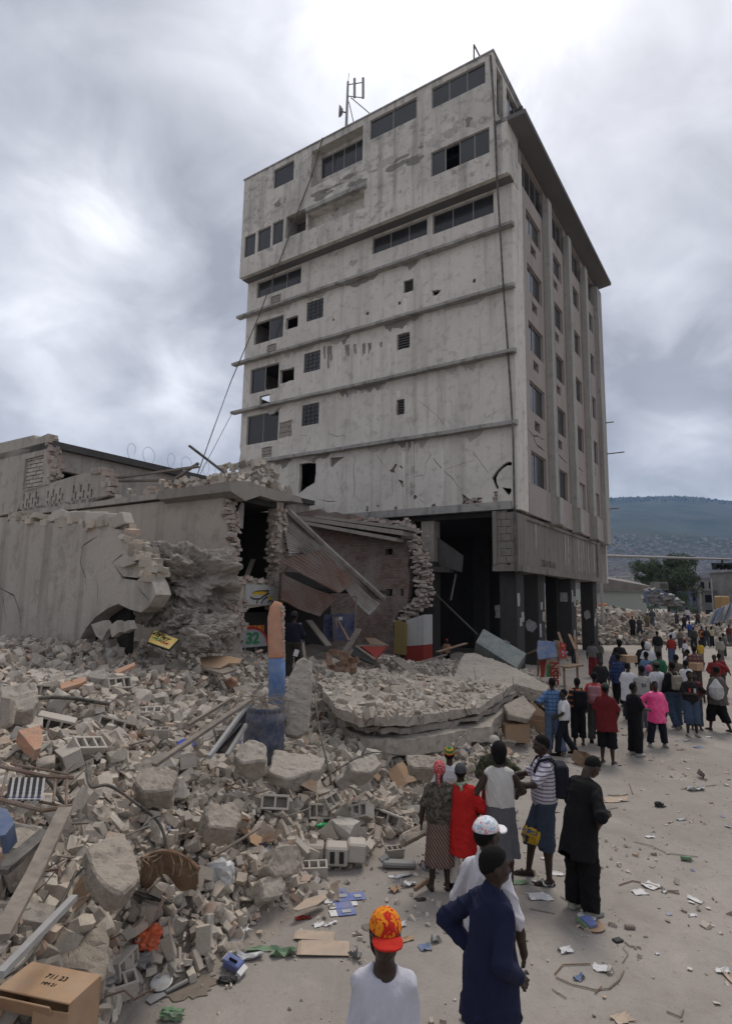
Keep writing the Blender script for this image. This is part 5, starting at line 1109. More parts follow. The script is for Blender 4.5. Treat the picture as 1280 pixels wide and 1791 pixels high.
# barrel
bp = at(461, 1316, 9.7); bar = empty('blue_barrel', tuple(bp - np.array([0, 0, .15])), 0, 'battered dusty blue plastic barrel beside the upright slab', 'barrel')
prof = [(.27, 0), (.31, .05), (.315, .30), (.325, .33), (.315, .36), (.315, .62), (.33, .66), (.315, .70), (.29, .76), (.27, .78), (.285, .80), (.285, .84), (.26, .85), (.25, .80)]
b_ = MB().lathe((0, 0, 0), prof, 28); link('body', b_.mesh('body', smooth=True), bar, 'barrel_blue')
link('dirt_fill', MB().lathe((0, 0, .78), [(.25, 0), (.2, .06), (.05, .1)], 12).mesh('dirt_fill'), bar, 'heap_dust')
dry = MB()
for k in range(46):
    a = rs.uniform(0, 6.28); p = np.array([.2 * math.cos(a), .2 * math.sin(a) - .05, .84]); q = p + np.array([rs.uniform(-.25, .25), rs.uniform(-.3, .05), rs.uniform(-.1, .12)]); e = q + np.array([rs.uniform(-.1, .1), rs.uniform(-.1, .05), -rs.uniform(.05, .3)])
    dry.tube([bp + p, bp + q, bp + e], .006, 4)
tag(dry.build('dry_twigs', 'timber_grey'), 'tangle of dry twigs hanging over the blue barrel', 'twigs', kind='stuff')
# dark window frame leaning on planks
wf = empty('window_frame', tuple(T(400, 1320)), 0, 'dark glazed window frame leaning in the heap left of the blue barrel', 'window frame')
plate('glass_sheet', [(434, 1232), (428, 1268), (398, 1318), (372, 1318)], ((434, 1232, 9.1), (428, 1268, 9.0), (372, 1318, 8.0)), .03, 'window_glass', parent=wf)
for a, b in (((438, 1226, 9.05), (366, 1324, 7.9)), ((430, 1268, 8.95), (397, 1322, 8.2))): MB().bar(at(*a), at(*b), .05, .05).build('frame_bar', 'steel_grey', wf)
def timber(pts, w1, mat, label, cat='plank', h=.04):
    P_ = [at(*p) for p in pts]; base = np.array([*P_[0][:2], min(p[2] for p in P_)]); m_ = MB()
    for a, b in zip(P_[:-1], P_[1:]): m_.bar(a, b, w1, h)
    o = link('plank' if cat == 'plank' else cat.replace(' ', '_'), m_.mesh('plank', base), None, mat); o.location = Vector(base); return tag(o, label, cat)
for pts, w1, mat, lb in (
    ([(270, 1338, 7.6), (438, 1224, 9.0)], .09, 'timber_grey', 'long dark plank rising to the window frame top'), ([(330, 1268, 8.5), (405, 1222, 9.2)], .05, 'timber_grey', 'short thin plank above the long dark plank'),
    ([(0, 1640, 3.9), (60, 1530, 4.5), (115, 1415, 5.2)], .11, 'timber_grey', 'long weathered grey plank at the left edge'), ([(0, 1525, 4.6), (82, 1455, 5.1)], .12, 'cable_black', 'dark charred plank below the rusty frame'),
    ([(0, 1705, 3.8), (130, 1570, 4.7)], .05, 'steel_grey', 'thin grey pole lying beside the long weathered plank'), ([(690, 1150, 20), (740, 1190, 17.5)], .35, 'timber_grey', 'wide grey plank sloping below the red plinth'),
    ([(600, 1145, 20), (628, 1100, 21)], .22, 'timber_grey', 'upright grey plank leaning in the collapsed shop'), ([(588, 1080, 21.3), (610, 1120, 20.5)], .09, 'timber_brown', 'thin slanting batten before the blue panel'), ([(540, 1085, 20), (575, 1130, 19.5)], .3, 'timber_grey', 'wide dusty board leaning behind the man in the ruin'),
    ([(525, 1090, 18.5), (534, 1155, 17)], .08, 'timber_grey', 'narrow pale batten beside the man in the ruin'), ([(675, 1185, 17), (745, 1215, 16)], .1, 'timber_grey', 'grey batten on the layered slab'), ([(730, 1160, 22), (780, 1145, 24)], .12, 'timber_grey', 'batten pointing into the dark ground floor'), ([(765, 1140, 23), (815, 1125, 25)], .15, 'timber_brown', 'brown board by the dark ground floor'),
    ([(725, 1556, 7.6), (760, 1532, 7.9)], .035, 'timber_brown', 'thin stick lying by the striped skirt woman'), ([(1028, 1646, 6.9), (1125, 1636, 7.0)], .07, 'timber_grey', 'grey stick with a hooked wire lying on the street')):
    timber(pts, w1, mat, lb)
# rusty frame with a woven seat
rf = empty('rusty_frame', tuple(T(60, 1400)), 0, 'rusty broken chair frame with a woven blue and yellow seat', 'chair')
for pts in ([(0, 1340, 6.0), (80, 1358, 5.9), (130, 1360, 6.0)], [(20, 1336, 6.3), (120, 1354, 6.1)], [(0, 1398, 5.5), (75, 1418, 5.4), (125, 1410, 5.6)], [(70, 1402, 5.7), (122, 1412, 5.6)], [(14, 1345, 6.0), (2, 1395, 5.6)], [(98, 1360, 5.95), (94, 1405, 5.6)], [(118, 1358, 6.0), (116, 1408, 5.65)], [(50, 1352, 6.0), (40, 1404, 5.6)]):
    MB().tube([at(*p) for p in pts], .02 if len(pts) > 2 else .013, 6).build('frame_tube', 'rusty_steel', rf)
for i in range(12):
    mt = 'sign_yellow' if i < 2 else ('steel_grey' if i % 2 else 'blue_door')
    t = i / 11; a = at(20 - 6 * t, 1362 + 36 * t, 5.9 - .35 * t); b = at(78 - 4 * t, 1362 + 36 * t, 5.9 - .35 * t); MB().bar(a, b, .012, .028, upv=(0, 1, 0)).build('woven_strap', mt, rf)
for i in range(12):
    t = i / 11; a = at(20 + 58 * t, 1360, 5.89); b = at(13 + 60 * t, 1400, 5.53); MB().bar(a, b, .02, .006).build('woven_strap', 'steel_grey' if i % 2 else 'ink_black', rf)
# torn wicker seat
wk = empty('torn_wicker_seat', tuple(T(310, 1510)), 0, 'torn brown wicker seat with a frayed rim, half buried', 'wicker seat')
m_ = MB(); nn = 26; A1 = []; B1 = []
for i in range(nn + 1):
    t = i / nn; x = 248 + 100 * t; yt = 1506 - 28 * math.sin(math.pi * (t * .85 + .05)) + 22 * t; A1.append(at(x, yt, 5.75 + .1 * math.sin(t * 9))); B1.append(at(x - 4, yt + 50 + 10 * math.sin(t * 11), 6.3))
for i in range(nn): m_.add([A1[i], A1[i + 1], B1[i + 1], B1[i]], [(0, 1, 2, 3)])
m_.build('shell', 'cardboard_dark', wk); MB().tube(A1, .018, 6).build('rim', 'timber_brown', wk)
for k in range(26):
    p = A1[rs.randrange(nn)]; q = p + np.array([rs.uniform(-.12, .12), -.03, -rs.uniform(.03, .2)]); MB().tube([p, (p + q) / 2 + np.array([.03, -.02, 0]), q], .006, 4).build('frayed_strand', 'cardboard_dark', wk)
# cables and hoses
def hose(pts, r_c, label, mat='cable_black', cat='cable', sub=6):
    P_ = [T(*p[:2]) + np.array([0, 0, p[2]]) for p in pts]; out = []
    for i in range(len(P_) - 1):
        p0, p1, p2, p3 = P_[max(i - 1, 0)], P_[i], P_[i + 1], P_[min(i + 2, len(P_) - 1)]
        for t in np.linspace(0, 1, sub, endpoint=False): out.append(.5 * ((2 * p1) + (-p0 + p2) * t + (2 * p0 - 5 * p1 + 4 * p2 - p3) * t * t + (-p0 + 3 * p1 - 3 * p2 + p3) * t ** 3))
    out.append(P_[-1]); base = np.array([*out[0][:2], min(p[2] for p in out)]); m_ = MB().tube([p - base for p in out], r_c, 6); nm = 'hose' if cat == 'hose' else 'cable'
    o = link(nm, m_.mesh(nm, smooth=True), None, mat); o.location = Vector(base); return tag(o, label, cat)
hose([(0, 1280, .3), (60, 1268, .35), (120, 1260, .3), (190, 1258, .2)], .03, 'thick black hose across the left rubble', cat='hose')
hose([(0, 1455, .25), (40, 1432, .35), (75, 1432, .35), (110, 1450, .2)], .022, 'black cable arching at the left edge')
hose([(148, 1400, .35), (155, 1430, .3), (185, 1462, .45), (235, 1478, .4), (275, 1492, .3), (295, 1520, .15)], .017, 'black cable draped over the tilted square slab')
hose([(345, 1525, .12), (300, 1548, .2), (245, 1560, .2), (212, 1578, .22), (210, 1592, .2), (235, 1600, .16), (280, 1600, .12), (315, 1604, .08)], .022, 'doubled black hose looping below the tilted slab', cat='hose')
hose([(345, 1530, .1), (300, 1554, .16), (250, 1566, .18), (222, 1582, .2), (222, 1592, .16), (260, 1598, .12)], .014, 'thin black cable following the looped hose')
hose([(120, 1590, .2), (160, 1560, .25), (200, 1555, .2), (250, 1530, .5), (275, 1500, .4)], .011, 'thin wire from the wicker seat to the looped hose')
hose([(556, 1200, .35), (552, 1240, .6), (550, 1280, .6), (560, 1330, .4), (575, 1370, .2), (580, 1390, .05)], .016, 'bent black bar hanging from the slab edge', cat='bar')
hose([(552, 1275, .5), (575, 1290, .5), (588, 1275, .5), (585, 1300, .3), (560, 1310, .3)], .012, 'curled thin bar beside the layered slab', cat='bar')
hose([(545, 1410, .15), (530, 1435, .2), (520, 1450, .15), (495, 1450, .1), (460, 1435, .1)], .013, 'black cable loop left of the hollow blocks')
hose([(615, 1425, .15), (640, 1435, .18), (680, 1440, .12), (695, 1442, .1)], .02, 'dark pipe lying among the bricks', cat='pipe')
hose([(560, 1378, .1), (640, 1352, .3), (700, 1352, .3), (755, 1353, .3)], .009, 'thin wire stretched before the slab', cat='wire')
hose([(0, 1800, .3), (40, 1760, .3), (85, 1700, .35), (130, 1580, .25)], .012, 'thin wire along the long plank', cat='wire')
hose([(145, 1560, .1), (180, 1545, .25), (190, 1560, .2), (165, 1580, .1), (150, 1570, .12)], .012, 'short coil of wire left of the tilted slab')
# signs, boards, pots
sg = empty('yellow_sign', tuple(at(285, 1135, 12.2)), 0, 'yellow signboard with dark lettering lying on the crest of the heap', 'sign')
so, sn = plane3((270, 1102, 12.6), (312, 1118, 12.3), (296, 1135, 11.9)); sa = at(312, 1118, 12.3) - at(270, 1102, 12.6); sa -= sn * (sa @ sn); sa /= np.linalg.norm(sa); sbv = np.cross(sn, sa)
if sbv[2] < 0: sbv = -sbv
FSg = Frame(hit(286, 1118, so, sn), sa, sbv, sn)
q = [FSg.uv(*p) for p in ((270, 1102), (312, 1118), (296, 1135), (259, 1122))]
sheet('board', [tuple(x) for x in q], [], FSg, .03, 'sign_yellow', sg); sheet('rim', [(x * 1.06, y * 1.08) for x, y in q], [], FSg, .03, 'ink_black', sg, -.008)
for t_, x, y, mt, sz in (('AVE PET', -.12, .04, 'ink_black', .14), ('MURS', -.05, -.08, 'ink_green', .12), ('AZUR', .12, -.1, 'ink_red', .1), ('AUTO', -.2, .12, 'ink_black', .09)): lettering('lettering', t_, sz, FSg, x, y, .006, mt, sg, -.08)
plate('broken_board', [(350, 1150), (395, 1146), (424, 1152), (418, 1160), (400, 1160), (385, 1168), (355, 1166)], ((350, 1150, 12.8), (424, 1152, 12.6), (385, 1168, 12.2)), .03, 'cardboard', 'torn orange-brown board on the heap in front of the torn house', 'board', rough=1.0)
plate('grey_board', [(352, 1168), (400, 1163), (415, 1170), (390, 1178)], ((352, 1168, 12.2), (400, 1163, 12.5), (390, 1178, 12.0)), .04, 'timber_grey', 'grey board under the torn orange-brown board', 'board')
put('clay_pot', MB().lathe((0, 0, 0), [(.03, 0), (.10, .03), (.135, .10), (.12, .19), (.07, .23), (.08, .26)], 18), 400, 1208, (.5, .6, 0), 'terracotta', 'round terracotta pot on the heap left of the painted post', 'pot', .05, smooth=True)
plate('terracotta_strip', [(105, 1195), (150, 1183), (152, 1190), (140, 1196), (108, 1205)], ((105, 1195, 9.3), (150, 1183, 9.7), (108, 1205, 9.1)), .05, 'terracotta', 'orange terracotta strip on the left slope', 'tile')
plate('terracotta_strip', [(200, 1172), (236, 1158), (237, 1163), (205, 1178)], ((200, 1172, 10.6), (236, 1158, 11.0), (205, 1178, 10.4)), .05, 'terracotta', 'thin orange strip higher up the dusty slope', 'tile')
plate('tiled_block', [(33, 1278), (70, 1268), (76, 1290), (72, 1308), (62, 1312)], ((33, 1278, 7.0), (70, 1268, 7.2), (62, 1312, 6.8)), .14, 'terracotta', 'concrete chunk with an orange painted face at the left', 'rubble', rough=.8)
plate('painted_slab', [(0, 1412), (14, 1415), (26, 1440), (10, 1460), (0, 1462)], ((0, 1412, 5.0), (26, 1440, 4.9), (0, 1462, 4.8)), .2, 'tarp_blue', 'pale blue painted slab corner at the left edge', 'slab')
put('green_bottle', MB().lathe((0, 0, 0), [(.035, 0), (.042, .02), (.042, .15), (.035, .19), (.014, .24), (.014, .27)], 14), 574, 1462, (R(75), 0, R(-40)), 'green_plastic', 'green plastic bottle among the hollow blocks', 'bottle', .12, smooth=True)
put('blue_wrapper', MB().add(*[[(-.12, -.05, 0), (.0, -.08, .05), (.13, -.03, .0), (.1, .06, .04), (-.05, .07, .05), (-.13, .04, .01), (0, 0, .07), (0, 0, -.02)], [(6, 0, 1), (6, 1, 2), (6, 2, 3), (6, 3, 4), (6, 4, 5), (6, 5, 0), (7, 1, 0), (7, 2, 1), (7, 3, 2), (7, 4, 3), (7, 5, 4), (7, 0, 5)]]), 325, 1318, (.2, .1, .3), 'blue_plastic', 'bright blue plastic wrapper beside the long dark plank', 'wrapper', .12)
# wreckage of furniture by the collapsed shop
wd = empty('broken_wooden_box', tuple(T(600, 1180)), 0, 'broken brown wooden crate lying open before the collapsed shop', 'crate')
zc2 = lambda x, y: (480 + x / 4.571, 880 + y / 4.571)
for a, b in (((440, 1195), (440, 1300)), ((440, 1195), (510, 1195)), ((510, 1195), (580, 1270)), ((440, 1300), (545, 1345)), ((580, 1270), (545, 1345)), ((580, 1265), (670, 1250)), ((580, 1265), (580, 1365)), ((545, 1350), (650, 1340)), ((510, 1210), (600, 1215)), ((500, 1300), (580, 1265))):
    MB().bar(at(*zc2(*a), 15.2), at(*zc2(*b), 15.0), .14, .05, upv=(0, 1, 0)).build('slat', 'timber_brown', wd)
plate('panel', [zc2(600, 1220), zc2(665, 1255), zc2(655, 1340), zc2(560, 1365), zc2(590, 1280)], ((*zc2(600, 1220), 15.2), (*zc2(665, 1255), 15.3), (*zc2(560, 1365), 14.9)), .05, 'timber_brown', parent=wd)
dr = empty('red_counter', tuple(T(640, 1160)), 0, 'overturned dark red counter with a pale rim by the brick wall', 'counter')
plate('red_face', [zc2(690, 1142), zc2(905, 1138), zc2(810, 1245), zc2(770, 1200)], ((*zc2(690, 1142), 20), (*zc2(905, 1138), 20.3), (*zc2(810, 1245), 18.5)), .06, 'red_wall', parent=dr)
MB().bar(at(*zc2(650, 1142), 20), at(*zc2(910, 1136), 20.2), .10, .05).build('rim', 'timber_grey', dr); MB().bar(at(*zc2(650, 1145), 20), at(*zc2(800, 1250), 18.4), .10, .05).build('rim', 'timber_grey', dr)
plate('dark_side', [zc2(650, 1150), zc2(800, 1250), zc2(790, 1285), zc2(610, 1210)], ((*zc2(650, 1150), 20), (*zc2(800, 1250), 18.5), (*zc2(610, 1210), 18.8)), .05, 'near_black', parent=dr)
plate('yellow_board', [zc2(725, 1080), zc2(800, 1075), zc2(900, 1130), zc2(760, 1125)], ((*zc2(725, 1080), 23), (*zc2(800, 1075), 23.5), (*zc2(760, 1125), 21.5)), .05, 'cardboard_dark', 'tan board lying at the foot of the yellow pier', 'board')
# grey cabinet thrown against the columns
zz3 = lambda x, y: (640 + x / 3.048, 880 + y / 3.048)
cb_ = empty('metal_cabinet', tuple(at(*zz3(720, 860), 25)), 0, 'grey-green metal cabinet lying tilted before the arcade columns', 'cabinet')
co_, cn_ = plane3((*zz3(625, 668), 26.0), (*zz3(855, 800), 25.0), (*zz3(585, 740), 25.4))
F0 = [hit(*zz3(*p), co_, cn_) for p in ((625, 668), (855, 800), (803, 880), (585, 740))]; B0 = [f - cn_ * .55 for f in F0]
MB().prism(F0, B0).build('body', 'teal_metal', cb_, bevel=.02)
e1 = (F0[1] - F0[0]); e2 = F0[3] - F0[0]; F0i = [F0[0] + e1 * a + e2 * b + cn_ * .006 for a, b in ((.04, .08), (.94, .08), (.94, .9), (.04, .9))]
MB().prism(F0i, [f - cn_ * .004 for f in F0i]).build('door', 'teal_metal', cb_); MB().bar(F0[0] + e1 * .5 + cn_ * .02, F0[0] + e1 * .62 + cn_ * .02, .05, .03).build('handle', 'steel_grey', cb_)
# street stall with a blue tarp and a printed sheet
st = empty('street_stall', tuple(G(965, 1185)), 0, 'street stall with a blue tarp over a printed cloth before the columns', 'stall')
dS = 25.0
zs5 = lambda x, y: (860 + x / 5.268, 840 + y / 5.268)
plate('tarp', [zs5(*p) for p in ((425, 1475), (575, 1485), (605, 1625), (430, 1650), (412, 1570))], ((*zs5(425, 1475), dS), (*zs5(605, 1625), dS - .4), (*zs5(430, 1650), dS - .5)), .05, 'tarp_blue', parent=st)
plate('printed_cloth', [zs5(*p) for p in ((440, 1655), (600, 1640), (640, 1800), (450, 1815))], ((*zs5(440, 1655), dS), (*zs5(600, 1640), dS), (*zs5(450, 1815), dS - .2)), .04, 'cardboard_pale', parent=st)
plate('printed_strip', [zs5(*p) for p in ((572, 1470), (625, 1480), (640, 1660), (605, 1640))], ((*zs5(572, 1470), dS), (*zs5(625, 1480), dS), (*zs5(605, 1640), dS - .1)), .04, 'cardboard_dark', parent=st)
plate('red_patch', [zs5(*p) for p in ((440, 1660), (500, 1650), (480, 1815), (450, 1815))], ((*zs5(440, 1655), dS - .01), (*zs5(600, 1640), dS - .01), (*zs5(450, 1815), dS - .21)), .01, 'red_wall', parent=st)
plate('green_patch', [zs5(*p) for p in ((505, 1700), (545, 1695), (550, 1812), (500, 1813))], ((*zs5(440, 1655), dS - .01), (*zs5(600, 1640), dS - .01), (*zs5(450, 1815), dS - .21)), .01, 'ink_green', parent=st)
FSt = Frame(at(*zs5(590, 1650), dS - .35), (1, 0, 0), (0, 0, 1), (0, -1, 0))
lettering('lettering', 'NSPE', .5, FSt, -.12, -.55, .0, 'red_wall', st, -math.pi / 2, .8, .02); lettering('lettering', 'OCO', .34, FSt, .28, .35, .0, 'ink_red', st, -math.pi / 2, .8, .02)
for x, y0, y1 in ((425, 1480, 1800), (610, 1480, 1800), (520, 1480, 1660)): MB().bar(at(*zs5(x, y0), dS + .3), at(*zs5(x, y1), dS + .3), .07).build('leg', 'timber_brown', st)
for (x0, y0, x1, y1) in ((610, 1400, 700, 1660), (710, 1420, 770, 1560), (760, 1430, 790, 1700), (330, 1600, 420, 1560)):
    a = at(*zs5(x0, y0), 26); b = at(*zs5(x1, y1), 25); MB().bar(a, b, .10, .05).build('loose_lath', 'timber_brown', st)
tb_ = empty('wooden_bench', tuple(G(1000, 1180)), 0, 'low wooden bench beside the street stall', 'bench')
p0 = at(*zs5(650, 1720), 24.0); p1 = at(*zs5(795, 1700), 24.6); MB().bar(p0, p1, .5, .06).build('seat', 'cardboard_dark', tb_)
for t in (.08, .92):
    p = p0 + (p1 - p0) * t; MB().bar(p, np.array([*p[:2], 0]), .07).build('leg', 'timber_brown', tb_)
plate('blue_tarp_scrap', [zs5(640, 1560), zs5(700, 1580), zs5(660, 1620), zs5(630, 1610)], ((*zs5(640, 1560), 25.5), (*zs5(700, 1580), 25.2), (*zs5(630, 1610), 25)), .03, 'tarp_blue', 'small blue tarp scrap right of the stall', 'tarp')
# cartons
def carton(px, py, size, rz, label, mat='cardboard', flaps=(), tilt=(0, 0), p=None, open_top=False, dz=0.0):
    p = T(px, py) if p is None else p; o = empty('cardboard_box', tuple(p + np.array([0, 0, dz])), rz, label, 'box'); o.rotation_euler = (tilt[0], tilt[1], rz); sx, sy, sz = size; t = .012
    for nm, c, s in (('side', (0, -sy / 2, sz / 2), (sx, t, sz)), ('side', (0, sy / 2, sz / 2), (sx, t, sz)), ('side', (-sx / 2, 0, sz / 2), (t, sy - t, sz)), ('side', (sx / 2, 0, sz / 2), (t, sy - t, sz)), ('bottom', (0, 0, t / 2), (sx - t, sy - t, t))):
        link(nm, MB().box(c, s).mesh(nm), o, mat)
    if not open_top: link('top', MB().box((0, 0, sz + t / 2), (sx, sy, t)).mesh('top', bevel=.004), o, mat)
    for (side, ang) in flaps:
        L_ = sy * .5 if side[0] else sx * .5; w_ = sy if side[0] else sx
        m_ = MB().box((0, 0, 0), (L_ if side[0] else w_, w_ if side[0] else L_, t)); f = link('flap', m_.mesh('flap'), o, mat)
        a = R(ang); f.location = (side[0] * (sx / 2 + math.cos(a) * L_ / 2), side[1] * (sy / 2 + math.cos(a) * L_ / 2), sz + math.sin(a) * L_ / 2); f.rotation_euler = (side[1] * a, -side[0] * a, 0)
    return o
carton(898, 1294, (.62, .5, .42), .15, 'closed brown cardboard box at the foot of the rubble', dz=-.02)
carton(935, 1275, (.6, .45, .3), -.3, 'open orange-brown carton behind the closed box', 'cardboard', (((1, 0), 20), ((0, 1), 60), ((-1, 0), 40)), (.1, .12), None, True)
carton(951, 1250, (.25, .4, .6), .1, 'narrow carton standing by the man in the blue plaid shirt', 'cardboard_dark')
carton(1017, 1336, (.36, .3, .22), .5, 'crushed brown carton on the street in front of the maroon polo', 'cardboard_dark', (((1, 0), -20), ((0, -1), 30)), (.25, .2), None, True)
# big open box at the lower left: opening faces the camera
bx = at(80, 1806, 4.35); 
bigb = empty('cardboard_box', (bx[0], bx[1], bx[2] - .12), R(-14), 'large open cardboard box at the lower left corner', 'box')
W_, D_, H_ = .56, .30, .42; t = .012
for nm, c, s, rot in (('top', (0, 0, H_), (W_, D_, t), (0, 0, 0)), ('bottom', (0, 0, 0), (W_, D_, t), (0, 0, 0)), ('back', (0, D_ / 2, H_ / 2), (W_, t, H_ - t), (0, 0, 0)), ('side', (-W_ / 2 + t / 2, 0, H_ / 2), (t, D_ - t, H_ - t), (0, 0, 0)), ('side', (W_ / 2 - t / 2, 0, H_ / 2), (t, D_ - t, H_ - t), (0, 0, 0)),
                  ('flap', (-.10, -D_ / 2 - .02, H_ - .06), (W_ * .99, t, .13), (.5, 0, 0)), ('flap', (-W_ / 2 - .12, -D_ / 2 - .06, H_ / 2 - .05), (.27, t, H_ * .9), (0, .35, .5)), ('flap', (W_ / 2 - .12, -D_ / 2 - .012, H_ / 2 - .03), (.25, t, H_ * .93), (0, 0, .08))):
    link(nm, MB().box(c, s, rot).mesh(nm, bevel=.003), bigb, 'cardboard')
FBx = Frame((0, 0, H_ + t / 2 + .004), (1, 0, 0), (0, 1, 0), (0, 0, 1))
lt = text_mesh('711 23', .06, .001); o_ = link('printed_mark', lt, bigb, 'ink_black'); o_.location = (0.02, .04, H_ + t / 2 + .003)
lt = text_mesh('MM 21', .04, .001); o_ = link('printed_mark', lt, bigb, 'ink_black'); o_.location = (0.02, -.03, H_ + t / 2 + .003)
# ------------------------------------------------------------------ far side of the street
plain('leaf_green', (0.085, 0.112, 0.055), .7, .2, vary=.5, scale=.8)
plain('bark', (0.09, 0.07, 0.055), .9, .1)
plain('far_concrete', (0.22, 0.21, 0.195), .9, .1, vary=.4, scale=.6)
plain('far_roof', (0.20, 0.18, 0.165), .8, .2, vary=.3, scale=1)
plain('pale_green_wall', (0.34, 0.37, 0.33), .9, .1, vary=.2)
plain('digger_yellow', (0.34, 0.22, 0.09), .6, .3)
plain('signal_black', (0.02, 0.02, 0.02), .5, .3)
n_ = Nodes('forest_slope'); v_ = n_.coord(); c_ = n_.mix(n_.ramp(n_.noise(v_, .006, 8, .7), [(.38, 0.), (.62, 1.)]), (.022, .034, .026), (.055, .062, .045)); c_ = n_.mix(n_.ramp(n_.noise(v_, .05, 4, .7), [(.5, 0.), (.8, .6)]), c_, (.03, .04, .02)); n_.done(c_, .95, .05)
stone('far_debris', [(0, (.07, .06, .052)), (.3, (.17, .145, .12)), (.6, (.30, .265, .225)), (.85, (.42, .385, .335)), (.93, (.30, .15, .09)), (.97, (.10, .14, .22)), (1, (.5, .48, .45))], bump=.2)
rm = random.Random(31)
plaster('far_dust', (0.27, 0.235, 0.20), (0.13, 0.112, 0.095), 0.0, .8, .8, 1.0)
# far heap across the open lot
fx, fy = np.meshgrid(np.linspace(8, 60, 90), np.linspace(46, 84, 60)); X = fx.ravel(); Y = fy.ravel()
def fheap(X, Y):
    f = np.clip((Y - 50.5 - np.clip((X - 24) * .10, -1, 4)) / 11, 0, 1); g = np.clip((84 - Y) / 14, 0, 1)
    return 3.1 * f ** .8 * g * (1 - .35 * np.clip((X - 22) / 12, 0, 1)) + .5 * vnoise(X, Y, .22, 4) * f + .25 * vnoise(X, Y, .7, 6) * f - .12
Zf = fheap(X, Y); ii = np.arange(90 * 60).reshape(60, 90); Fq = np.stack([ii[:-1, :-1], ii[:-1, 1:], ii[1:, 1:], ii[1:, :-1]], -1).reshape(-1, 4)
o_ = link('rubble_mound', np_mesh('rubble_mound', np.stack([X, Y, Zf], 1), Fq, True), None, 'far_dust'); tag(o_, kind='structure')
x = rng.uniform(9, 45, 22000); y = 49.5 + 30 * rng.random(22000) ** 1.4; h = fheap(x, y); k = h > .0; P = np.stack([x, y, h], 1)[k]; S = .12 + .75 * rng.random(len(P)) ** 6; P[:, 2] += S * .15; mass('far_rubble', P, S, rng, 'far_debris')
# scraps of litter on the far heap
for (px, py, w_, h_, d, mt, lb) in ((1053, 1058, 10, 5, 56, 'ink_orange', 'orange scrap on the far heap beside the corner column'), (1130, 1040, 5, 14, 60, 'tarp_blue', 'blue car door standing at the wreck on the far heap'),
                                   (1210, 1090, 16, 8, 58, 'white_paper', 'pale tarp hump on the far heap behind the crowd')):
    a = at(px, py, d); k = d / 1035; o_ = lump('scrap', a, (w_ * k / 2, .5, h_ * k / 2), mt, px * .1, .2, 3); tag(o_, lb, 'scrap')
# crushed vehicle on the heap
wr = empty('crushed_truck', tuple(at(1155, 1058, 60)), 0, 'crushed grey vehicle on top of the far rubble heap', 'wreck')
for (px, py, w_, h_, mt, sd_) in ((1150, 1047, 44, 18, 'grey_plastic', 1), (1140, 1040, 22, 20, 'grey_plastic', 2), (1168, 1052, 36, 14, 'grey_plastic', 3), (1160, 1050, 14, 12, 'rusty_steel', 5)):
    a = at(px, py, 60); k = 60 / 1035; o_ = lump('crumpled_panel', a - base_of(wr), (w_ * k / 2, .8, h_ * k / 2), mt, sd_ * 3.3, .45, 4, flat=True, fr=2.5); o_.parent = wr
for p, q in (((1128, 1035), (1150, 1032)), ((1150, 1032), (1180, 1046)), ((1128, 1036), (1132, 1058))): MB().bar(at(*p, 59.3), at(*q, 59.3), .18).build('roof_rail', 'tarp_blue', wr)
sc2 = empty('crumpled_sheet', tuple(at(1270, 1085, 50)), 0, 'crumpled blue-grey metal sheet rising at the right edge of the far heap', 'metal sheet')
for k in range(7): plate('fold', [(1236 + k * 6, 1092 - k * 1.5), (1250 + k * 6, 1066 - k * 2.5), (1257 + k * 6, 1064 - k * 2.5), (1243 + k * 6, 1093 - k * 1.5)], ((1236 + k * 6, 1092 - k * 1.5, 50 + .3 * (k % 2)), (1250 + k * 6, 1066 - k * 2.5, 50.5), (1243 + k * 6, 1093 - k * 1.5, 50 + .3 * ((k + 1) % 2))), .04, 'tarp_blue' if k % 3 == 1 else 'steel_grey', parent=sc2)
# low shed with a sloping roof
sh = empty('low_shed', tuple(G(1090, 1095)), 0, 'low pale green shed with a wide sloping grey roof behind the far heap', 'shed')
d = 82
P4 = [at(1020, 1005, d), at(1141, 1026, d), at(1131, 1034, d), at(1020, 1033, d)]
MB().prism(P4, [p + np.array([0, 8, 1.2]) for p in P4]).build('roof', 'far_roof', sh)
a = at(1020, 1033, d + .5); b = at(1131, 1070, d + .5); MB().box8([(a[0], a[1], b[2] - 3), (b[0], a[1], b[2] - 3), (b[0], a[1] + 6, b[2] - 3), (a[0], a[1] + 6, b[2] - 3), (a[0], a[1], a[2]), (b[0], a[1], a[2]), (b[0], a[1] + 6, a[2]), (a[0], a[1] + 6, a[2])]).build('wall', 'pale_green_wall', sh)
for p, q in (((1058, 1009), (1104, 1008)), ((1104, 1008), (1104, 1020)), ((1079, 1009), (1079, 1016))): MB().bar(at(*p, d + 6), at(*q, d + 6), .25).build('roof_frame', 'white_wall', sh)
a = at(1141, 1032, 70); b = at(1163, 1018, 70); MB().box(tuple((a + b) / 2), (b[0] - a[0], 1.2, b[2] - a[2])).build('air_unit', 'far_concrete', sh)
MB().box(tuple((a + b) / 2 + np.array([.25, -.65, 0])), (.8, .1, .6)).build('air_grille', 'dark_concrete', sh)
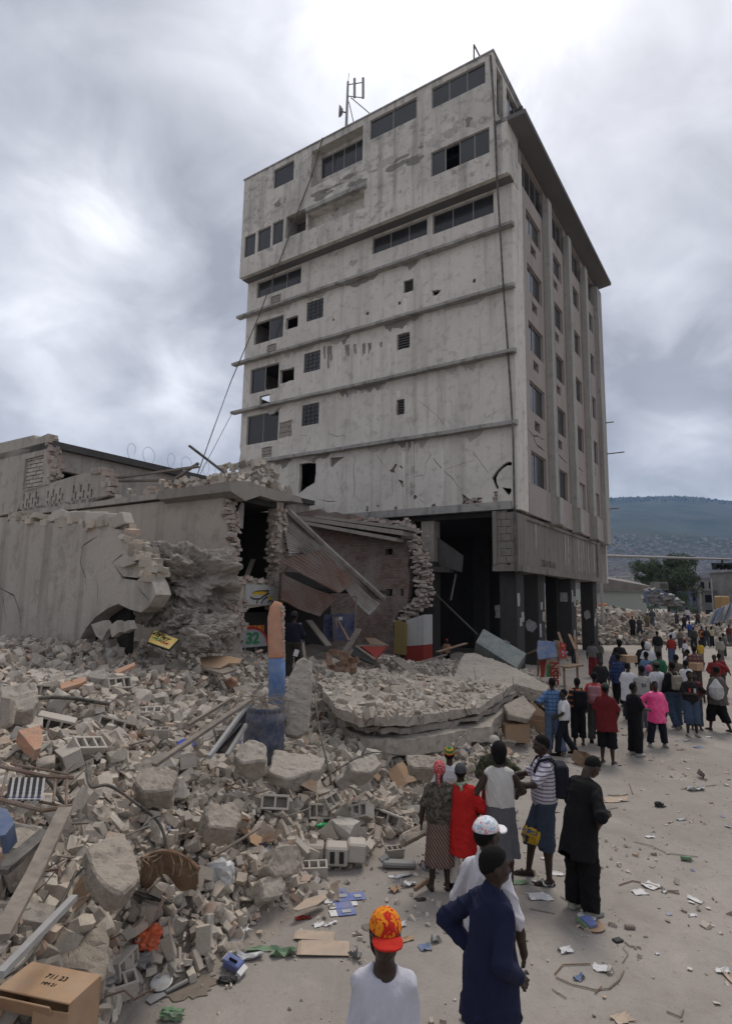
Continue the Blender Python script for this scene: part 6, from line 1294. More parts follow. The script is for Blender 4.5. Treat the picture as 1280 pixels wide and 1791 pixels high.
# tree
def tree(x, y, h, r, label, n=5200, seed=1, name='broad_tree'):
    rt_ = random.Random(seed); t_ = empty(name, (x, y, 0), 0, label, 'tree')
    m_ = MB().tube([(0, 0, 0), (.1, 0, h * .25), (-.1, .1, h * .45)], [.35, .27, .2], 8); tips = []
    for k in range(9):
        a = k * .7 + rt_.uniform(-.3, .3); e = (r * .65 * math.cos(a), r * .65 * math.sin(a), h * rt_.uniform(.55, .85)); m_.tube([(-.05, .05, h * rt_.uniform(.25, .42)), (e[0] * .5, e[1] * .5, h * .5), e], [.15, .1, .04], 6); tips.append(e)
    link('trunk', m_.mesh('trunk'), t_, 'bark')
    V = []; F_ = []; cl = []
    for k in range(130):
        u = rt_.gauss(0, 1), rt_.gauss(0, 1), rt_.gauss(0, 1); l = math.sqrt(sum(q * q for q in u)); s = rt_.uniform(.25, 1.0) * (1.15 if k % 9 == 0 else 1)
        cl.append((u[0] / l * r * s * .95, u[1] / l * r * s * .95, h * .60 + u[2] / l * h * .38 * s, rt_.uniform(.12, .26) * r))
    for k in range(n):
        c = cl[rt_.randrange(130)]; d_ = Vector((rt_.gauss(0, 1), rt_.gauss(0, 1), rt_.gauss(0, 1))).normalized() * c[3] * rt_.random() ** .4
        p = Vector(c[:3]) + d_; s = rt_.uniform(.10, .24) * r / 5; M = Euler((rt_.uniform(0, 6), rt_.uniform(0, 6), rt_.uniform(0, 6))).to_matrix(); o0 = len(V)
        for q in ((-1, 0, 0), (0, -.5, 0), (1, 0, 0), (0, .5, 0)): V.append(tuple(p + M @ Vector(q) * s))
        F_.append((o0, o0 + 1, o0 + 2, o0 + 3))
    link('crown', np_mesh('crown', V, F_), t_, 'leaf_green'); return t_
d = 112; a = at(1166, 1020, d); tree(a[0], a[1], 3.5 + d * 88 / 1035, 6.2, 'broad green tree behind the far rubble heap', 26000, 5)
d = 125; a = at(1062, 1020, d); tree(a[0], a[1], 7.8, 3.2, 'small dark tree behind the low shed roof', 2200, 6)
d = 100; a = at(1200, 1050, d); tree(a[0], a[1], 4.6, 2.6, 'low light green bush in front of the broad tree', 1800, 9, 'bush')
# traffic signal on a long arm
ts = empty('traffic_signal', tuple(np.array([at(1048, 980, 55)[0], 55, 0])), 0, 'black three-lens traffic signal hanging from a long grey mast arm', 'traffic light')
pA = at(1049, 972, 55); pB = at(1278, 978.5, 44)
MB().tube([(pA[0], pA[1], 0), (pA[0], pA[1], pA[2] + .4)], [.16, .12], 10).build('pole', 'steel_grey', ts)
MB().tube([pA, pB], [.13, .07], 10).build('mast_arm', 'steel_grey', ts)
p = at(1262, 979, 44.3); MB().bar(p, p - np.array([0, 0, .35]), .1).build('bracket', 'signal_black', ts)
c0 = at(1243, 983, 44.5); c1 = at(1282, 983, 43.9); MB().bar(c0 - np.array([0, 0, .15]), c1 - np.array([0, 0, .15]), .5, .12).build('back_plate', 'signal_black', ts)
for k in range(3):
    c = c0 + (c1 - c0) * (k + .5) / 3 - np.array([0, 0, .35]); hs = MB().box(tuple(c), (.34, .35, .44)).build('signal_head', 'signal_black', ts, bevel=.03)
    v_ = MB().lathe(tuple(c + np.array([-.05, -.16, 0]) - base_of(ts)), [(.17, 0), (.17, .22), (.155, .22), (.155, .02)], 14, axis=(0, -1, 0)); link('visor', v_.mesh('visor'), hs, 'signal_black')
# far street fronts at the right
for k, (px0, px1, pyt, d, lb, mt, rows) in enumerate(((1216, 1252, 1012, 150, 'grey three-storey block far down the street', 'far_concrete', 3), (1250, 1300, 1024, 170, 'pale far block behind the yellow digger', 'far_concrete', 2), (1208, 1224, 1030, 130, 'narrow bluish shop front far down the street', 'blue_door', 2), (1226, 1275, 1034, 128, 'low grey shop row with dark openings far down the street', 'far_concrete', 2), (1290, 1340, 1000, 120, 'tall grey block just beyond the right edge', 'far_concrete', 3))):
    a = at(px0, pyt, d); b = at(px1, pyt, d); bl = empty('far_building', ((a[0] + b[0]) / 2, d + 5, 0), 0, lb, 'building'); W_ = b[0] - a[0]; H_ = a[2]
    link('wall', MB().box((0, 0, H_ / 2), (W_, 10, H_)).mesh('wall'), bl, mt); link('roof', MB().box((0, 0, H_ + .12), (W_ + .6, 10.6, .25)).mesh('roof'), bl, 'far_roof')
    nb = max(2, int(W_ / 2.2))
    for j in range(rows):
        for i in range(nb):
            x = -W_ / 2 + W_ * (i + .5) / nb; z = H_ * (j + .5) / rows
            link('window', MB().box((x, -5.0, z), (W_ / nb * .55, .12, H_ / rows * .5)).mesh('window'), bl, 'void_black' if (i + j) % 4 else 'window_glass')
for k, px in enumerate((1222, 1243, 1262)):
    a = at(px, 1015 - 4 * k, 118 + 6 * k); o_ = link('lamp_pole', MB().tube([(0, 0, 0), (0, 0, a[2])], .12, 6).mesh('lamp_pole'), None, 'steel_grey'); o_.location = (a[0], a[1], 0); tag(o_, ('grey pole left of the far shop row', 'grey pole in the middle of the far shop row', 'grey pole beside the yellow digger')[k], 'pole')
ex = empty('digger', tuple(np.array([*at(1263, 1065, 72)[:2], 0])), 0, 'yellow digger working behind the far rubble at the right edge', 'digger')
b_ = base_of(ex); dd = 72; k = dd / 1035
MB().box(at(1262, 1054, dd), (1.2, 1.4, 1.6)).build('bucket', 'digger_yellow', ex, bevel=.15); MB().bar(at(1264, 1058, dd), at(1300, 1068, dd + 2), .3, .4).build('boom', 'digger_yellow', ex, bevel=.05)
MB().box(at(1325, 1060, dd + 3), (3, 3, 2.6)).build('cab', 'digger_yellow', ex, bevel=.1); MB().box(at(1295, 1078, dd + 3), (3.6, 3.4, 1.0)).build('track', 'signal_black', ex, bevel=.2)
# mountain with the town on its foot
gx, gy = np.meshgrid(np.linspace(-1800, 4200, 240), np.linspace(330, 4200, 150)); X = gx.ravel(); Y = gy.ravel()
def mount(X, Y):
    D = np.clip((Y - 380) / 2700, 0, 1.0); ridge = 548 + 26 * vnoise(X, Y * 0, .0016, 3) + 10 * vnoise(X, Y * 0, .006, 8) + (X - 1400) * .012
    back = np.clip((4150 - Y) / 1000, 0, 1)
    return ridge * D ** 1.45 * np.where(Y > 3080, back ** .5, 1) + D * (1 - D) * 170 * vnoise(X, Y, .0017, 5) + 40 * D * (1 - D) * vnoise(X, Y, .006, 11) - .5
Zm = mount(X, Y); ii = np.arange(240 * 150).reshape(150, 240); Fq = np.stack([ii[:-1, :-1], ii[:-1, 1:], ii[1:, 1:], ii[1:, :-1]], -1).reshape(-1, 4)
o_ = link('mountain', np_mesh('mountain', np.stack([X, Y, Zm], 1), Fq, True), None, 'forest_slope'); tag(o_, kind='structure')
n_h = 9000; y = 420 + 1150 * rng.random(n_h) ** .8; x = y * rng.uniform(.30, .72, n_h); z = mount(x, y); k = rng.random(n_h) < np.clip((1700 - y) / 1100, 0, 1)
V = []; F_ = []
for a, b, c in zip(x[k], y[k], z[k]):
    w_, h_ = rng.uniform(2.2, 4.5), rng.uniform(2.5, 5.5); o0 = len(V); V += [(a - w_, b - w_, c - 2), (a + w_, b - w_, c - 2), (a + w_, b + w_, c - 2), (a - w_, b + w_, c - 2), (a - w_, b - w_, c + h_), (a + w_, b - w_, c + h_), (a + w_, b + w_, c + h_), (a - w_, b + w_, c + h_)]
    F_ += [tuple(o0 + i for i in f) for f in ((4, 5, 6, 7), (0, 1, 5, 4), (1, 2, 6, 5), (2, 3, 7, 6), (3, 0, 4, 7))]
stone('town_walls', [(0, (.12, .11, .105)), (.5, (.22, .21, .20)), (.85, (.34, .33, .31)), (1, (.26, .17, .13))], bump=0)
o_ = link('hillside_town', np_mesh('hillside_town', V, F_), None, 'town_walls'); tag(o_, kind='stuff')
n_t = 800; x = rng.uniform(700, 2600, n_t); y = rng.uniform(2850, 3090, n_t); V = []; F_ = []
for a, b, c in zip(x, y, mount(x, y)):
    w_, h_ = rng.uniform(4, 8), rng.uniform(4, 10); o0 = len(V); V += [(a - w_, b, c - 3), (a + w_, b, c - 3), (a, b + w_, c - 3), (a, b, c + h_), ]; F_ += [(o0, o0 + 1, o0 + 3), (o0 + 1, o0 + 2, o0 + 3), (o0 + 2, o0, o0 + 3)]
o_ = link('ridge_trees', np_mesh('ridge_trees', V, F_), None, 'forest_slope'); tag(o_, kind='stuff')
# the air itself
hz = bpy.data.materials.new('haze_air'); hz.use_nodes = True; t_ = hz.node_tree; t_.nodes.remove(t_.nodes['Principled BSDF']); pv = t_.nodes.new('ShaderNodeVolumePrincipled')
pv.inputs['Color'].default_value = (.38, .60, 1.0, 1); pv.inputs['Density'].default_value = HAZE; pv.inputs['Anisotropy'].default_value = .1
t_.links.new(pv.outputs[0], t_.nodes['Material Output'].inputs['Volume'])
me = MB().box8([(-4200, -80, -1.2), (4600, -80, -1.2), (4600, 4300, -1.2), (-4200, 4300, -1.2), (-4200, -80, 640), (4600, -80, 640), (4600, 4300, 640), (-4200, 4300, 640)]).mesh('haze'); me.materials.append(hz)
o_ = link('haze', me); tag(o_, kind='stuff')
# ------------------------------------------------------------------ people: one signed-distance body each, meshed as one surface
def seg(P, a, b, ra, rb):
    a = np.asarray(a, np.float32); ba = np.asarray(b, np.float32) - a; pa = P - a
    h = np.clip((pa @ ba) / max(float(ba @ ba), 1e-9), 0, 1); return np.linalg.norm(pa - h[:, None] * ba, axis=1) - (ra + (rb - ra) * h)
def ell(P, c, r):
    q = (P - np.asarray(c, np.float32)) / np.asarray(r, np.float32); k0 = np.linalg.norm(q, axis=1); k1 = np.linalg.norm(q / np.asarray(r, np.float32), axis=1); return k0 * (k0 - 1) / np.maximum(k1, 1e-6)
def smin(a, b, k):
    h = np.clip(.5 + .5 * (b - a) / k, 0, 1); return b + (a - b) * h - k * h * (1 - h)
def smax(a, b, k): return -smin(-a, -b, k)
def surface(fn, lo, hi, h):
    """mesh of fn = 0 by surface nets, fine cells only where the coarse pass finds the surface"""
    lo = np.asarray(lo, np.float32); B = 4; n = np.ceil((np.asarray(hi) - lo) / (h * B)).astype(int) + 1
    g = np.stack(np.meshgrid(*[np.arange(k) for k in n], indexing='ij'), -1).reshape(-1, 3)
    cc = lo + (g + .5) * h * B; d = fn(cc.astype(np.float32)); act = np.abs(d) < h * B * 1.35 + .02
    N_ = n * B; Vv = np.repeat(np.repeat(np.repeat(np.where(d < 0, -1, 1).reshape(n).astype(np.float32), B, 0), B, 1), B, 2)
    ga = g[act] * B; off = np.stack(np.meshgrid(*[np.arange(B)] * 3, indexing='ij'), -1).reshape(-1, 3); idx = (ga[:, None, :] + off[None]).reshape(-1, 3)
    for s in range(0, len(idx), 400000):
        q = idx[s:s + 400000]; Vv[q[:, 0], q[:, 1], q[:, 2]] = fn((lo + q * h).astype(np.float32))
    S = Vv < 0; c8 = [S[i:N_[0] - 1 + i, j:N_[1] - 1 + j, k:N_[2] - 1 + k] for i in (0, 1) for j in (0, 1) for k in (0, 1)]
    sm = sum(c.astype(np.int8) for c in c8); cell = (sm > 0) & (sm < 8); cid = np.full(cell.shape, -1, np.int32); ci = np.argwhere(cell); cid[cell] = np.arange(len(ci))
    acc = np.zeros((len(ci), 3), np.float32); cnt = np.zeros(len(ci), np.float32); F_ = []
    for ax in range(3):
        e = np.eye(3, dtype=int)[ax]; o1, o2 = [np.eye(3, dtype=int)[k] for k in range(3) if k != ax]
        a = Vv[:N_[0] - e[0], :N_[1] - e[1], :N_[2] - e[2]]; b = Vv[e[0]:, e[1]:, e[2]:]; cr = np.argwhere((a < 0) != (b < 0))
        va = Vv[cr[:, 0], cr[:, 1], cr[:, 2]]; q = cr + e; vb = Vv[q[:, 0], q[:, 1], q[:, 2]]; t = va / (va - vb + 1e-12); pos = cr + t[:, None] * e
        ids = []
        for da, db in ((0, 0), (1, 0), (1, 1), (0, 1)):
            c = cr - da * o1 - db * o2; ok = (c >= 0).all(1) & (c < np.array(cell.shape)).all(1); k = np.where(ok, cid[np.clip(c[:, 0], 0, cell.shape[0] - 1), np.clip(c[:, 1], 0, cell.shape[1] - 1), np.clip(c[:, 2], 0, cell.shape[2] - 1)], -1); ids.append(k)
            m_ = k >= 0; np.add.at(acc, k[m_], pos[m_]); np.add.at(cnt, k[m_], 1)
        Q = np.stack(ids, 1); ok = (Q >= 0).all(1); Q = Q[ok]; fl = (va < 0)[ok]
        if ax == 1: fl = ~fl
        F_.append(np.where(fl[:, None], Q, Q[:, ::-1]))
    return lo + (acc / np.maximum(cnt, 1)[:, None]) * h, np.vstack(F_)
def rz3(a): return np.array([[math.cos(a), -math.sin(a), 0], [math.sin(a), math.cos(a), 0], [0, 0, 1]], np.float32)
def rx3(a): return np.array([[1, 0, 0], [0, math.cos(a), -math.sin(a)], [0, math.sin(a), math.cos(a)]], np.float32)
ARMS = {'down': ((.25, -.02, 1.14), (.26, .06, .90)), 'hip': ((.43, -.10, 1.17), (.20, .05, 1.00)), 'fwd': ((.25, .06, 1.16), (.17, .32, 1.12)), 'fwdlow': ((.25, .05, 1.15), (.16, .26, 1.0)),
        'cross': ((.25, .06, 1.16), (-.05, .22, 1.16)), 'hold': ((.26, .02, 1.15), (.10, .24, 1.10)), 'back': ((.30, -.12, 1.17), (.10, -.16, 1.0)), 'out': ((.42, .0, 1.25), (.52, .10, 1.05)), 'reach': ((.28, .16, 1.22), (.22, .44, 1.18)), 'up': ((.40, .08, 1.42), (.22, .10, 1.66))}
LEGS = {'stand': ((.10, .01, .50), (.115, -.02, .085)), 'wide': ((.14, .02, .50), (.19, -.02, .085)), 'f': ((.10, .16, .52), (.11, .20, .09)), 'b': ((.10, -.02, .50), (.11, -.26, .12)), 'bend': ((.11, .12, .52), (.12, -.05, .085)), 'wide2': ((.12, -.06, .50), (.16, -.16, .085))}
SKIN = plain('skin', (0.040, 0.023, 0.016), .5, .35, vary=.3, scale=30, bump=.05)
plain('hair_black', (0.008, 0.007, 0.007), .85, .15, bump=.4, scale=160)
plain('eye_white', (.5, .47, .43), .3, .4)
plain('sole', (.20, .17, .15), .8, .2)
def cloth(name, c, pat=None, c2=(0, 0, 0), c3=None, sc_=30.0, rough=.85):
    n = Nodes(name); v = n.coord(); fold = n.noise(n.coord((1, 1, .45)), 9, 4, .6); col_ = n.mix(n.ramp(fold, [(.3, 0.), (.75, 1.)]), c, tuple(x * .8 for x in c))
    if pat in ('stripe_z', 'stripe_x', 'diag', 'plaid'):
        s = n.new('ShaderNodeSeparateXYZ'); n.link(v, s.inputs[0])
        def wave(src, f, thr): return n.math('GREATER_THAN', n.math('SINE', n.math('MULTIPLY', src, f)), thr)
        src = s.outputs[2] if pat != 'stripe_x' else s.outputs[0]
        if pat == 'diag': src = n.math('ADD', n.math('MULTIPLY', s.outputs[2], .7), s.outputs[0])
        col_ = n.mix(wave(src, sc_ * 6.28, .55 if pat != 'diag' else .1), col_, c2)
        if pat == 'plaid': col_ = n.mix(wave(s.outputs[0], sc_ * 6.28, .65), col_, c3 or c2)
    elif pat == 'rasta':
        s = n.new('ShaderNodeSeparateXYZ'); n.link(v, s.inputs[0]); z = n.math('SUBTRACT', s.outputs[2], n.math('MULTIPLY', s.outputs[1], .35))
        r = n.new('ShaderNodeValToRGB'); r.color_ramp.interpolation = 'CONSTANT'; e = r.color_ramp.elements
        while len(e) < 5: e.new(.5)
        for i, (p_, c_) in enumerate(((0, (.28, .02, .02)), (.30, (.50, .27, .02)), (.42, (.03, .14, .06)), (.62, (.50, .27, .02)), (.74, (.03, .14, .06)))): e[i].position = p_; e[i].color = (*c_, 1)
        n.link(n.math('MULTIPLY', n.math('SUBTRACT', z, 1.66), 6.0), r.inputs[0]); col_ = r.outputs[0]
    elif pat == 'flame':
        f_ = n.noise(n.coord((1, 1, .5)), 26, 3, .5, 1.2); s = n.new('ShaderNodeSeparateXYZ'); n.link(v, s.inputs[0])
        col_ = n.mix(n.ramp(f_, [(.50, 0.), (.53, 1.)]), c, c2)
    elif pat in ('camo', 'dots'):
        t = n.new('ShaderNodeTexVoronoi'); t.inputs['Scale'].default_value = sc_; n.link(v, t.inputs['Vector'])
        if pat == 'dots': col_ = n.mix(n.ramp(t.outputs['Distance'], [(.42, 1.), (.46, 0.)]), col_, n.mix(n.ramp(n.noise(v, 14, 1), [(.45, 0.), (.55, 1.)]), c2, c3))
        else: col_ = n.mix(n.ramp(n.noise(v, sc_ * .6, 3, .6), [(.47, 0.), (.53, 1.)]), col_, c2); col_ = n.mix(n.ramp(n.noise(v, sc_ * .9, 2, .6, .5), [(.55, 0.), (.6, 1.)]), col_, c3 or c2)
    n.bump(n.math('ADD', fold, n.math('MULTIPLY', n.noise(n.coord((1, 1, .35)), 4.5, 3, .5, .6), 1.6)), .55, .035); return n.done(col_, rough, .15)
_cl = {}
def C(c, pat=None, c2=(0, 0, 0), c3=None, sc_=30.0):
    k = (c, pat, c2, c3, sc_)
    if k not in _cl: nm = f'cloth_{len(_cl)}'; cloth(nm, c, pat, c2, c3, sc_); _cl[k] = nm
    return _cl[k]
def person(label, px, py_feet, height, face, res, shirt=None, pants=None, hat=None, arms=('down', 'down'), legs=('stand', 'stand'), head=(0, 0), lean=0.0, group=None, at_pt=None, extras=(), hair='short', z0=0.0, fem=False, sit=False, fat=1.0, seed=0, hands=True):
    """face: 0 = looking away from the camera, 180 = towards it, 90 = to the left, -90 = to the right"""
    p = at_pt if at_pt is not None else T(px, py_feet); S = height / 1.76; r_ = random.Random(seed or int(px * 7 + py_feet)); h = res / S
    root = empty('person', tuple(np.asarray(p) + np.array([0, 0, z0])), R(face), label, 'person', group); root.scale = (S, S, S)
    LN = rx3(-lean); hipz = np.array([0, 0, .95], np.float32)
    def torso_pt(q): return (np.asarray(q, np.float32) - hipz) @ LN.T + hipz
    def tl(P): return (P - hipz) @ LN + hipz                 # world of the leaning torso back to upright
    hc = np.array([0, .0, 1.50], np.float32); HR = rz3(head[0]) @ rx3(head[1])
    def hl(P): return (tl(P) - hc) @ HR + hc
    sh = (.146 if fem else .158) * min(1, fat)
    A = []
    for s, nm in ((-1, arms[0]), (1, arms[1])):
        e, w_ = ARMS[nm] if isinstance(nm, str) else nm
        A.append([torso_pt((s * sh, -.005, 1.395)), torso_pt((s * e[0], e[1], e[2])), torso_pt((s * w_[0], w_[1], w_[2]))])
    Lg = []
    for s, nm in ((-1, legs[0]), (1, legs[1])):
        k, a = LEGS[nm] if isinstance(nm, str) else nm
        Lg.append([np.array((s * .092, 0, .92), np.float32), np.array((s * k[0], k[1], k[2]), np.float32), np.array((s * a[0], a[1], a[2]), np.float32)])
    fp = [r_.uniform(0, 6) for _ in range(6)]
    def body(P):
        U = tl(P); d = ell(U, (0, -.01, .97), (.165 * fat, .115, .13)); d = smin(d, ell(U, (0, .0, 1.12), (.14 * fat, .10, .16)), .06); d = smin(d, ell(U, (0, .0, 1.29), (.165 * fat, .112, .17)), .06)
        d = smin(d, seg(U, (-sh * .85, -.01, 1.395), (sh * .85, -.01, 1.395), .052, .052), .06); d = smin(d, seg(U, (0, -.015, 1.40), (0, .01, 1.56), .060, .052), .035)
        if fem: d = smin(d, ell(U, (-.07, .09, 1.29), (.06, .05, .06)), .03); d = smin(d, ell(U, (.07, .09, 1.29), (.06, .05, .06)), .03)
        Hd = hl(P); hd = ell(Hd, (0, .0, 1.655), (.076, .097, .108)); hd = smin(hd, ell(Hd, (0, .035, 1.595), (.056, .062, .062)), .035); hd = smin(hd, seg(Hd, (0, .075, 1.565), (0, .08, 1.57), .018, .018), .02)
        hd = smin(hd, seg(Hd, (0, .094, 1.650), (0, .112, 1.618), .011, .016), .014); hd = smin(hd, seg(Hd, (-.017, .103, 1.612), (.017, .103, 1.612), .010, .010), .008)
        hd = smin(hd, seg(Hd, (-.035, .088, 1.676), (.035, .088, 1.676), .012, .012), .014)
        for s in (-1, 1):
            hd = smax(hd, -ell(Hd, (s * .031, .100, 1.655), (.017, .016, .012)), .012); hd = smin(hd, ell(Hd, (s * .078, -.005, 1.640), (.012, .022, .032)), .008); hd = smin(hd, ell(Hd, (s * .042, .070, 1.622), (.022, .02, .02)), .02)
        hd = smin(hd, seg(Hd, (-.020, .097, 1.590), (.020, .097, 1.590), .0085, .0085), .006); hd = smin(hd, seg(Hd, (-.016, .095, 1.575), (.016, .095, 1.575), .0095, .0095), .006)
        d = smin(d, hd, .02)
        for s, (a, b, c) in zip((-1, 1), A):
            d = smin(d, seg(P, a, b, .050 * fat, .040), .03); d = smin(d, seg(P, b, b + (c - b) * .4, .040, .039), .02); d = smin(d, seg(P, b + (c - b) * .4, c, .039, .027), .02)
            f = (c - b) / np.linalg.norm(c - b); bend = np.array([-s * .25, .25, 0], np.float32) if f[2] < -.6 else np.array([0, .0, -.25], np.float32); g = f + bend; g /= np.linalg.norm(g); side = np.cross(g, np.array([s, 0.2, .15])); side /= np.linalg.norm(side); 
            pm = c + g * .055; d = smin(d, seg(P, c, c + g * .02, .026, .026), .015); d = smin(d, np.maximum(seg(P, c + g * .02 - side * .018, c + g * .075 - side * .024, .018, .015), -9), .015); d = smin(d, seg(P, c + g * .02 + side * .018, c + g * .075 + side * .024, .018, .015), .015)
            if res < .016:
                nrm = np.cross(side, g) * s
                for i, (o, l) in enumerate(((-.030, .066), (-.010, .078), (.010, .073), (.030, .056))):
                    k0 = c + g * .078 + side * o; k1 = k0 + (g + side * o * 3) * l * .55; k2 = k1 + (g * .7 - nrm * .7) * l * .5; d = smin(d, seg(P, k0, k1, .0095, .009), .006); d = smin(d, seg(P, k1, k2, .009, .0075), .004)
                t0 = c + g * .02 - side * .024; t1 = t0 + (g * .7 - side * .75) * .045; d = smin(d, seg(P, t0, t1, .012, .011), .01); d = smin(d, seg(P, t1, t1 + g * .035, .011, .009), .005)
        for s, (a, b, c) in zip((-1, 1), Lg):
            d = smin(d, seg(P, a, b, .083 * fat, .055), .04); m_ = b + (c - b) * .32 + np.array([0, -.015, 0], np.float32); d = smin(d, seg(P, b, m_, .052, .057), .02); d = smin(d, seg(P, m_, c, .055, .034), .02)
            d = smin(d, seg(P, c + (0, -.035, -.045), c + (s * .015, .12, -.062), .032, .026), .025); d = smin(d, seg(P, c + (s * .015, .12, -.062), c + (s * .02, .165, -.068), .028, .018), .015)
        return d
    def folds(P, amp):
        W_ = P + .035 * np.sin(P[:, [1, 2, 0]] * 9 + np.array(fp[:3], np.float32)); o = 0
        for (kx, ky, kz, ph, mx, mz) in ((26, 10, 9, fp[0], 5, 4), (-22, 9, 12, fp[1], -4, 5), (7, 16, 24, fp[2], 6, -3), (13, -20, 6, fp[4], 3, 7)):
            o = o + (1 - np.abs(np.sin(W_[:, 0] * kx + W_[:, 1] * ky + W_[:, 2] * kz + ph))) ** 3 * np.clip(.15 + np.sin(P[:, 0] * mx + P[:, 2] * mz + ph * 2), 0, 1)
        return -amp * 1.5 * (o - .25)
    allp = np.array([q for L_ in A + Lg for q in L_] + [torso_pt((0, 0, 1.8)), torso_pt((.2, .14, 1.3)), torso_pt((-.2, -.14, 1.3)), torso_pt((0, .14, 1.75)), (0, .2, 0.02)]); lo = allp.min(0) - .2; hi = allp.max(0) + .2; lo[2] = -.04
    def part(name, fn, mat, rs=1.0, b=None, parent=root):
        V, F_ = surface(fn, *(b or (lo, hi)), h * rs)
        if not len(F_): return None
        return link(name, np_mesh(name, V, F_, True), parent, mat)
    part('body', body, 'skin', 1.0)
    fine = res < .03
    if shirt:
        mt, hem, slv, loose = shirt[:4]; st_ = shirt[4] if len(shirt) > 4 else {}
        def shirt_fn(P):
            U = tl(P); wd = .164 * fat + loose; d = smin(ell(U, (0, .0, 1.28), (wd, .125 + loose, .22)), ell(U, (0, .0, 1.06), (.165 * fat + loose * 1.3, .125 + loose * 1.1, .26)), .08)
            if hem < .80: d = smin(d, seg(U, (0, 0, 1.0), (0, 0, hem + .02), .155 + loose, .165 + loose * 1.6), .08)
            d = smin(d, seg(U, (-sh * .92, -.01, 1.40), (0, -.01, 1.435), .058, .058), .04); d = smin(d, seg(U, (0, -.01, 1.435), (sh * .92, -.01, 1.40), .058, .058), .04)
            if fem: d = smin(d, ell(U, (-.07, .095, 1.29), (.07, .06, .07)), .04); d = smin(d, ell(U, (.07, .095, 1.29), (.07, .06, .07)), .04)
            if st_.get('collar'): d = smin(d, seg(U, (0, -.02, 1.43), (0, -.01, 1.49), .078, .070), .02)
            d = smax(d, hem - U[:, 2] + .012 * np.sin(U[:, 0] * 20 + fp[0]), .012); d = smax(d, -(np.linalg.norm((U - (0, .02, 1.50)) * (1, .9, 1), axis=1) - (.075 if not st_.get('collar') else .05)), .01)
            for (a, b, c) in A:
                if slv <= 0: break
                t = min(slv, 1.0); e = a + (b - a) * t; s1 = seg(P, a, e, .056 + loose * .3, .052 + loose * .6); 
                ax = (b - a) / np.linalg.norm(b - a); s1 = smax(s1, (P - e) @ ax, .01); d = smin(d, s1, .035)
                if slv > 1: f = b + (c - b) * (slv - 1); s2 = seg(P, b, f, .053 + loose * .5, .042 + loose * .4); ax = (c - b) / np.linalg.norm(c - b); s2 = smax(s2, (P - f) @ ax, .01); d = smin(d, s2, .03)
            return d + folds(P, .008 if fine else .005)
        part('shirt', shirt_fn, mt, 1.0 if fine else 1.0)
    if pants:
        kind, mt, low, loose = pants
        def pants_fn(P):
            if kind == 'skirt':
                k = np.clip((1.0 - P[:, 2]) / (1.0 - low), 0, 1); cx = (Lg[0][2] + Lg[1][2]) / 2; X_ = P[:, 0] - cx[0] * k; Y_ = P[:, 1] - cx[1] * k; rx_ = .165 + loose * .5 + (loose + .03) * k; d = (np.sqrt((X_ / rx_) ** 2 + (Y_ / (rx_ * .78)) ** 2) - 1) * rx_ * .8
                d = smax(d, low - P[:, 2], .012); d = smax(d, P[:, 2] - 1.04, .03); ang = np.arctan2(Y_, X_); return d + (.010 * np.sin(ang * 9 + fp[0]) * k) + folds(P, .004)
            d = ell(P, (0, -.01, .96), (.178 * fat + loose * .3, .135 + loose * .3, .14))
            for (a, b, c) in Lg:
                d = smin(d, seg(P, a, b, .095 * fat + loose * .5, .072 + loose), .04)
                e = c + np.array([0, 0, .02]); 
                if low < .45: f = b + (e - b) * min(1.0, (.5 - low) / .42); d = smin(d, seg(P, b, f, .070 + loose, .060 + loose * 1.15), .03)
            d = smax(d, low - P[:, 2], .012); d = smax(d, P[:, 2] - 1.06, .02); return d + folds(P, .009 if fine else .005)
        part('skirt' if kind == 'skirt' else ('shorts' if low > .3 else 'trousers'), pants_fn, mt)
    # hair, headgear
    bh = (torso_pt((0, 0, 1.62)) - .26, torso_pt((0, 0, 1.62)) + .28)
    if hair and not (hat and hat[0] in ('scarf', 'hood')):
        k = {'short': .006, 'crop': .004, 'full': .022, 'long': .012}[hair]
        def hair_fn(P):
            Hd = hl(P); d = ell(Hd, (0, -.006, 1.665), (.078 + k, .099 + k, .106 + k)); d = smax(d, (Hd[:, 1] - .045) * .8 - (Hd[:, 2] - 1.70) * .9, .01); d = smax(d, 1.59 - Hd[:, 2] - .02, .01)
            if hair in ('long', 'full'): d = smin(d, smax(ell(Hd, (0, -.035, 1.60), (.084, .075, .10)), Hd[:, 1] - .015, .01), .02)
            return d + (.0035 * np.sin(Hd[:, 0] * 190) * np.sin(Hd[:, 1] * 170) * np.sin(Hd[:, 2] * 180) if fine else 0)
        part('hair', hair_fn, 'hair_black', .8, bh)
    if hat:
        kind, mt = hat[:2]; mt2 = hat[2] if len(hat) > 2 else mt
        def hat_fn(P):
            Hd = hl(P); d = ell(Hd, (0, -.004, 1.675), (.093, .112, .115))
            if kind in ('cap', 'capback'): d = smax(ell(Hd, (0, -.004, 1.680), (.095, .114, .108)), 1.688 - Hd[:, 2] - .0, .008)
            elif kind == 'beanie': d = smax(d, 1.672 - Hd[:, 2] + .18 * (Hd[:, 1] - .02), .008)
            elif kind == 'scarf': d = smax(d, 1.62 - Hd[:, 2] + .55 * (Hd[:, 1] + .02), .008); d = smin(d, ell(Hd, (0, -.12, 1.60), (.03, .028, .03)), .02); d = smin(d, seg(Hd, (0, -.13, 1.59), (.02, -.15, 1.46), .018, .010), .01); d = smin(d, seg(Hd, (0, -.13, 1.59), (-.025, -.14, 1.50), .016, .010), .01)
            elif kind == 'hood': d = smax(ell(Hd, (0, -.01, 1.64), (.11, .125, .15)), -ell(Hd, (0, .12, 1.63), (.06, .1, .09)), .01)
            return d
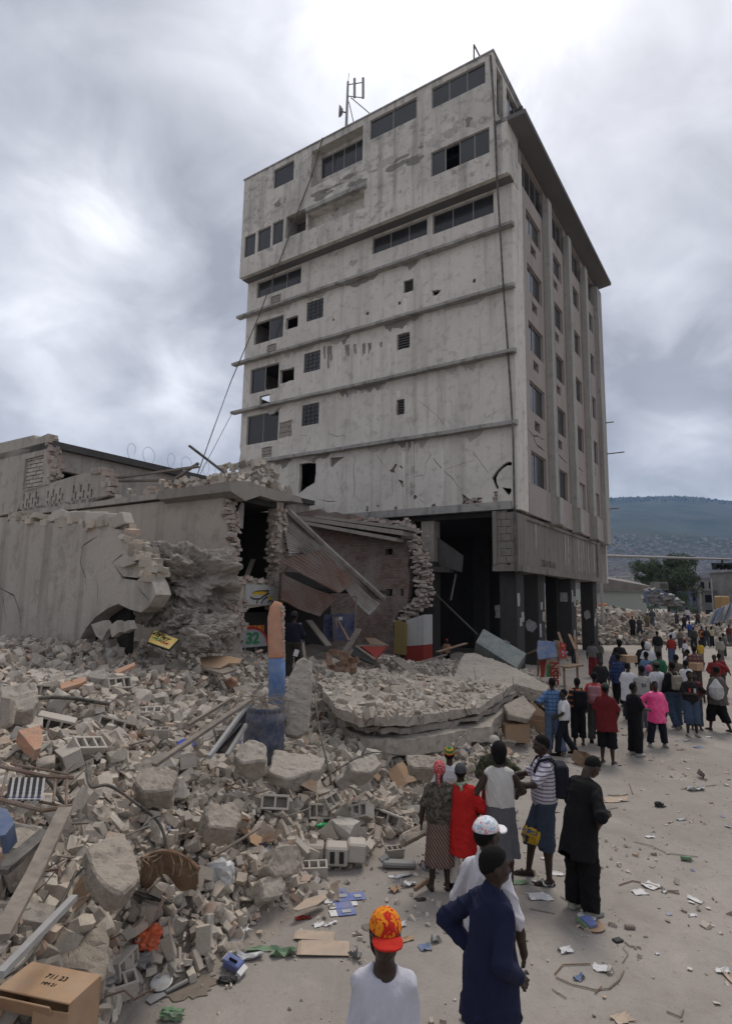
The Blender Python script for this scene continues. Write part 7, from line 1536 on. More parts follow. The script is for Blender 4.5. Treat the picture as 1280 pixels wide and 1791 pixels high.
        part({'cap': 'cap', 'capback': 'cap', 'beanie': 'beanie', 'scarf': 'headscarf', 'hood': 'hood'}[kind], hat_fn, mt, .8, bh)
        if kind == 'cap':
            def brim(P):
                Hd = hl(P); q = Hd - (0, .10, 1.690); d = np.sqrt((q[:, 0] / .085) ** 2 + ((q[:, 1]) / .095) ** 2) - 1; d = d * .085; z = np.abs(q[:, 2] + .28 * np.maximum(q[:, 1], 0) * .5 + q[:, 0] ** 2 * 3) - .006; d = np.maximum(d, z); return np.maximum(d, -.03 - q[:, 1])
            part('cap_brim', brim, mt2, .5 if fine else 1.0, bh)
    for ex_ in extras:
        ex_(dict(shirt=shirt_fn if shirt else None, pants=pants_fn if pants else None, root=root, part=part, tl=tl, hl=hl, A=A, Lg=Lg, torso_pt=torso_pt, S=S, h=h, HR=HR, hc=hc, LN=LN, hipz=hipz))
    return root
def shoes(mt, kind='shoe'):
    def f(q):
        for s, (a, b, c) in zip((-1, 1), q['Lg']):
            def fn(P, c=c, s=s):
                t0 = c + np.array([0, -.04, -.05]); t1 = c + np.array([s * .018, .15, -.06])
                if kind == 'sandal': d = np.maximum(seg(P * (1, 1, 1), t0, t1, .042, .045), np.abs(P[:, 2] - (c[2] - .080)) - .014); return smin(d, np.maximum(np.abs(seg(P, c + np.array([0, .06, -.05]), c + np.array([s * .01, .10, -.055]), .038, .036)) - .004, np.abs(P[:, 1] - c[1] - .085) - .016), .004)
                d = smin(seg(P, t0, t1, .045, .042), seg(P, c + np.array([0, -.02, -.02]), c + np.array([0, -.03, -.05]), .048, .046), .03); return smax(d, (c[2] - .085) - P[:, 2], .008)
            q['part']('sandal' if kind == 'sandal' else 'shoe', fn, mt, .9, (c - .16, c + .25))
    return f
def backpack(mt, label, size=(.15, .085, .21)):
    def f(q):
        c = q['torso_pt']((0, -.20, 1.24)); tl = q['tl']
        def fn(P):
            U = tl(P); w_ = np.abs(U - (0, -.205, 1.23)) - np.array([size[0] - .04, size[1] - .04, size[2] - .05]); d = np.linalg.norm(np.maximum(w_, 0), axis=1) + np.minimum(w_.max(1), 0) - .045; w2 = np.abs(U - (0, -.285, 1.15)) - np.array([size[0] - .07, .01, .06]); d2 = np.linalg.norm(np.maximum(w2, 0), axis=1) - .03; return smin(d, d2, .01)
        V, F_ = surface(fn, c - .36, c + .36, q['h'])
        M = q['root'].matrix_basis if False else None
        a = q['root'].rotation_euler.z; S = q['S']; Rm = rz3(a) * S; Vw = V @ Rm.T + np.array(q['root'].location); base = Vw.mean(0); base[2] = Vw[:, 2].min()
        bp_ = empty('backpack', tuple(base), 0, label, 'backpack'); link('bag', np_mesh('bag', Vw - base, F_, True), bp_, mt)
        for s in (-1, 1):
            pts = [(s * .09, -.15, 1.42), (s * .10, -.05, 1.50), (s * .105, .07, 1.47), (s * .12, .13, 1.36), (s * .14, .11, 1.22), (s * .15, .0, 1.12), (s * .11, -.14, 1.08)]
            W_ = [q['torso_pt'](p) @ Rm.T + np.array(q['root'].location) - base for p in pts]; link('strap', MB().tube(W_, .02 * S, 6).mesh('strap'), bp_, mt)
    return f
def item(name, fn_pts, mt):
    def f(q): link(name, fn_pts(q).mesh(name, smooth=False), q['root'], mt)
    return f
def P3(px, py, z): return G(px, py, z)

def march(fn, o, d, n=40):
    o = np.asarray(o, np.float32).copy(); d = np.asarray(d, np.float32)
    for _ in range(n):
        v = fn(o); o = o + d * np.clip(v - .003, -.02, .05)[:, None]
    return o
def decal(which, o, u, v, nd, w_, h_, mt, name='print', txt=None, size=.05):
    """flat print laid on a garment: a patch or letters dropped on its surface along -nd"""
    def f(q):
        fn = q[which]; u_, v_, n_ = (np.asarray(a, np.float32) for a in (u, v, nd)); c = np.asarray(o, np.float32)
        if txt:
            me = text_mesh(txt, size, 0.0, size * .02); k = len(me.vertices); co = np.empty(k * 3, np.float32); me.vertices.foreach_get('co', co); co = co.reshape(-1, 3)
            P = c + np.outer(co[:, 0], u_) + np.outer(co[:, 1], v_) + n_ * .25; W_ = march(fn, P, -n_) + n_ * .004; me.vertices.foreach_set('co', W_.astype(np.float32).ravel()); me.update(); link(name, me, q['root'], mt); return
        a, b = np.meshgrid(np.linspace(-.5, .5, 9), np.linspace(-.5, .5, 9)); P = c + np.outer(a.ravel() * w_, u_) + np.outer(b.ravel() * h_, v_) + n_ * .25; W_ = march(fn, P, -n_)
        ii = np.arange(81).reshape(9, 9); F_ = np.stack([ii[:-1, :-1], ii[:-1, 1:], ii[1:, 1:], ii[1:, :-1]], -1).reshape(-1, 4); link(name, np_mesh(name, W_, F_, True), q['root'], mt)
    return f
def glasses(q):
    m_ = MB()
    for s in (-1, 1):
        pts = [(np.array([s * .034 + .024 * math.cos(t), .116, 1.656 + .019 * math.sin(t)]) - q['hc']) @ q['HR'].T + q['hc'] for t in np.linspace(0, 6.283, 15)]
        m_.tube([q['torso_pt'](p) for p in pts], .0022, 5)
        m_.tube([q['torso_pt']((np.array(p) - q['hc']) @ q['HR'].T + q['hc']) for p in ((s * .058, .112, 1.66), (s * .082, .0, 1.662))], .002, 4)
    link('glasses', m_.mesh('glasses'), q['root'], 'grey_plastic')
def eyes(q):
    for s in (-1, 1):
        p = q['torso_pt']((np.array((s * .031, .089, 1.656)) - q['hc']) @ q['HR'].T + q['hc']); o = link('eye', MB().lathe(tuple(p), [(.001, -.012), (.008, -.009), (.012, 0), (.008, .009), (.001, .012)], 10).mesh('eye', smooth=True), q['root'], 'eye_white')
        p2 = q['torso_pt']((np.array((s * .031 + .003, .098, 1.656)) - q['hc']) @ q['HR'].T + q['hc']); link('pupil', MB().lathe(tuple(p2), [(.001, -.005), (.0045, -.003), (.006, 0), (.0045, .003), (.001, .005)], 8).mesh('pupil', smooth=True), o, 'hair_black')
def bandana(mt):
    def f(q):
        pts = [(.075 * math.cos(t), .075 * math.sin(t) - .005, 1.505 + .02 * math.sin(t + 1)) for t in np.linspace(0, 6.283, 17)]
        m_ = MB().tube([q['torso_pt'](p) for p in pts], .028, 8); m_.tube([q['torso_pt'](p) for p in ((0, -.09, 1.50), (.02, -.125, 1.44), (.015, -.13, 1.38))], [.03, .024, .01], 7); link('bandana', m_.mesh('bandana', smooth=True), q['root'], mt)
    return f
WHITE = (.62, .62, .63); BLACK = (.009, .009, .010); NAVY = (.018, .022, .055); DENIM = (.06, .085, .14); RED = (.42, .018, .016)
def hgt_of(px, yf, yh, p=None):
    p = T(px, yf) if p is None else p; d = ray(px, yh); return float(np.clip(EYE[2] + d[2] * p[1] / d[1] - p[2], 1.35, 1.98))
def from_head(px, yh, h): p = G(px, yh, h - .01); return np.array([p[0], p[1], 0.0])
def stand(label, px, yf, yh, face, res=.019, **k): return person(label, px, yf, hgt_of(px, yf, yh), face, res, **k)
GA = 'people talking beside the rubble'; GB = 'people standing in the street'; GC = 'crowd before the far heap'
# --- nearest three
person('person in a white T-shirt and orange flame cap with glasses, nearest the camera', 0, 0, 1.74, 178, .0085, (C((.50, .50, .56)), .78, .95, .012), ('long', C(DENIM), .10, .02), ('cap', C((.62, .22, .015), 'flame', (.42, .02, .012)), C((.45, .025, .015))), (((.155, -.02, 1.13), (.16, .05, .9)), ((.155, -.02, 1.13), (.16, .05, .9))), ('stand', 'stand'), (.12, -.05), 0, 'people nearest the camera', from_head(674, 1600, 1.74), (glasses, eyes, shoes(C(BLACK))), 'long', fat=.78, seed=1)
person('person in a long-sleeved dark navy shirt with hands at the hips', 0, 0, 1.78, -62, .0085, (C((.014, .018, .046)), .72, 1.92, .022, {'collar': 1}), ('long', C(BLACK), .10, -.012), None, (((.36, -.12, 1.18), (.18, .0, 1.02)), ((.22, -.10, 1.14), (.15, .12, 1.00))), ('stand', 'wide'), (-.35, -.05), .04, 'people nearest the camera', from_head(856, 1487, 1.78), (shoes(C(BLACK)),), 'short', fat=.84, seed=2)
person('person in a white cap with coloured dots and a long white shirt', 0, 0, 1.80, -40, .010, (C((.56, .54, .57)), .66, 1.2, .005, {'collar': 1}), ('long', C((.33, .29, .24)), .10, .03), ('cap', C((.70, .70, .71), 'dots', (.58, .26, .28), (.30, .48, .62), 42.0), C((.70, .70, .71))), ('down', 'down'), ('stand', 'stand'), (-.25, .0), 0, 'people nearest the camera', from_head(850, 1436, 1.80), (eyes, shoes(C(BLACK))), 'short', fat=.85, seed=3)
# --- group by the rubble
stand('person in a red headscarf, dark floral blouse and brown striped skirt', 768, 1556, 1333, 5, .011, shirt=(C((.055, .048, .038), 'camo', (.11, .10, .08), (.03, .028, .025), 26), .80, .95, .035), pants=('skirt', C((.22, .15, .12), 'diag', (.055, .038, .035), None, 22), .34, .015), hat=('scarf', C((.42, .03, .035), 'dots', (.5, .3, .3), (.4, .2, .2), 60)), head=(-.3, 0), group=GA, fem=True, extras=(shoes(C((.04, .035, .03)), 'sandal'),), seed=4)
stand('person in a long bright red shirt, grey knitted cap and green neck scarf', 806, 1556, 1337, -12, .011, shirt=(C(RED), .52, 1.25, .05), pants=('long', C((.48, .44, .40)), .10, .02), hat=('beanie', C((.065, .068, .075))), arms=('down', ((.32, .0, 1.15), (.22, .16, .98))), group=GA, extras=(bandana(C((.16, .20, .08), 'camo', (.35, .36, .28), (.06, .10, .06), 40)), shoes(C(BLACK))), seed=5)
stand('person in a red, gold and green striped beanie and white shirt behind the red headscarf', 786, 1500, 1308, -10, .012, shirt=(C((.52, .52, .53)), .80, .9, .03), pants=('long', C(DENIM, 'stripe_x', (.2, .22, .25), None, 14), .10, .02), hat=('beanie', C(WHITE, 'rasta')), group=GA, extras=(shoes(C(BLACK)),), seed=6)
stand('person in a pale cap and camouflage shirt facing the group with folded arms', 866, 1494, 1288, 165, .012, shirt=(C((.06, .065, .035), 'camo', (.03, .035, .02), (.12, .11, .07), 14), .80, 1.0, .035), pants=('short', C((.20, .02, .02)), .40, .03), hat=('cap', C((.36, .33, .29))), arms=('hip', 'hold'), head=(.2, -.15), group=GA, extras=(shoes(C(BLACK)),), seed=7)
stand('person in a white sleeveless top and grey knee-length skirt, seen from behind', 876, 1562, 1300, -6, .010, shirt=(C((.50, .485, .46)), .96, 0.0, .012), pants=('skirt', C((.10, .10, .11)), .44, .03), arms=(((.30, -.02, 1.15), (.28, .10, .94)), ((.30, .06, 1.18), (.27, .28, 1.08))), hair='full', head=(-.05, -.1), group=GA, fem=True, extras=(shoes(C(BLACK)),), seed=8)
q9 = stand('person in a striped shirt, yellow-panelled denim shorts and a dark backpack', 955, 1542, 1287, 82, .010, shirt=(C((.52, .50, .53), 'stripe_z', (.13, .10, .17), None, 22), .84, .95, .035, {'collar': 1}), pants=('short', C((.045, .06, .09)), .40, .035), arms=('reach', 'reach'), hair='short', head=(.05, -.12), group=GA, legs=('stand', 'f'), extras=(shoes(C((.05, .035, .03)), 'sandal'), backpack(C((.018, .018, .028)), 'dark backpack on the person in the striped shirt'),
    decal('pants', (.02, .22, .53), (.85, -.5, 0), (0, 0, 1), (.5, .85, 0), .20, .20, 'ink_yellow', 'yellow_panel'), decal('pants', (.02, .222, .57), (.85, -.5, 0), (0, 0, 1), (.5, .85, 0), 0, 0, 'tarp_blue', 'lettering', 'KERS', .062), decal('pants', (.02, .222, .50), (.85, -.5, 0), (0, 0, 1), (.5, .85, 0), 0, 0, 'tarp_blue', 'lettering', '8', .085)), seed=9)
stand('person in a loose black tunic and trousers with bowed head and hand on hip', 1020, 1598, 1318, -62, .010, shirt=(C(BLACK), .60, 1.15, .035), pants=('long', C((.008, .008, .009)), .09, .04), arms=('cross', ((.36, -.10, 1.14), (.19, .06, .99))), hair='short', head=(-.1, -.62), lean=.2, fat=.92, group=GA, extras=(shoes(C((.30, .32, .27))),), seed=10)
# things in hands
def near_hand(name, px, py, d, mb, mt, label, cat, rot=(0, 0, 0)): o = link(name, mb.mesh(name), None, mt); o.location = Vector(at(px, py, d)); o.rotation_euler = rot; return tag(o, label, cat)
near_hand('folded_paper', 908, 1378, T(955, 1542)[1] - .1, MB().box((0, 0, 0), (.16, .02, .22)), 'poster_white', 'folded grey papers passed from the striped shirt to the white top', 'paper', (.5, .3, .2))
# --- middle group
stand('person in a blue plaid shirt and jeans with a hand on the hip', 968, 1318, 1186, 8, shirt=(C((.10, .19, .33), 'plaid', (.035, .07, .15), (.05, .09, .19), 11), .82, .95, .03), pants=('long', C((.085, .115, .18)), .10, .025), arms=('hip', 'down'), legs=('stand', 'b'), group=GB, extras=(shoes(C((.12, .10, .09))),), seed=11)
stand('boy in a white printed T-shirt and dark jeans looking left', 988, 1322, 1206, 75, shirt=(C(WHITE), .82, .85, .035), pants=('long', C((.014, .015, .02)), .10, .02), arms=('fwdlow', 'hip'), legs=('f', 'b'), group=GB, extras=(shoes(C(BLACK)), decal('shirt', (-.05, .2, 1.22), (1, 0, 0), (0, 0, 1), (0, 1, 0), .10, .07, 'ink_orange'), decal('shirt', (.2, 0.0, 1.25), (0, 1, 0), (0, 0, 1), (1, 0, 0), .07, .06, 'ink_yellow')), seed=12)
stand('person in an orange and black shirt with a big black backpack', 1012, 1304, 1186, 0, shirt=(C((.02, .02, .022), 'stripe_z', (.40, .13, .05), None, 7), .84, .9, .03), pants=('long', C(BLACK), .20, .03), group=GB, extras=(shoes(C((.2, .17, .14)), 'sandal'), backpack(C((.008, .008, .010)), 'big black backpack with a blue centre strip', (.17, .09, .23))), seed=13)
stand('person in a red T-shirt with a pink backpack', 1043, 1300, 1176, -25, shirt=(C((.42, .045, .03)), .84, .9, .035), pants=('long', C((.045, .05, .05)), .10, .03), group=GB, extras=(shoes(C(BLACK)), backpack(C((.30, .15, .17)), 'faded pink backpack on the person in red', (.15, .08, .22))), seed=14)
stand('person in a maroon polo shirt, black shorts with white side stripes and a cap', 1063, 1336, 1196, -40, shirt=(C((.12, .014, .016)), .72, .95, .05, {'collar': 1}), pants=('short', C(BLACK), .36, .045), hat=('cap', C((.045, .05, .045))), arms=('down', 'fwdlow'), group=GB, extras=(shoes(C((.12, .15, .2)), 'sandal'), decal('pants', (.25, .0, .60), (0, 1, 0), (0, 0, 1), (1, 0, 0), .022, .34, 'white_paper'), decal('pants', (.25, .05, .60), (0, 1, 0), (0, 0, 1), (1, 0, 0), .022, .34, 'white_paper')), seed=15)
stand('person in a black printed T-shirt and wide black trousers, side on', 1112, 1322, 1195, -75, shirt=(C(BLACK), .80, .95, .035), pants=('long', C((.010, .010, .012)), .09, .04), arms=('cross', 'fwd'), group=GB, extras=(shoes(C((.36, .35, .33))), decal('shirt', (0, .25, 1.05), (1, 0, 0), (0, 0, 1), (0, 1, 0), .16, .16, 'cardboard_dark'), decal('shirt', (0, .25, 1.28), (1, 0, 0), (0, 0, 1), (0, 1, 0), .09, .07, 'poster_white')), seed=16)
plain('pink_plastic', (.80, .06, .24), .3, .5, vary=.35, scale=6)
stand('person in a bright pink plastic raincoat with one hand on the hip', 1150, 1306, 1192, 172, shirt=('pink_plastic', .66, 1.85, .05, {'collar': 1}), pants=('long', C((.012, .014, .022)), .10, .03), arms=('down', 'hip'), legs=('wide', 'wide'), hair='crop', group=GB, extras=(shoes(C((.28, .27, .25))), decal('shirt', (.05, .25, 1.0), (1, 0, 0), (0, 0, 1), (0, 1, 0), .12, .10, 'pink_plastic', 'pocket'), decal('shirt', (-.06, .25, 1.30), (1, 0, 0), (0, 0, 1), (0, 1, 0), .05, .035, 'ink_black')), seed=17)
stand('person in a black jacket and jeans with a beige backpack walking away', 1180, 1274, 1158, 5, shirt=(C(BLACK), .84, 1.8, .035), pants=('long', C((.04, .06, .095)), .10, .03), legs=('b', 'stand'), group=GB, extras=(shoes(C((.2, .18, .16))), backpack(C((.25, .22, .17)), 'beige backpack on the person in the black jacket', (.13, .07, .2))), seed=18)
stand('person in a dark T-shirt with red patches and long denim shorts facing the camera', 1211, 1288, 1174, 172, shirt=(C((.016, .013, .014)), .84, .95, .035), pants=('short', C((.05, .075, .12)), .34, .04), arms=('hip', 'cross'), group=GB, extras=(shoes(C((.32, .3, .28))), decal('shirt', (-.06, .25, 1.25), (1, 0, 0), (0, 0, 1), (0, 1, 0), .07, .12, 'poster_white'), decal('shirt', (.07, .25, 1.26), (1, 0, 0), (0, 0, 1), (0, 1, 0), .05, .10, 'ink_red')), seed=19)
stand('person in a loose grey-brown jacket with black three-quarter trousers, walking away', 1258, 1280, 1166, 12, shirt=(C((.095, .08, .072)), .74, 1.7, .06), pants=('long', C(BLACK, 'stripe_z', (.5, .5, .5), None, 2.0) if False else C(BLACK), .26, .05), legs=('f', 'b'), arms=('down', 'down'), group=GB, extras=(shoes(C((.12, .1, .09)), 'sandal'),), seed=20)
near_hand('cloth_bundle', 1252, 1208, G(1258, 1280)[1] - .33, MB().lathe((0, 0, -.25), [(.05, 0), (.15, .06), (.19, .18), (.17, .34), (.08, .48), (.03, .56)], 12), 'poster_white', 'white and pink bundle slung on the back of the grey-brown jacket', 'bag')
stand('person wrapped in a white head cloth and white shirt among the crowd', 1152, 1268, 1158, 10, shirt=(C((.55, .55, .58)), .80, 1.0, .05), pants=('long', C((.16, .16, .18)), .10, .04), hat=('cap', C((.08, .07, .06))), group=GB, seed=21)
stand('person in a black and white letter vest behind the black T-shirt', 1126, 1280, 1164, -5, shirt=(C((.30, .30, .29)), .84, .3, .03), pants=('long', C((.10, .10, .12)), .10, .035), group=GB, extras=(shoes(C((.2, .12, .10))), decal('shirt', (0, -.25, 1.24), (-1, 0, 0), (0, 0, 1), (0, -1, 0), 0, 0, 'ink_black', 'lettering', '10', .14)), seed=22)
stand('person in a hanging white shirt beside the cardboard carrier', 1101, 1260, 1160, -60, shirt=(C((.60, .60, .63)), .62, .9, .05), pants=('long', C((.03, .03, .035)), .10, .03), group=GB, seed=23)
stand('person in a blue plaid jacket carrying a carton at the shoulder', 1083, 1236, 1144, 5, shirt=(C((.035, .055, .13), 'plaid', (.015, .02, .05), (.02, .03, .07), 8), .78, 1.9, .045), pants=('long', C(BLACK), .10, .03), arms=('down', 'up'), group=GB, seed=24)
cx = G(1083, 1236); carton(0, 0, (.42, .35, .22), .2, 'cardboard box carried at the shoulder of the blue plaid jacket', p=at(1099, 1158, cx[1] + .1))
stand('person in a dark blue shirt just behind the blue plaid jacket', 1080, 1215, 1133, -8, shirt=(C((.03, .035, .08)), .82, 1.0, .03), pants=('long', C(BLACK), .10, .03), group=GB, res=.026, seed=25)
stand('person in a black jacket with rounded hair, walking away up the street', 1085, 1200, 1119, 5, shirt=(C((.014, .014, .015)), .80, 1.9, .05), pants=('long', C((.03, .03, .03)), .10, .03), hair='full', group=GB, res=.026, seed=26)
stand('person in a green T-shirt walking away in the crowd', 1155, 1232, 1139, 12, shirt=(C((.02, .11, .055)), .80, .95, .05), pants=('long', C((.12, .10, .07)), .10, .03), group=GB, res=.024, seed=27)
stand('person under a pink head cloth beside the white head cloth', 1138, 1255, 1164, 20, shirt=(C((.10, .10, .11)), .80, 1.0, .03), pants=('long', C(DENIM), .10, .03), hat=('hood', C((.40, .12, .17))), group=GB, res=.024, seed=28)
stand('person in a light blue shirt beside the white cloth bundle carrier', 1133, 1230, 1140, 0, shirt=(C((.11, .17, .27)), .82, .9, .03), pants=('long', C(BLACK), .10, .03), group=GB, res=.024, seed=29)
stand('person with a white sack over the shoulders in the crowd', 1136, 1212, 1124, 5, shirt=(C((.45, .46, .47)), .86, .9, .06), pants=('long', C((.05, .05, .055)), .10, .03), hat=('hood', C((.48, .49, .5))), group=GB, res=.024, seed=30)
stand('person in dark clothes left of the white sack', 1128, 1210, 1120, -10, shirt=(C((.025, .024, .024)), .82, 1.8, .035), pants=('long', C(BLACK), .10, .03), group=GB, res=.026, seed=31)
stand('person in a red T-shirt and jeans walking up the street', 1175, 1164, 1110, 3, shirt=(C((.25, .03, .025)), .82, .95, .04), pants=('long', C((.075, .10, .16)), .10, .03), group=GB, res=.03, seed=32)
stand('person in a black T-shirt and grey trousers left of the red T-shirt walker', 1151, 1160, 1104, -5, shirt=(C((.014, .014, .015)), .82, .9, .04), pants=('long', C((.12, .115, .11)), .10, .03), group=GB, res=.03, seed=33)
stand('person in a white shirt left of the checked shirt', 1205, 1212, 1136, 35, shirt=(C((.55, .55, .57)), .82, .9, .04), pants=('long', C((.10, .09, .08)), .10, .03), group=GB, res=.026, seed=34)
stand('person in a red checked shirt carrying a carton in the crowd', 1218, 1222, 1130, -15, shirt=(C((.20, .10, .085), 'plaid', (.06, .035, .03), (.08, .04, .04), 8), .80, 1.3, .045), pants=('long', C((.06, .05, .045)), .10, .03), arms=('fwd', 'fwd'), group=GB, res=.026, seed=35)
carton(0, 0, (.42, .3, .25), .5, 'cardboard box held by the red checked shirt', p=at(1217, 1172, G(1218, 1222)[1] - .3))
stand('person in a white T-shirt just above the dark T-shirt with red patches', 1203, 1250, 1155, 5, shirt=(C((.52, .52, .54)), .82, .9, .035), pants=('long', C(DENIM), .10, .03), group=GB, res=.024, seed=36)
stand('person in a red and dark shirt half hidden behind the dark T-shirt', 1218, 1276, 1176, 165, shirt=(C((.14, .02, .02)), .82, .9, .03), pants=('long', C((.07, .08, .11)), .10, .03), group=GB, res=.022, seed=37)
stand('person with cropped hair in a brown shirt at the middle of the crowd', 1186, 1240, 1145, 0, shirt=(C((.10, .08, .06)), .82, .9, .035), pants=('long', C((.03, .03, .035)), .10, .03), group=GB, res=.024, seed=38)
stand('person in a yellow shirt with a dark shoulder bag', 1226, 1172, 1120, 20, shirt=(C((.42, .28, .04)), .82, .9, .03), pants=('long', C((.15, .14, .12)), .10, .03), group=GB, res=.03, seed=39)
stand('person with a red cap and white shirt left of the yellow shirt', 1199, 1165, 1118, 30, shirt=(C((.5, .5, .53)), .82, .9, .03), pants=('long', C((.05, .05, .06)), .10, .03), hat=('beanie', C((.33, .03, .03))), group=GB, res=.03, seed=40)
stand('person in a beige long-sleeved shirt walking at the right', 1261, 1162, 1114, 5, shirt=(C((.26, .24, .21)), .80, 1.9, .05), pants=('long', C((.12, .11, .10)), .10, .03), arms=('down', 'down'), group=GB, res=.03, seed=41)
stand('person in a red top and white face cloth with a dark cap at the right', 1253, 1224, 1146, 150, shirt=(C((.20, .025, .025)), .82, 1.6, .04), pants=('long', C((.05, .05, .06)), .10, .03), hat=('beanie', C((.04, .038, .03))), arms=('out', 'fwdlow'), group=GB, res=.024, seed=42)
stand('person in a red and camouflage top at the right behind the jacket', 1261, 1218, 1143, -10, shirt=(C((.16, .025, .025)), .82, .9, .04), pants=('long', C((.05, .05, .04)), .10, .03), group=GB, res=.026, seed=43)
# --- far row before the heap
far = [(1107, 1126, 1090, 170, (.02, .02, .022), (.012, .012, .014), 'in black standing with crossed arms, leftmost before the far heap'), (1119, 1126, 1091, 180, (.05, .05, .055), (.045, .05, .06), 'in grey standing second from the left before the far heap'), (1133, 1124, 1092, 175, (.14, .12, .06), (.10, .09, .07), 'in a khaki top third from the left before the far heap'), (1142, 1122, 1090, -20, (.07, .075, .08), (.09, .10, .12), 'in a faded grey-blue top before the far heap'), (1162, 1104, 1078, 170, (.60, .09, .03), (.03, .03, .03), 'in an orange shirt up on the foot of the far heap'),
       (1176, 1136, 1100, 5, (.45, .46, .5), (.10, .10, .12), 'in a white shirt beyond the red T-shirt walker'), (1190, 1136, 1100, 0, (.16, .14, .11), (.05, .05, .05), 'with a tan pack in the far crowd'), (1204, 1120, 1090, 0, (.5, .5, .53), (.04, .05, .09), 'in white beside a blue top in the far crowd'), (1207, 1128, 1094, 5, (.05, .09, .30), (.05, .05, .06), 'in a bright blue top in the far crowd'), (1214, 1136, 1097, 0, (.045, .05, .04), (.025, .025, .025), 'in a dark olive coat in the far crowd'),
       (1228, 1132, 1095, 0, (.02, .02, .05), (.03, .03, .035), 'wearing a bright orange pack in the far crowd'), (1236, 1133, 1097, -10, (.03, .03, .03), (.06, .065, .08), 'in black beside the orange pack'), (1245, 1132, 1096, 10, (.40, .36, .22), (.012, .012, .014), 'in a pale yellow shirt in the far crowd'), (1257, 1122, 1092, 0, (.02, .02, .025), (.025, .025, .03), 'in a dark jacket right of the pale yellow shirt'), (1276, 1130, 1094, 180, (.12, .03, .03), (.08, .08, .08), 'in a maroon top at the right edge of the far crowd'), (1198, 1124, 1094, 20, (.03, .025, .02), (.02, .02, .02), 'in dark brown behind the far crowd'), (1185, 1122, 1094, -20, (.06, .06, .065), (.05, .05, .05), 'in dark grey between the white shirt and tan pack'), (1222, 1122, 1092, 15, (.09, .06, .05), (.04, .04, .04), 'in brown behind the orange pack'), (1266, 1150, 1108, 10, (.10, .10, .10), (.04, .04, .045), 'in dark grey left of the right edge')]
for k, (px, yf, yh, fc, c1, c2, lb) in enumerate(far):
    p = G(px, yf); z = max(float(fheap(np.array([p[0]]), np.array([p[1]]))[0]) if p[1] > 46 else 0, 0)
    o_ = person('person ' + lb, px, yf, hgt_of(px, yf, yh, p), fc, .042, (C(c1), .82, (.9, 1.8)[k % 2], .035), ('long', C(c2), .10, .03), None, (('down', 'down'), ('cross', 'cross'), ('hip', 'down'))[k % 3], (('stand', 'stand'), ('f', 'b'))[k % 2], group=GC, at_pt=np.array([p[0], p[1], z]), seed=60 + k)
    if 'orange pack' in lb and 'wearing' in lb: near_hand('backpack', px, 1109, p[1] - .28, MB().box((0, 0, 0), (.38, .2, .5)), 'ink_orange', 'bright orange backpack in the far crowd', 'backpack')
# --- by the ruins and the stall
mp = at(511, 1190, 15.7)
person('person in a dark shirt and trousers holding a white paper inside the collapsed shop', 511, 1190, 1.74, -15, .02, (C((.014, .016, .028)), .80, 1.5, .03), ('long', C((.04, .035, .03)), .10, .03), ('beanie', C((.03, .03, .03))), ('down', 'fwdlow'), ('stand', 'f'), at_pt=mp, seed=50)
near_hand('white_sheet', 518, 1142, 15.4, MB().box((0, 0, 0), (.12, .01, .17)), 'white_paper', 'white paper in the hand of the person in the collapsed shop', 'paper', (0, .3, .2))
person('person in a tan top sitting in the dark ground floor', 781, 1135, 1.5, 170, .03, (C((.28, .16, .10)), .82, .9, .03), ('long', C(BLACK), .10, .03), ('beanie', C((.25, .05, .03))), ('cross', 'hold'), ('stand', 'stand'), at_pt=np.array([*at(781, 1135, 31.0)[:2], 0]), seed=51)
person('person in a blue shirt standing in the dark behind the cabinet', 866, 1120, 1.7, 160, .03, (C((.03, .05, .20)), .82, .9, .03), ('long', C(BLACK), .10, .03), None, ('down', 'down'), ('stand', 'stand'), at_pt=np.array([*at(866, 1120, 30.5)[:2], 0]), seed=52)
for px, yf, yh, fc, c1, c2, lb in ((1037, 1185, 1120, -30, (.12, .12, .12), (.16, .02, .025), 'in a grey top and maroon trousers beside the corner column'), (1049, 1165, 1122, 160, (.09, .085, .08), (.05, .05, .05), 'in dull grey bending by the corner column'), (1052, 1240, 1150, 170, (.02, .02, .02), (.02, .02, .02), 'in black behind the red T-shirt and pink backpack'), (1004, 1165, 1118, 20, (.03, .03, .03), (.03, .03, .03), 'in dark clothes standing between the arcade columns')):
    stand('person ' + lb, px, yf, yh, fc, res=.028, shirt=(C(c1), .82, .9, .035), pants=('long', C(c2), .10, .03), group=GB, seed=int(px))
# ------------------------------------------------------------------ litter on the street and heap foot
def paper(px, py, size, rz, mat, label, seed, cat='paper', curl=.03, nm='paper', z=.006, tilt=(0, 0), poly=None):
    r = random.Random(seed); w_, h_ = size; nx_, ny_ = 5, 5; V = []; 
    for j in range(ny_):
        for i in range(nx_):
            x, y = (i / 4 - .5) * w_, (j / 4 - .5) * h_
            if i in (0, 4) or j in (0, 4): x += r.uniform(-.12, .12) * w_; y += r.uniform(-.12, .12) * h_
            V.append((x, y, z + abs(r.gauss(0, curl)) * (1.0 if (i in (0, 4) or j in (0, 4)) else .35)))
    F_ = [(j * 5 + i, j * 5 + i + 1, j * 5 + i + 6, j * 5 + i + 5) for j in range(4) for i in range(4)]; n0 = len(V); V2 = V + [(a, b, c - .003) for a, b, c in V]
    F2 = F_ + [tuple(k + n0 for k in f[::-1]) for f in F_]
    o = link(nm, np_mesh(nm, V2, F2), None, mat); p = T(px, py); o.location = Vector(p); o.rotation_euler = (tilt[0], tilt[1], rz); return tag(o, label, cat)
n_ = Nodes('printed_paper'); v_ = n_.coord(); s_ = n_.new('ShaderNodeSeparateXYZ'); n_.link(v_, s_.inputs[0])
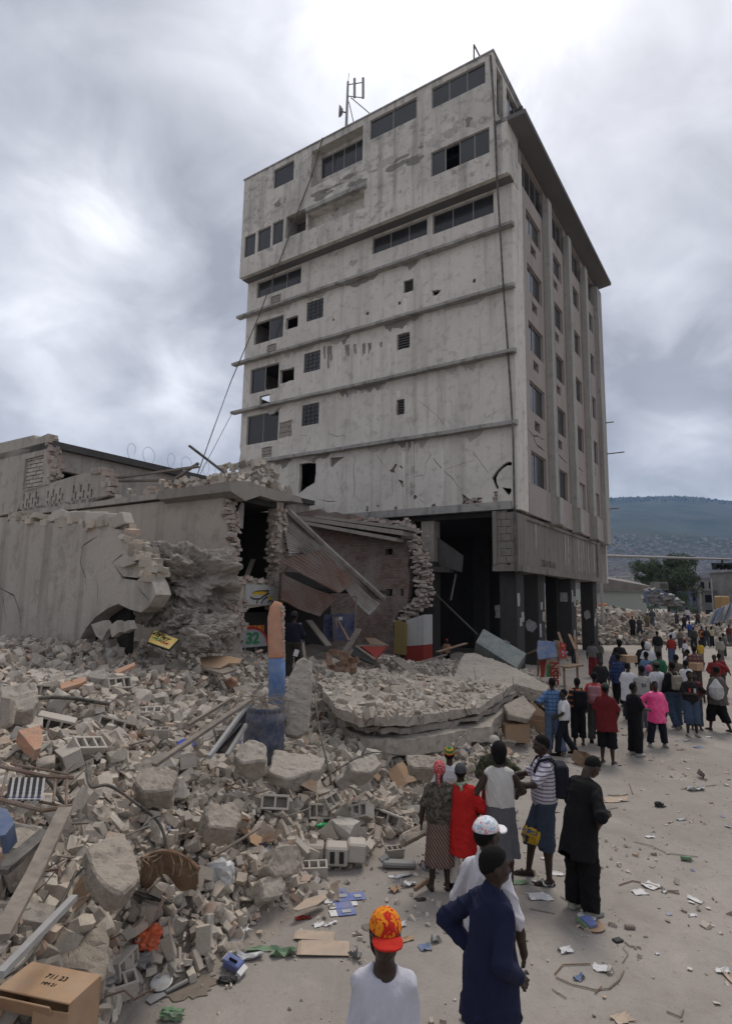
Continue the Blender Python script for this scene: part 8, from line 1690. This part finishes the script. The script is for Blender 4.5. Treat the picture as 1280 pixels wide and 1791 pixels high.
ln = n_.math('GREATER_THAN', n_.math('SINE', n_.math('MULTIPLY', s_.outputs[1], 420.)), .35); k_ = n_.ramp(n_.noise(n_.coord((1, 6, 1)), 22, 2), [(.45, 0.), (.5, .55)]); n_.done(n_.mix(n_.math('MULTIPLY', ln, k_), (.60, .59, .58), (.2, .2, .22)), .8, .2)
L_ = [(1137, 1552, .20, .17, .5, 'printed_paper', 'two overlapping printed sheets, the larger one among the sticks'), (1118, 1562, .15, .12, .2, 'printed_paper', 'square printed sheet left of the sticks'), (1161, 1562, .07, .05, .1, 'white_paper', 'small white slip at the end of the sticks'),
      (1215, 1577, .07, .16, .6, 'white_paper', 'narrow white slip right of the printed sheets'), (1210, 1603, .09, .05, .1, 'white_paper', 'pale scrap below the narrow white slip'), (988, 1666, .13, .10, .4, 'white_paper', 'folded white paper near the bottom centre of the street'), (1053, 1697, .15, .13, -.3, 'printed_paper', 'printed card with a grey panel on the street'),
      (1149, 1670, .04, .03, .2, 'white_paper', 'tiny white scrap by the hooked stick'), (1264, 1701, .13, .06, .1, 'white_paper', 'white scrap at the right edge of the street'), (1277, 1716, .05, .26, .05, 'cardboard_pale', 'cream strip cut by the right edge'), (1086, 1785, .17, .12, .4, 'cardboard_pale', 'cream paper cut by the bottom edge'),
      (1136, 1465, .14, .07, .1, 'white_paper', 'white envelope-like scrap in the middle of the street'), (1191, 1435, .15, .08, .3, 'poster_white', 'pale blue-white scrap on the upper street'), (1172, 1439, .14, .03, .6, 'cardboard_pale', 'thin pale strip on the upper street'), (1216, 1382, .34, .15, .2, 'clear_film', 'clear plastic film spread on the upper street'), (1012, 1714, .11, .06, .7, 'tarp_blue', 'mauve wrapper at the bottom of the street'),
      (943, 1570, .26, .18, .1, 'printed_paper', 'large printed sheet by the flip-flops'), (955, 1550, .15, .12, .3, 'clear_film', 'clear cup-like film beside the large printed sheet'), (905, 1545, .22, .10, .1, 'green_print', 'green wrapper under the striped shirt person'), (970, 1530, .2, .1, -.2, 'white_paper', 'white scrap behind the sandals'),
      (744, 1660, .11, .11, .2, 'tarp_blue', 'pale blue carton scrap right of the orange cap'), (762, 1648, .10, .07, .5, 'grey_plastic', 'grey film scrap beside the pale blue scrap'), (622, 1676, .10, .09, .9, 'grey_plastic', 'grey crumpled scrap left of the orange cap'), (735, 1576, .12, .07, .2, 'signal_black', 'black scrap on the street below the skirt woman'),
      (700, 1620, .12, .10, .4, 'white_paper', 'white paper just behind the orange cap'), (712, 1645, .16, .08, .5, 'cardboard', 'tan scrap behind the orange cap'), (712, 1550, .16, .10, .3, 'white_paper', 'crumpled white paper near the grey plastic piece'), (690, 1536, .16, .06, .1, 'white_paper', 'white strip below the grey plastic piece'), (705, 1534, .22, .07, .4, 'clear_film', 'clear wrapper below the grey plastic piece'),
      (690, 1560, .13, .10, .8, 'cardboard', 'brown flap under the crumpled white paper'), (312, 1684, .22, .17, .2, 'white_paper', 'white folded sheet by the orange bag'), (300, 1674, .12, .06, .1, 'white_paper', 'torn white label above the white folded sheet'), (252, 1690, .12, .10, .7, 'poster_white', 'white and blue torn scrap below the orange bag'),
      (440, 1678, .24, .10, .3, 'clear_film', 'white film below the green wrapper'), (458, 1664, .30, .08, .1, 'green_print', 'long green wrapper left of the chunks'), (496, 1670, .26, .13, .2, 'green_print', 'crumpled green wrapper right of the chunks'), (545, 1636, .14, .11, .1, 'green_print', 'green printed packet above the cardboard sheet'), (527, 1633, .04, .10, .1, 'white_paper', 'white strip left of the green packet'),
      (557, 1620, .12, .08, .4, 'white_paper', 'white corner scrap below the blue carton sheet'), (578, 1618, .16, .05, .6, 'white_paper', 'twisted white tissue below the blue carton sheet'), (530, 1608, .2, .06, .2, 'red_wall', 'red and white wrapper left of the blue carton sheet'), (422, 1632, .18, .12, .6, 'white_paper', 'white sheet stuck among the lower chunks'), (410, 1648, .2, .14, .3, 'clear_film', 'clear film beside the lower chunks'),
      (1160, 1412, .09, .06, .4, 'signal_black', 'black bird-like scrap on the upper street'), (960, 1420, .3, .14, .2, 'cardboard_pale', 'flattened pale carton behind the striped shirt'), (1075, 1400, .5, .25, .1, 'cardboard_pale', 'flat tan carton sheet beside the black tunic'), (1000, 1452, .22, .12, .5, 'cardboard_pale', 'tan scrap behind the black tunic'), (735, 1425, .24, .2, .3, 'clear_film', 'clear sheet left of the red headscarf'),
      (720, 1440, .2, .14, .5, 'white_paper', 'white paper in the tray slab'), (700, 1430, .2, .1, .3, 'clear_film', 'film among bricks left of the red headscarf'), (830, 1312, .14, .09, .3, 'orange_plastic', 'orange-red wrapper in the rubble behind the camouflage shirt'), (812, 1318, .2, .12, .3, 'tarp_blue', 'blue film in the rubble behind the rasta beanie'), (1190, 1312, .2, .08, .3, 'cardboard_dark', 'brown leaf-like scrap in the middle street'), (1220, 1308, .26, .12, .2, 'tarp_blue', 'blue-white wrapper in the middle street'),
      (1240, 1290, .2, .1, .2, 'white_paper', 'white scrap near the long denim shorts'), (1200, 1296, .22, .1, .6, 'poster_white', 'pale scrap under the long denim shorts'), (1095, 1286, .3, .1, .2, 'cardboard_dark', 'dark strip between the maroon polo and the black T-shirt'), (985, 1200, .3, .2, .2, 'tarp_blue', 'pale blue rag by the bench'), (1020, 1222, .5, .1, .1, 'white_paper', 'pale board at the heap foot by the big backpack'), (1060, 1232, .4, .2, .5, 'white_paper', 'white scrap by the pink backpack')]
for k, (px, py, w_, h_, rz, mt, lb) in enumerate(L_): paper(px, py, (w_, h_), rz, mt, lb, k, curl=.012 if 'film' not in lb and 'crumpled' not in lb else .04)
# flattened blue printed carton
bc = empty('flattened_carton', tuple(T(598, 1578)), R(14), 'flattened blue and white printed carton on the street', 'carton')
for nm, x, y, w_, h_, mt in (('panel', 0, .08, .22, .20, 'blue_print'), ('panel', .2, .07, .17, .17, 'blue_print'), ('panel', .0, -.10, .20, .14, 'blue_print'), ('panel', .0, -.25, .20, .14, 'blue_print'), ('flap', -.16, .08, .09, .2, 'white_paper'), ('flap', -.13, -.10, .08, .1, 'white_paper'), ('flap', .13, -.09, .06, .09, 'white_paper'), ('flap', -.15, -.25, .08, .12, 'white_paper'), ('flap', .02, .23, .16, .09, 'blue_print'), ('flap', -.12, .24, .09, .07, 'white_paper'), ('print', .03, .1, .09, .07, 'poster_white'), ('print', .2, .06, .08, .07, 'poster_white'), ('print', 0, -.25, .10, .06, 'poster_white')):
    o = link(nm, MB().box((x, y, .012 + (.008 if nm == 'print' else 0)), (w_ + .004, h_ + .004, .004), (rs.uniform(-.03, .03) if nm == 'flap' else 0, rs.uniform(-.03, .03) if nm == 'flap' else 0, 0)).mesh(nm), bc, mt)
# cardboard sheets
for px, py, w_, h_, rz, mt, lb in ((566, 1662, .52, .24, .02, 'cardboard_pale', 'double flat cardboard sheet left of the orange cap'), (550, 1640, .42, .16, -.05, 'cardboard_pale', 'dusty cardboard sheet under the double one')):
    o = empty('cardboard_sheet', tuple(T(px, py)), rz, lb, 'cardboard')
    for k in range(2): link('layer', MB().box((.01 * k, -.015 * k, .012 + .014 * k), (w_ - .03 * k, h_, .006), (.03 * k, .02, .01)).mesh('layer', bevel=.002), o, mt)
o = plate('curved_cardboard', [(512, 1590), (535, 1572), (568, 1562), (572, 1570), (555, 1582), (522, 1592)], ((512, 1590, 7.0), (568, 1562, 7.4), (522, 1592, 7.0)), .01, 'cardboard_pale', 'curved cardboard strip above the double sheet', 'cardboard')
for k, (px, py, w_, h_, d, tl_, lb) in enumerate(((525, 1385, 58, 40, .3, .3, 'brown carton flap on the bricks above the hollow blocks'), (700, 1372, 45, 40, .3, .9, 'folded brown carton standing in the rubble behind the skirt woman'), (660, 1378, 60, 12, .2, .2, 'flat brown carton left of the folded one'), (440, 1490, 50, 40, .25, .5, 'rust-brown carton scrap above the wicker seat'), (385, 1480, 55, 45, .3, .4, 'torn brown cardboard right of the wicker seat'), (410, 1460, 45, 38, .3, .5, 'crumpled brown paper above the torn cardboard'), (470, 1490, 36, 60, .2, .4, 'twisted brown paper left of the block stub'), (255, 1425, 40, 30, .2, .4, 'tan clay-like scrap below the boulder'), (140, 1590, 50, 45, .3, .6, 'rusty brown crumpled sheet by the thin wire'))):
    p = T(px, py); kk = p[1] / 1035; m_ = MB(); W_ = w_ * kk / 2; Hh = h_ * kk / 2
    m_.prism([(-W_, -Hh, 0), (0, -Hh * .8, .06), (W_, -Hh * .9, .0), (W_ * .9, Hh, .04), (0, Hh * .9, .12), (-W_ * .9, Hh * .8, .05)], [(-W_, -Hh, .008), (0, -Hh * .8, .068), (W_, -Hh * .9, .008), (W_ * .9, Hh, .048), (0, Hh * .9, .128), (-W_ * .9, Hh * .8, .058)])
    o = link('cardboard_scrap', m_.mesh('cardboard_scrap'), None, 'cardboard' if k % 2 else 'cardboard_dark'); o.location = Vector(p) + Vector((0, 0, .12)); o.rotation_euler = (tl_ * .8, .2 * (-1) ** k, k * .7); tag(o, lb, 'cardboard')
def crumple(name, px, py, r, mt, label, cat, seed, dz=.05, amp=.5):
    o = lump(name, T(px, py) + np.array([0, 0, dz]), r, mt, seed, amp, 3, flat=True, fr=2.6); return tag(o, label, cat)
crumple('plastic_bag', 258, 1664, (.11, .09, .08), 'orange_plastic', 'bright orange plastic bag at the foot of the rubble', 'bag', 2.2, .07)
crumple('plastic_sack', 384, 1552, (.15, .12, .13), 'clear_film', 'rounded white plastic sack in the rubble right of the looped hose', 'sack', 5.1, .1, .25)
crumple('plastic_bag', 235, 1695, (.12, .08, .05), 'grey_plastic', 'grey plastic bag left of the torn white and blue scrap', 'bag', 3.7)
crumple('rag', 180, 1735, (.09, .06, .04), 'grey_plastic', 'dark foil scrap beside the cardboard box', 'scrap', 8.3)
crumple('black_scrap', 398, 1719, (.08, .04, .02), 'signal_black', 'black leaf-like scrap at the bottom left of the street', 'scrap', 6.3, .02)
crumple('black_scrap', 1152, 1412, (.07, .04, .05), 'signal_black', 'small black rag with upturned ends on the upper street', 'scrap', 6.9, .03)
crumple('green_bottle', 300, 1785, (.09, .045, .035), 'green_print', 'green and clear crushed bottle at the bottom edge', 'bottle', 1.3, .04)
# blue crushed tray
tr = empty('crushed_carton', tuple(T(408, 1700)), R(-30), 'small crushed blue and white drink carton on the street', 'carton')
link('face', MB().box((0, 0, .06), (.2, .10, .10), (.3, .1, 0)).mesh('face', bevel=.012), tr, 'blue_print'); link('flap', MB().box((.12, -.03, .035), (.05, .12, .07), (.1, .5, .2)).mesh('flap'), tr, 'white_paper'); link('flap', MB().box((-.11, .03, .09), (.08, .08, .006), (.2, -.6, .1)).mesh('flap'), tr, 'white_paper'); link('mouth', MB().box((.02, -.03, .112), (.09, .02, .01), (.3, .1, 0)).mesh('mouth'), tr, 'void_black')
# cardboard disc and packets by the white shoe
dk = empty('crushed_packet', tuple(T(1034, 1622)), R(12), 'crushed blue packet on a round cardboard lid by the white shoe', 'packet')
link('lid', MB().lathe((0, 0, .01), [(.13, 0), (.14, .012), (.13, .016)], 24).mesh('lid'), dk, 'cardboard'); link('packet', MB().box((-.03, .0, .055), (.13, .15, .05), (.15, .1, .2)).mesh('packet', bevel=.012), dk, 'blue_print'); link('paper', MB().lathe((.02, .12, .04), [(.09, 0), (.10, .006)], 20).mesh('paper'), dk, 'white_paper'); link('green_edge', MB().box((-.10, .02, .04), (.05, .16, .05), (.1, .3, .1)).mesh('green_edge', bevel=.01), dk, 'green_print')
# can, phone-like piece, brush
put('drink_can', MB().lathe((0, 0, 0), [(.02, 0), (.03, .008), (.03, .12), (.022, .135)], 16).add([], []), 1190, 1505, (R(85), 0, R(75)), 'green_print', 'pale green crushed can lying on the street', 'can', .03, smooth=True)
put('black_case', MB().box((0, 0, .012), (.10, .07, .02)), 1080, 1648, (0, 0, .4), 'signal_black', 'small black case under the hooked stick', 'case', bevel=.004)
put('stone', MB().box((0, 0, .02), (.11, .05, .04)), 1101, 1625, (0, 0, -.1), 'timber_grey', 'dark flat stone above the hooked stick', 'stone', bevel=.01)
pl_ = empty('grey_plastic_piece', tuple(T(698, 1518)), R(4), 'bent grey plastic gutter piece on the street', 'plastic')
link('web', MB().box((0, 0, .05), (.44, .14, .07), (.1, .05, 0)).mesh('web', bevel=.02), pl_, 'grey_plastic'); link('lip', MB().box((-.2, .05, .10), (.12, .10, .03), (.2, -.4, .3)).mesh('lip', bevel=.01), pl_, 'grey_plastic')
tw = empty('trowel', tuple(T(290, 1742)), R(30), 'small trowel with a grey handle lying in the dust', 'trowel')
link('handle', MB().tube([(0, 0, .03), (.20, .05, .04)], [.014, .02], 8).mesh('handle'), tw, 'grey_plastic'); link('blade', MB().prism([(0, -.03, .02), (-.14, -.07, .01), (-.17, 0, .01), (-.12, .06, .01), (0, .03, .02)], [(0, -.03, .026), (-.14, -.07, .016), (-.17, 0, .016), (-.12, .06, .016), (0, .03, .026)]).mesh('blade'), tw, 'steel_grey')
put('plastic_dish', MB().lathe((0, 0, 0), [(.09, 0), (.10, .012), (.085, .02), (.08, .012)], 20), 282, 1728, (.25, 0, 0), 'clear_film', 'round clear plastic dish beside the trowel', 'dish', .03)
for px, py, rz, lb in ((742, 1516, .6, 'dark sandal lying left of the striped skirt woman'), (752, 1524, .9, 'second dark sandal beside the first one')):
    o = empty('loose_sandal', tuple(T(px, py)), rz, lb, 'sandal'); link('sole', MB().prism([(.045 * math.cos(t) * (1.1 if math.sin(t) > 0 else .85), .13 * math.sin(t), .0) for t in np.linspace(0, 6.0, 14)], [(.045 * math.cos(t) * (1.1 if math.sin(t) > 0 else .85), .13 * math.sin(t), .022) for t in np.linspace(0, 6.0, 14)]).mesh('sole'), o, 'grey_plastic'); link('strap', MB().tube([(-.045, .03, .02), (0, .05, .06), (.045, .03, .02)], .01, 6).mesh('strap'), o, 'signal_black')
# twigs and wires lying on the street
TW = [([(1082, 1550), (1105, 1543), (1140, 1550), (1170, 1562), (1188, 1565)], .007), ([(1150, 1548), (1165, 1560), (1186, 1560)], .008), ([(1108, 1474), (1140, 1482), (1165, 1494), (1220, 1500)], .005), ([(1062, 1392), (1085, 1394), (1098, 1390)], .008), ([(1092, 1650), (1100, 1657), (1120, 1660)], .007), ([(1088, 1660), (1098, 1672), (1088, 1688)], .004),
      ([(970, 1708), (984, 1692), (1032, 1690)], .006), ([(972, 1714), (1000, 1724), (1040, 1736), (1065, 1733)], .006), ([(1065, 1733), (1082, 1718), (1090, 1700)], .008), ([(1040, 1742), (1052, 1728)], .006), ([(965, 1735), (990, 1750)], .005), ([(926, 1592), (970, 1600)], .006), ([(980, 1570), (1015, 1593)], .006), ([(1190, 1382), (1252, 1374)], .006), ([(1165, 1774), (1190, 1785), (1195, 1770)], .006), ([(1100, 1372), (1106, 1390)], .008), ([(1040, 1412), (1060, 1418), (1080, 1414)], .006)]
for k, (pts, r_c) in enumerate(TW):
    P_ = [T(*p) + np.array([0, 0, .012]) for p in pts]; base = P_[0].copy(); m_ = MB().tube([p - base for p in P_], r_c, 5); o = link('twig', m_.mesh('twig'), None, 'timber_grey' if k % 3 else 'timber_brown'); o.location = Vector(base)
    tag(o, 'thin dry twig or wire end lying on the dusty street', 'twig', 'twigs and wire ends on the street')
# splinters and wires in the heap: one mass each
m_ = MB(); r2 = random.Random(77)
PS = scatter(420, .1)
for p in PS:
    a = r2.uniform(0, 6.28); l = r2.uniform(.12, .6); d_ = np.array([math.cos(a), math.sin(a), r2.uniform(-.25, .4)]) * l; m_.bar(p + np.array([0, 0, .06]), p + d_ + np.array([0, 0, .08]), r2.uniform(.012, .05), r2.uniform(.008, .02))
tag(m_.build('wood_splinters', 'timber_grey'), kind='stuff')
m_ = MB()
for p in scatter(150, .15):
    a = r2.uniform(0, 6.28); q = [p + np.array([0, 0, .02])]
    for k in range(5): a += r2.uniform(-.9, .9); q.append(q[-1] + np.array([math.cos(a) * .12, math.sin(a) * .12, r2.uniform(-.05, .09)]))
    m_.tube(q, r2.choice((.006, .008, .012)), 4)
tag(m_.build('rebar_strands', 'rusty_steel'), kind='stuff')
V = []; F_ = []
for p in scatter(520, .02):
    s = r2.uniform(.03, .12); M = Euler((r2.uniform(-.8, .8), r2.uniform(-.8, .8), r2.uniform(0, 6))).to_matrix(); o0 = len(V)
    for q in ((-1, -.7, 0), (1, -.6, .1), (.9, .7, 0), (-.8, .6, .15)): V.append(tuple(Vector(p) + Vector((0, 0, .08)) + M @ Vector(q) * s))
    F_.append((o0, o0 + 1, o0 + 2, o0 + 3))
stone('scrap_colours', [(0, (.50, .49, .48)), (.35, (.40, .27, .17)), (.6, (.10, .15, .3)), (.72, (.55, .54, .53)), (.85, (.25, .05, .04)), (.93, (.08, .2, .1)), (1, (.3, .3, .32))], bump=.1)
tag(link('paper_scraps', np_mesh('paper_scraps', V, F_), None, 'scrap_colours'), kind='stuff')
V = []; F_ = []
for k in range(260):
    x, y = r2.uniform(0, 9), r2.uniform(4, 22)
    if hgt(x, y)[0] > .02: continue
    s = r2.uniform(.012, .05); M = Euler((r2.uniform(-.2, .2), r2.uniform(-.2, .2), r2.uniform(0, 6))).to_matrix(); o0 = len(V)
    for q in ((-1, -.7, 0), (1, -.6, .1), (.9, .7, 0), (-.8, .6, .15)): V.append(tuple(Vector((x, y, .012)) + M @ Vector(q) * s))
    F_.append((o0, o0 + 1, o0 + 2, o0 + 3))
tag(link('street_scraps', np_mesh('street_scraps', V, F_), None, 'scrap_colours'), kind='stuff')

plaster('damp_soil', (0.215, 0.18, 0.15), (0.10, 0.085, 0.07), 0.0, .6, .6, 5)
pd = G(318, 1722); GF = Frame((pd[0], pd[1], 0), (1, 0, 0), (0, 1, 0), (0, 0, 1)); o_ = sheet('soil', blotch(0, 0, .30, .22, 40, .16, 5), [], GF, .012, 'damp_soil', None, .010); tag(o_, kind='structure')
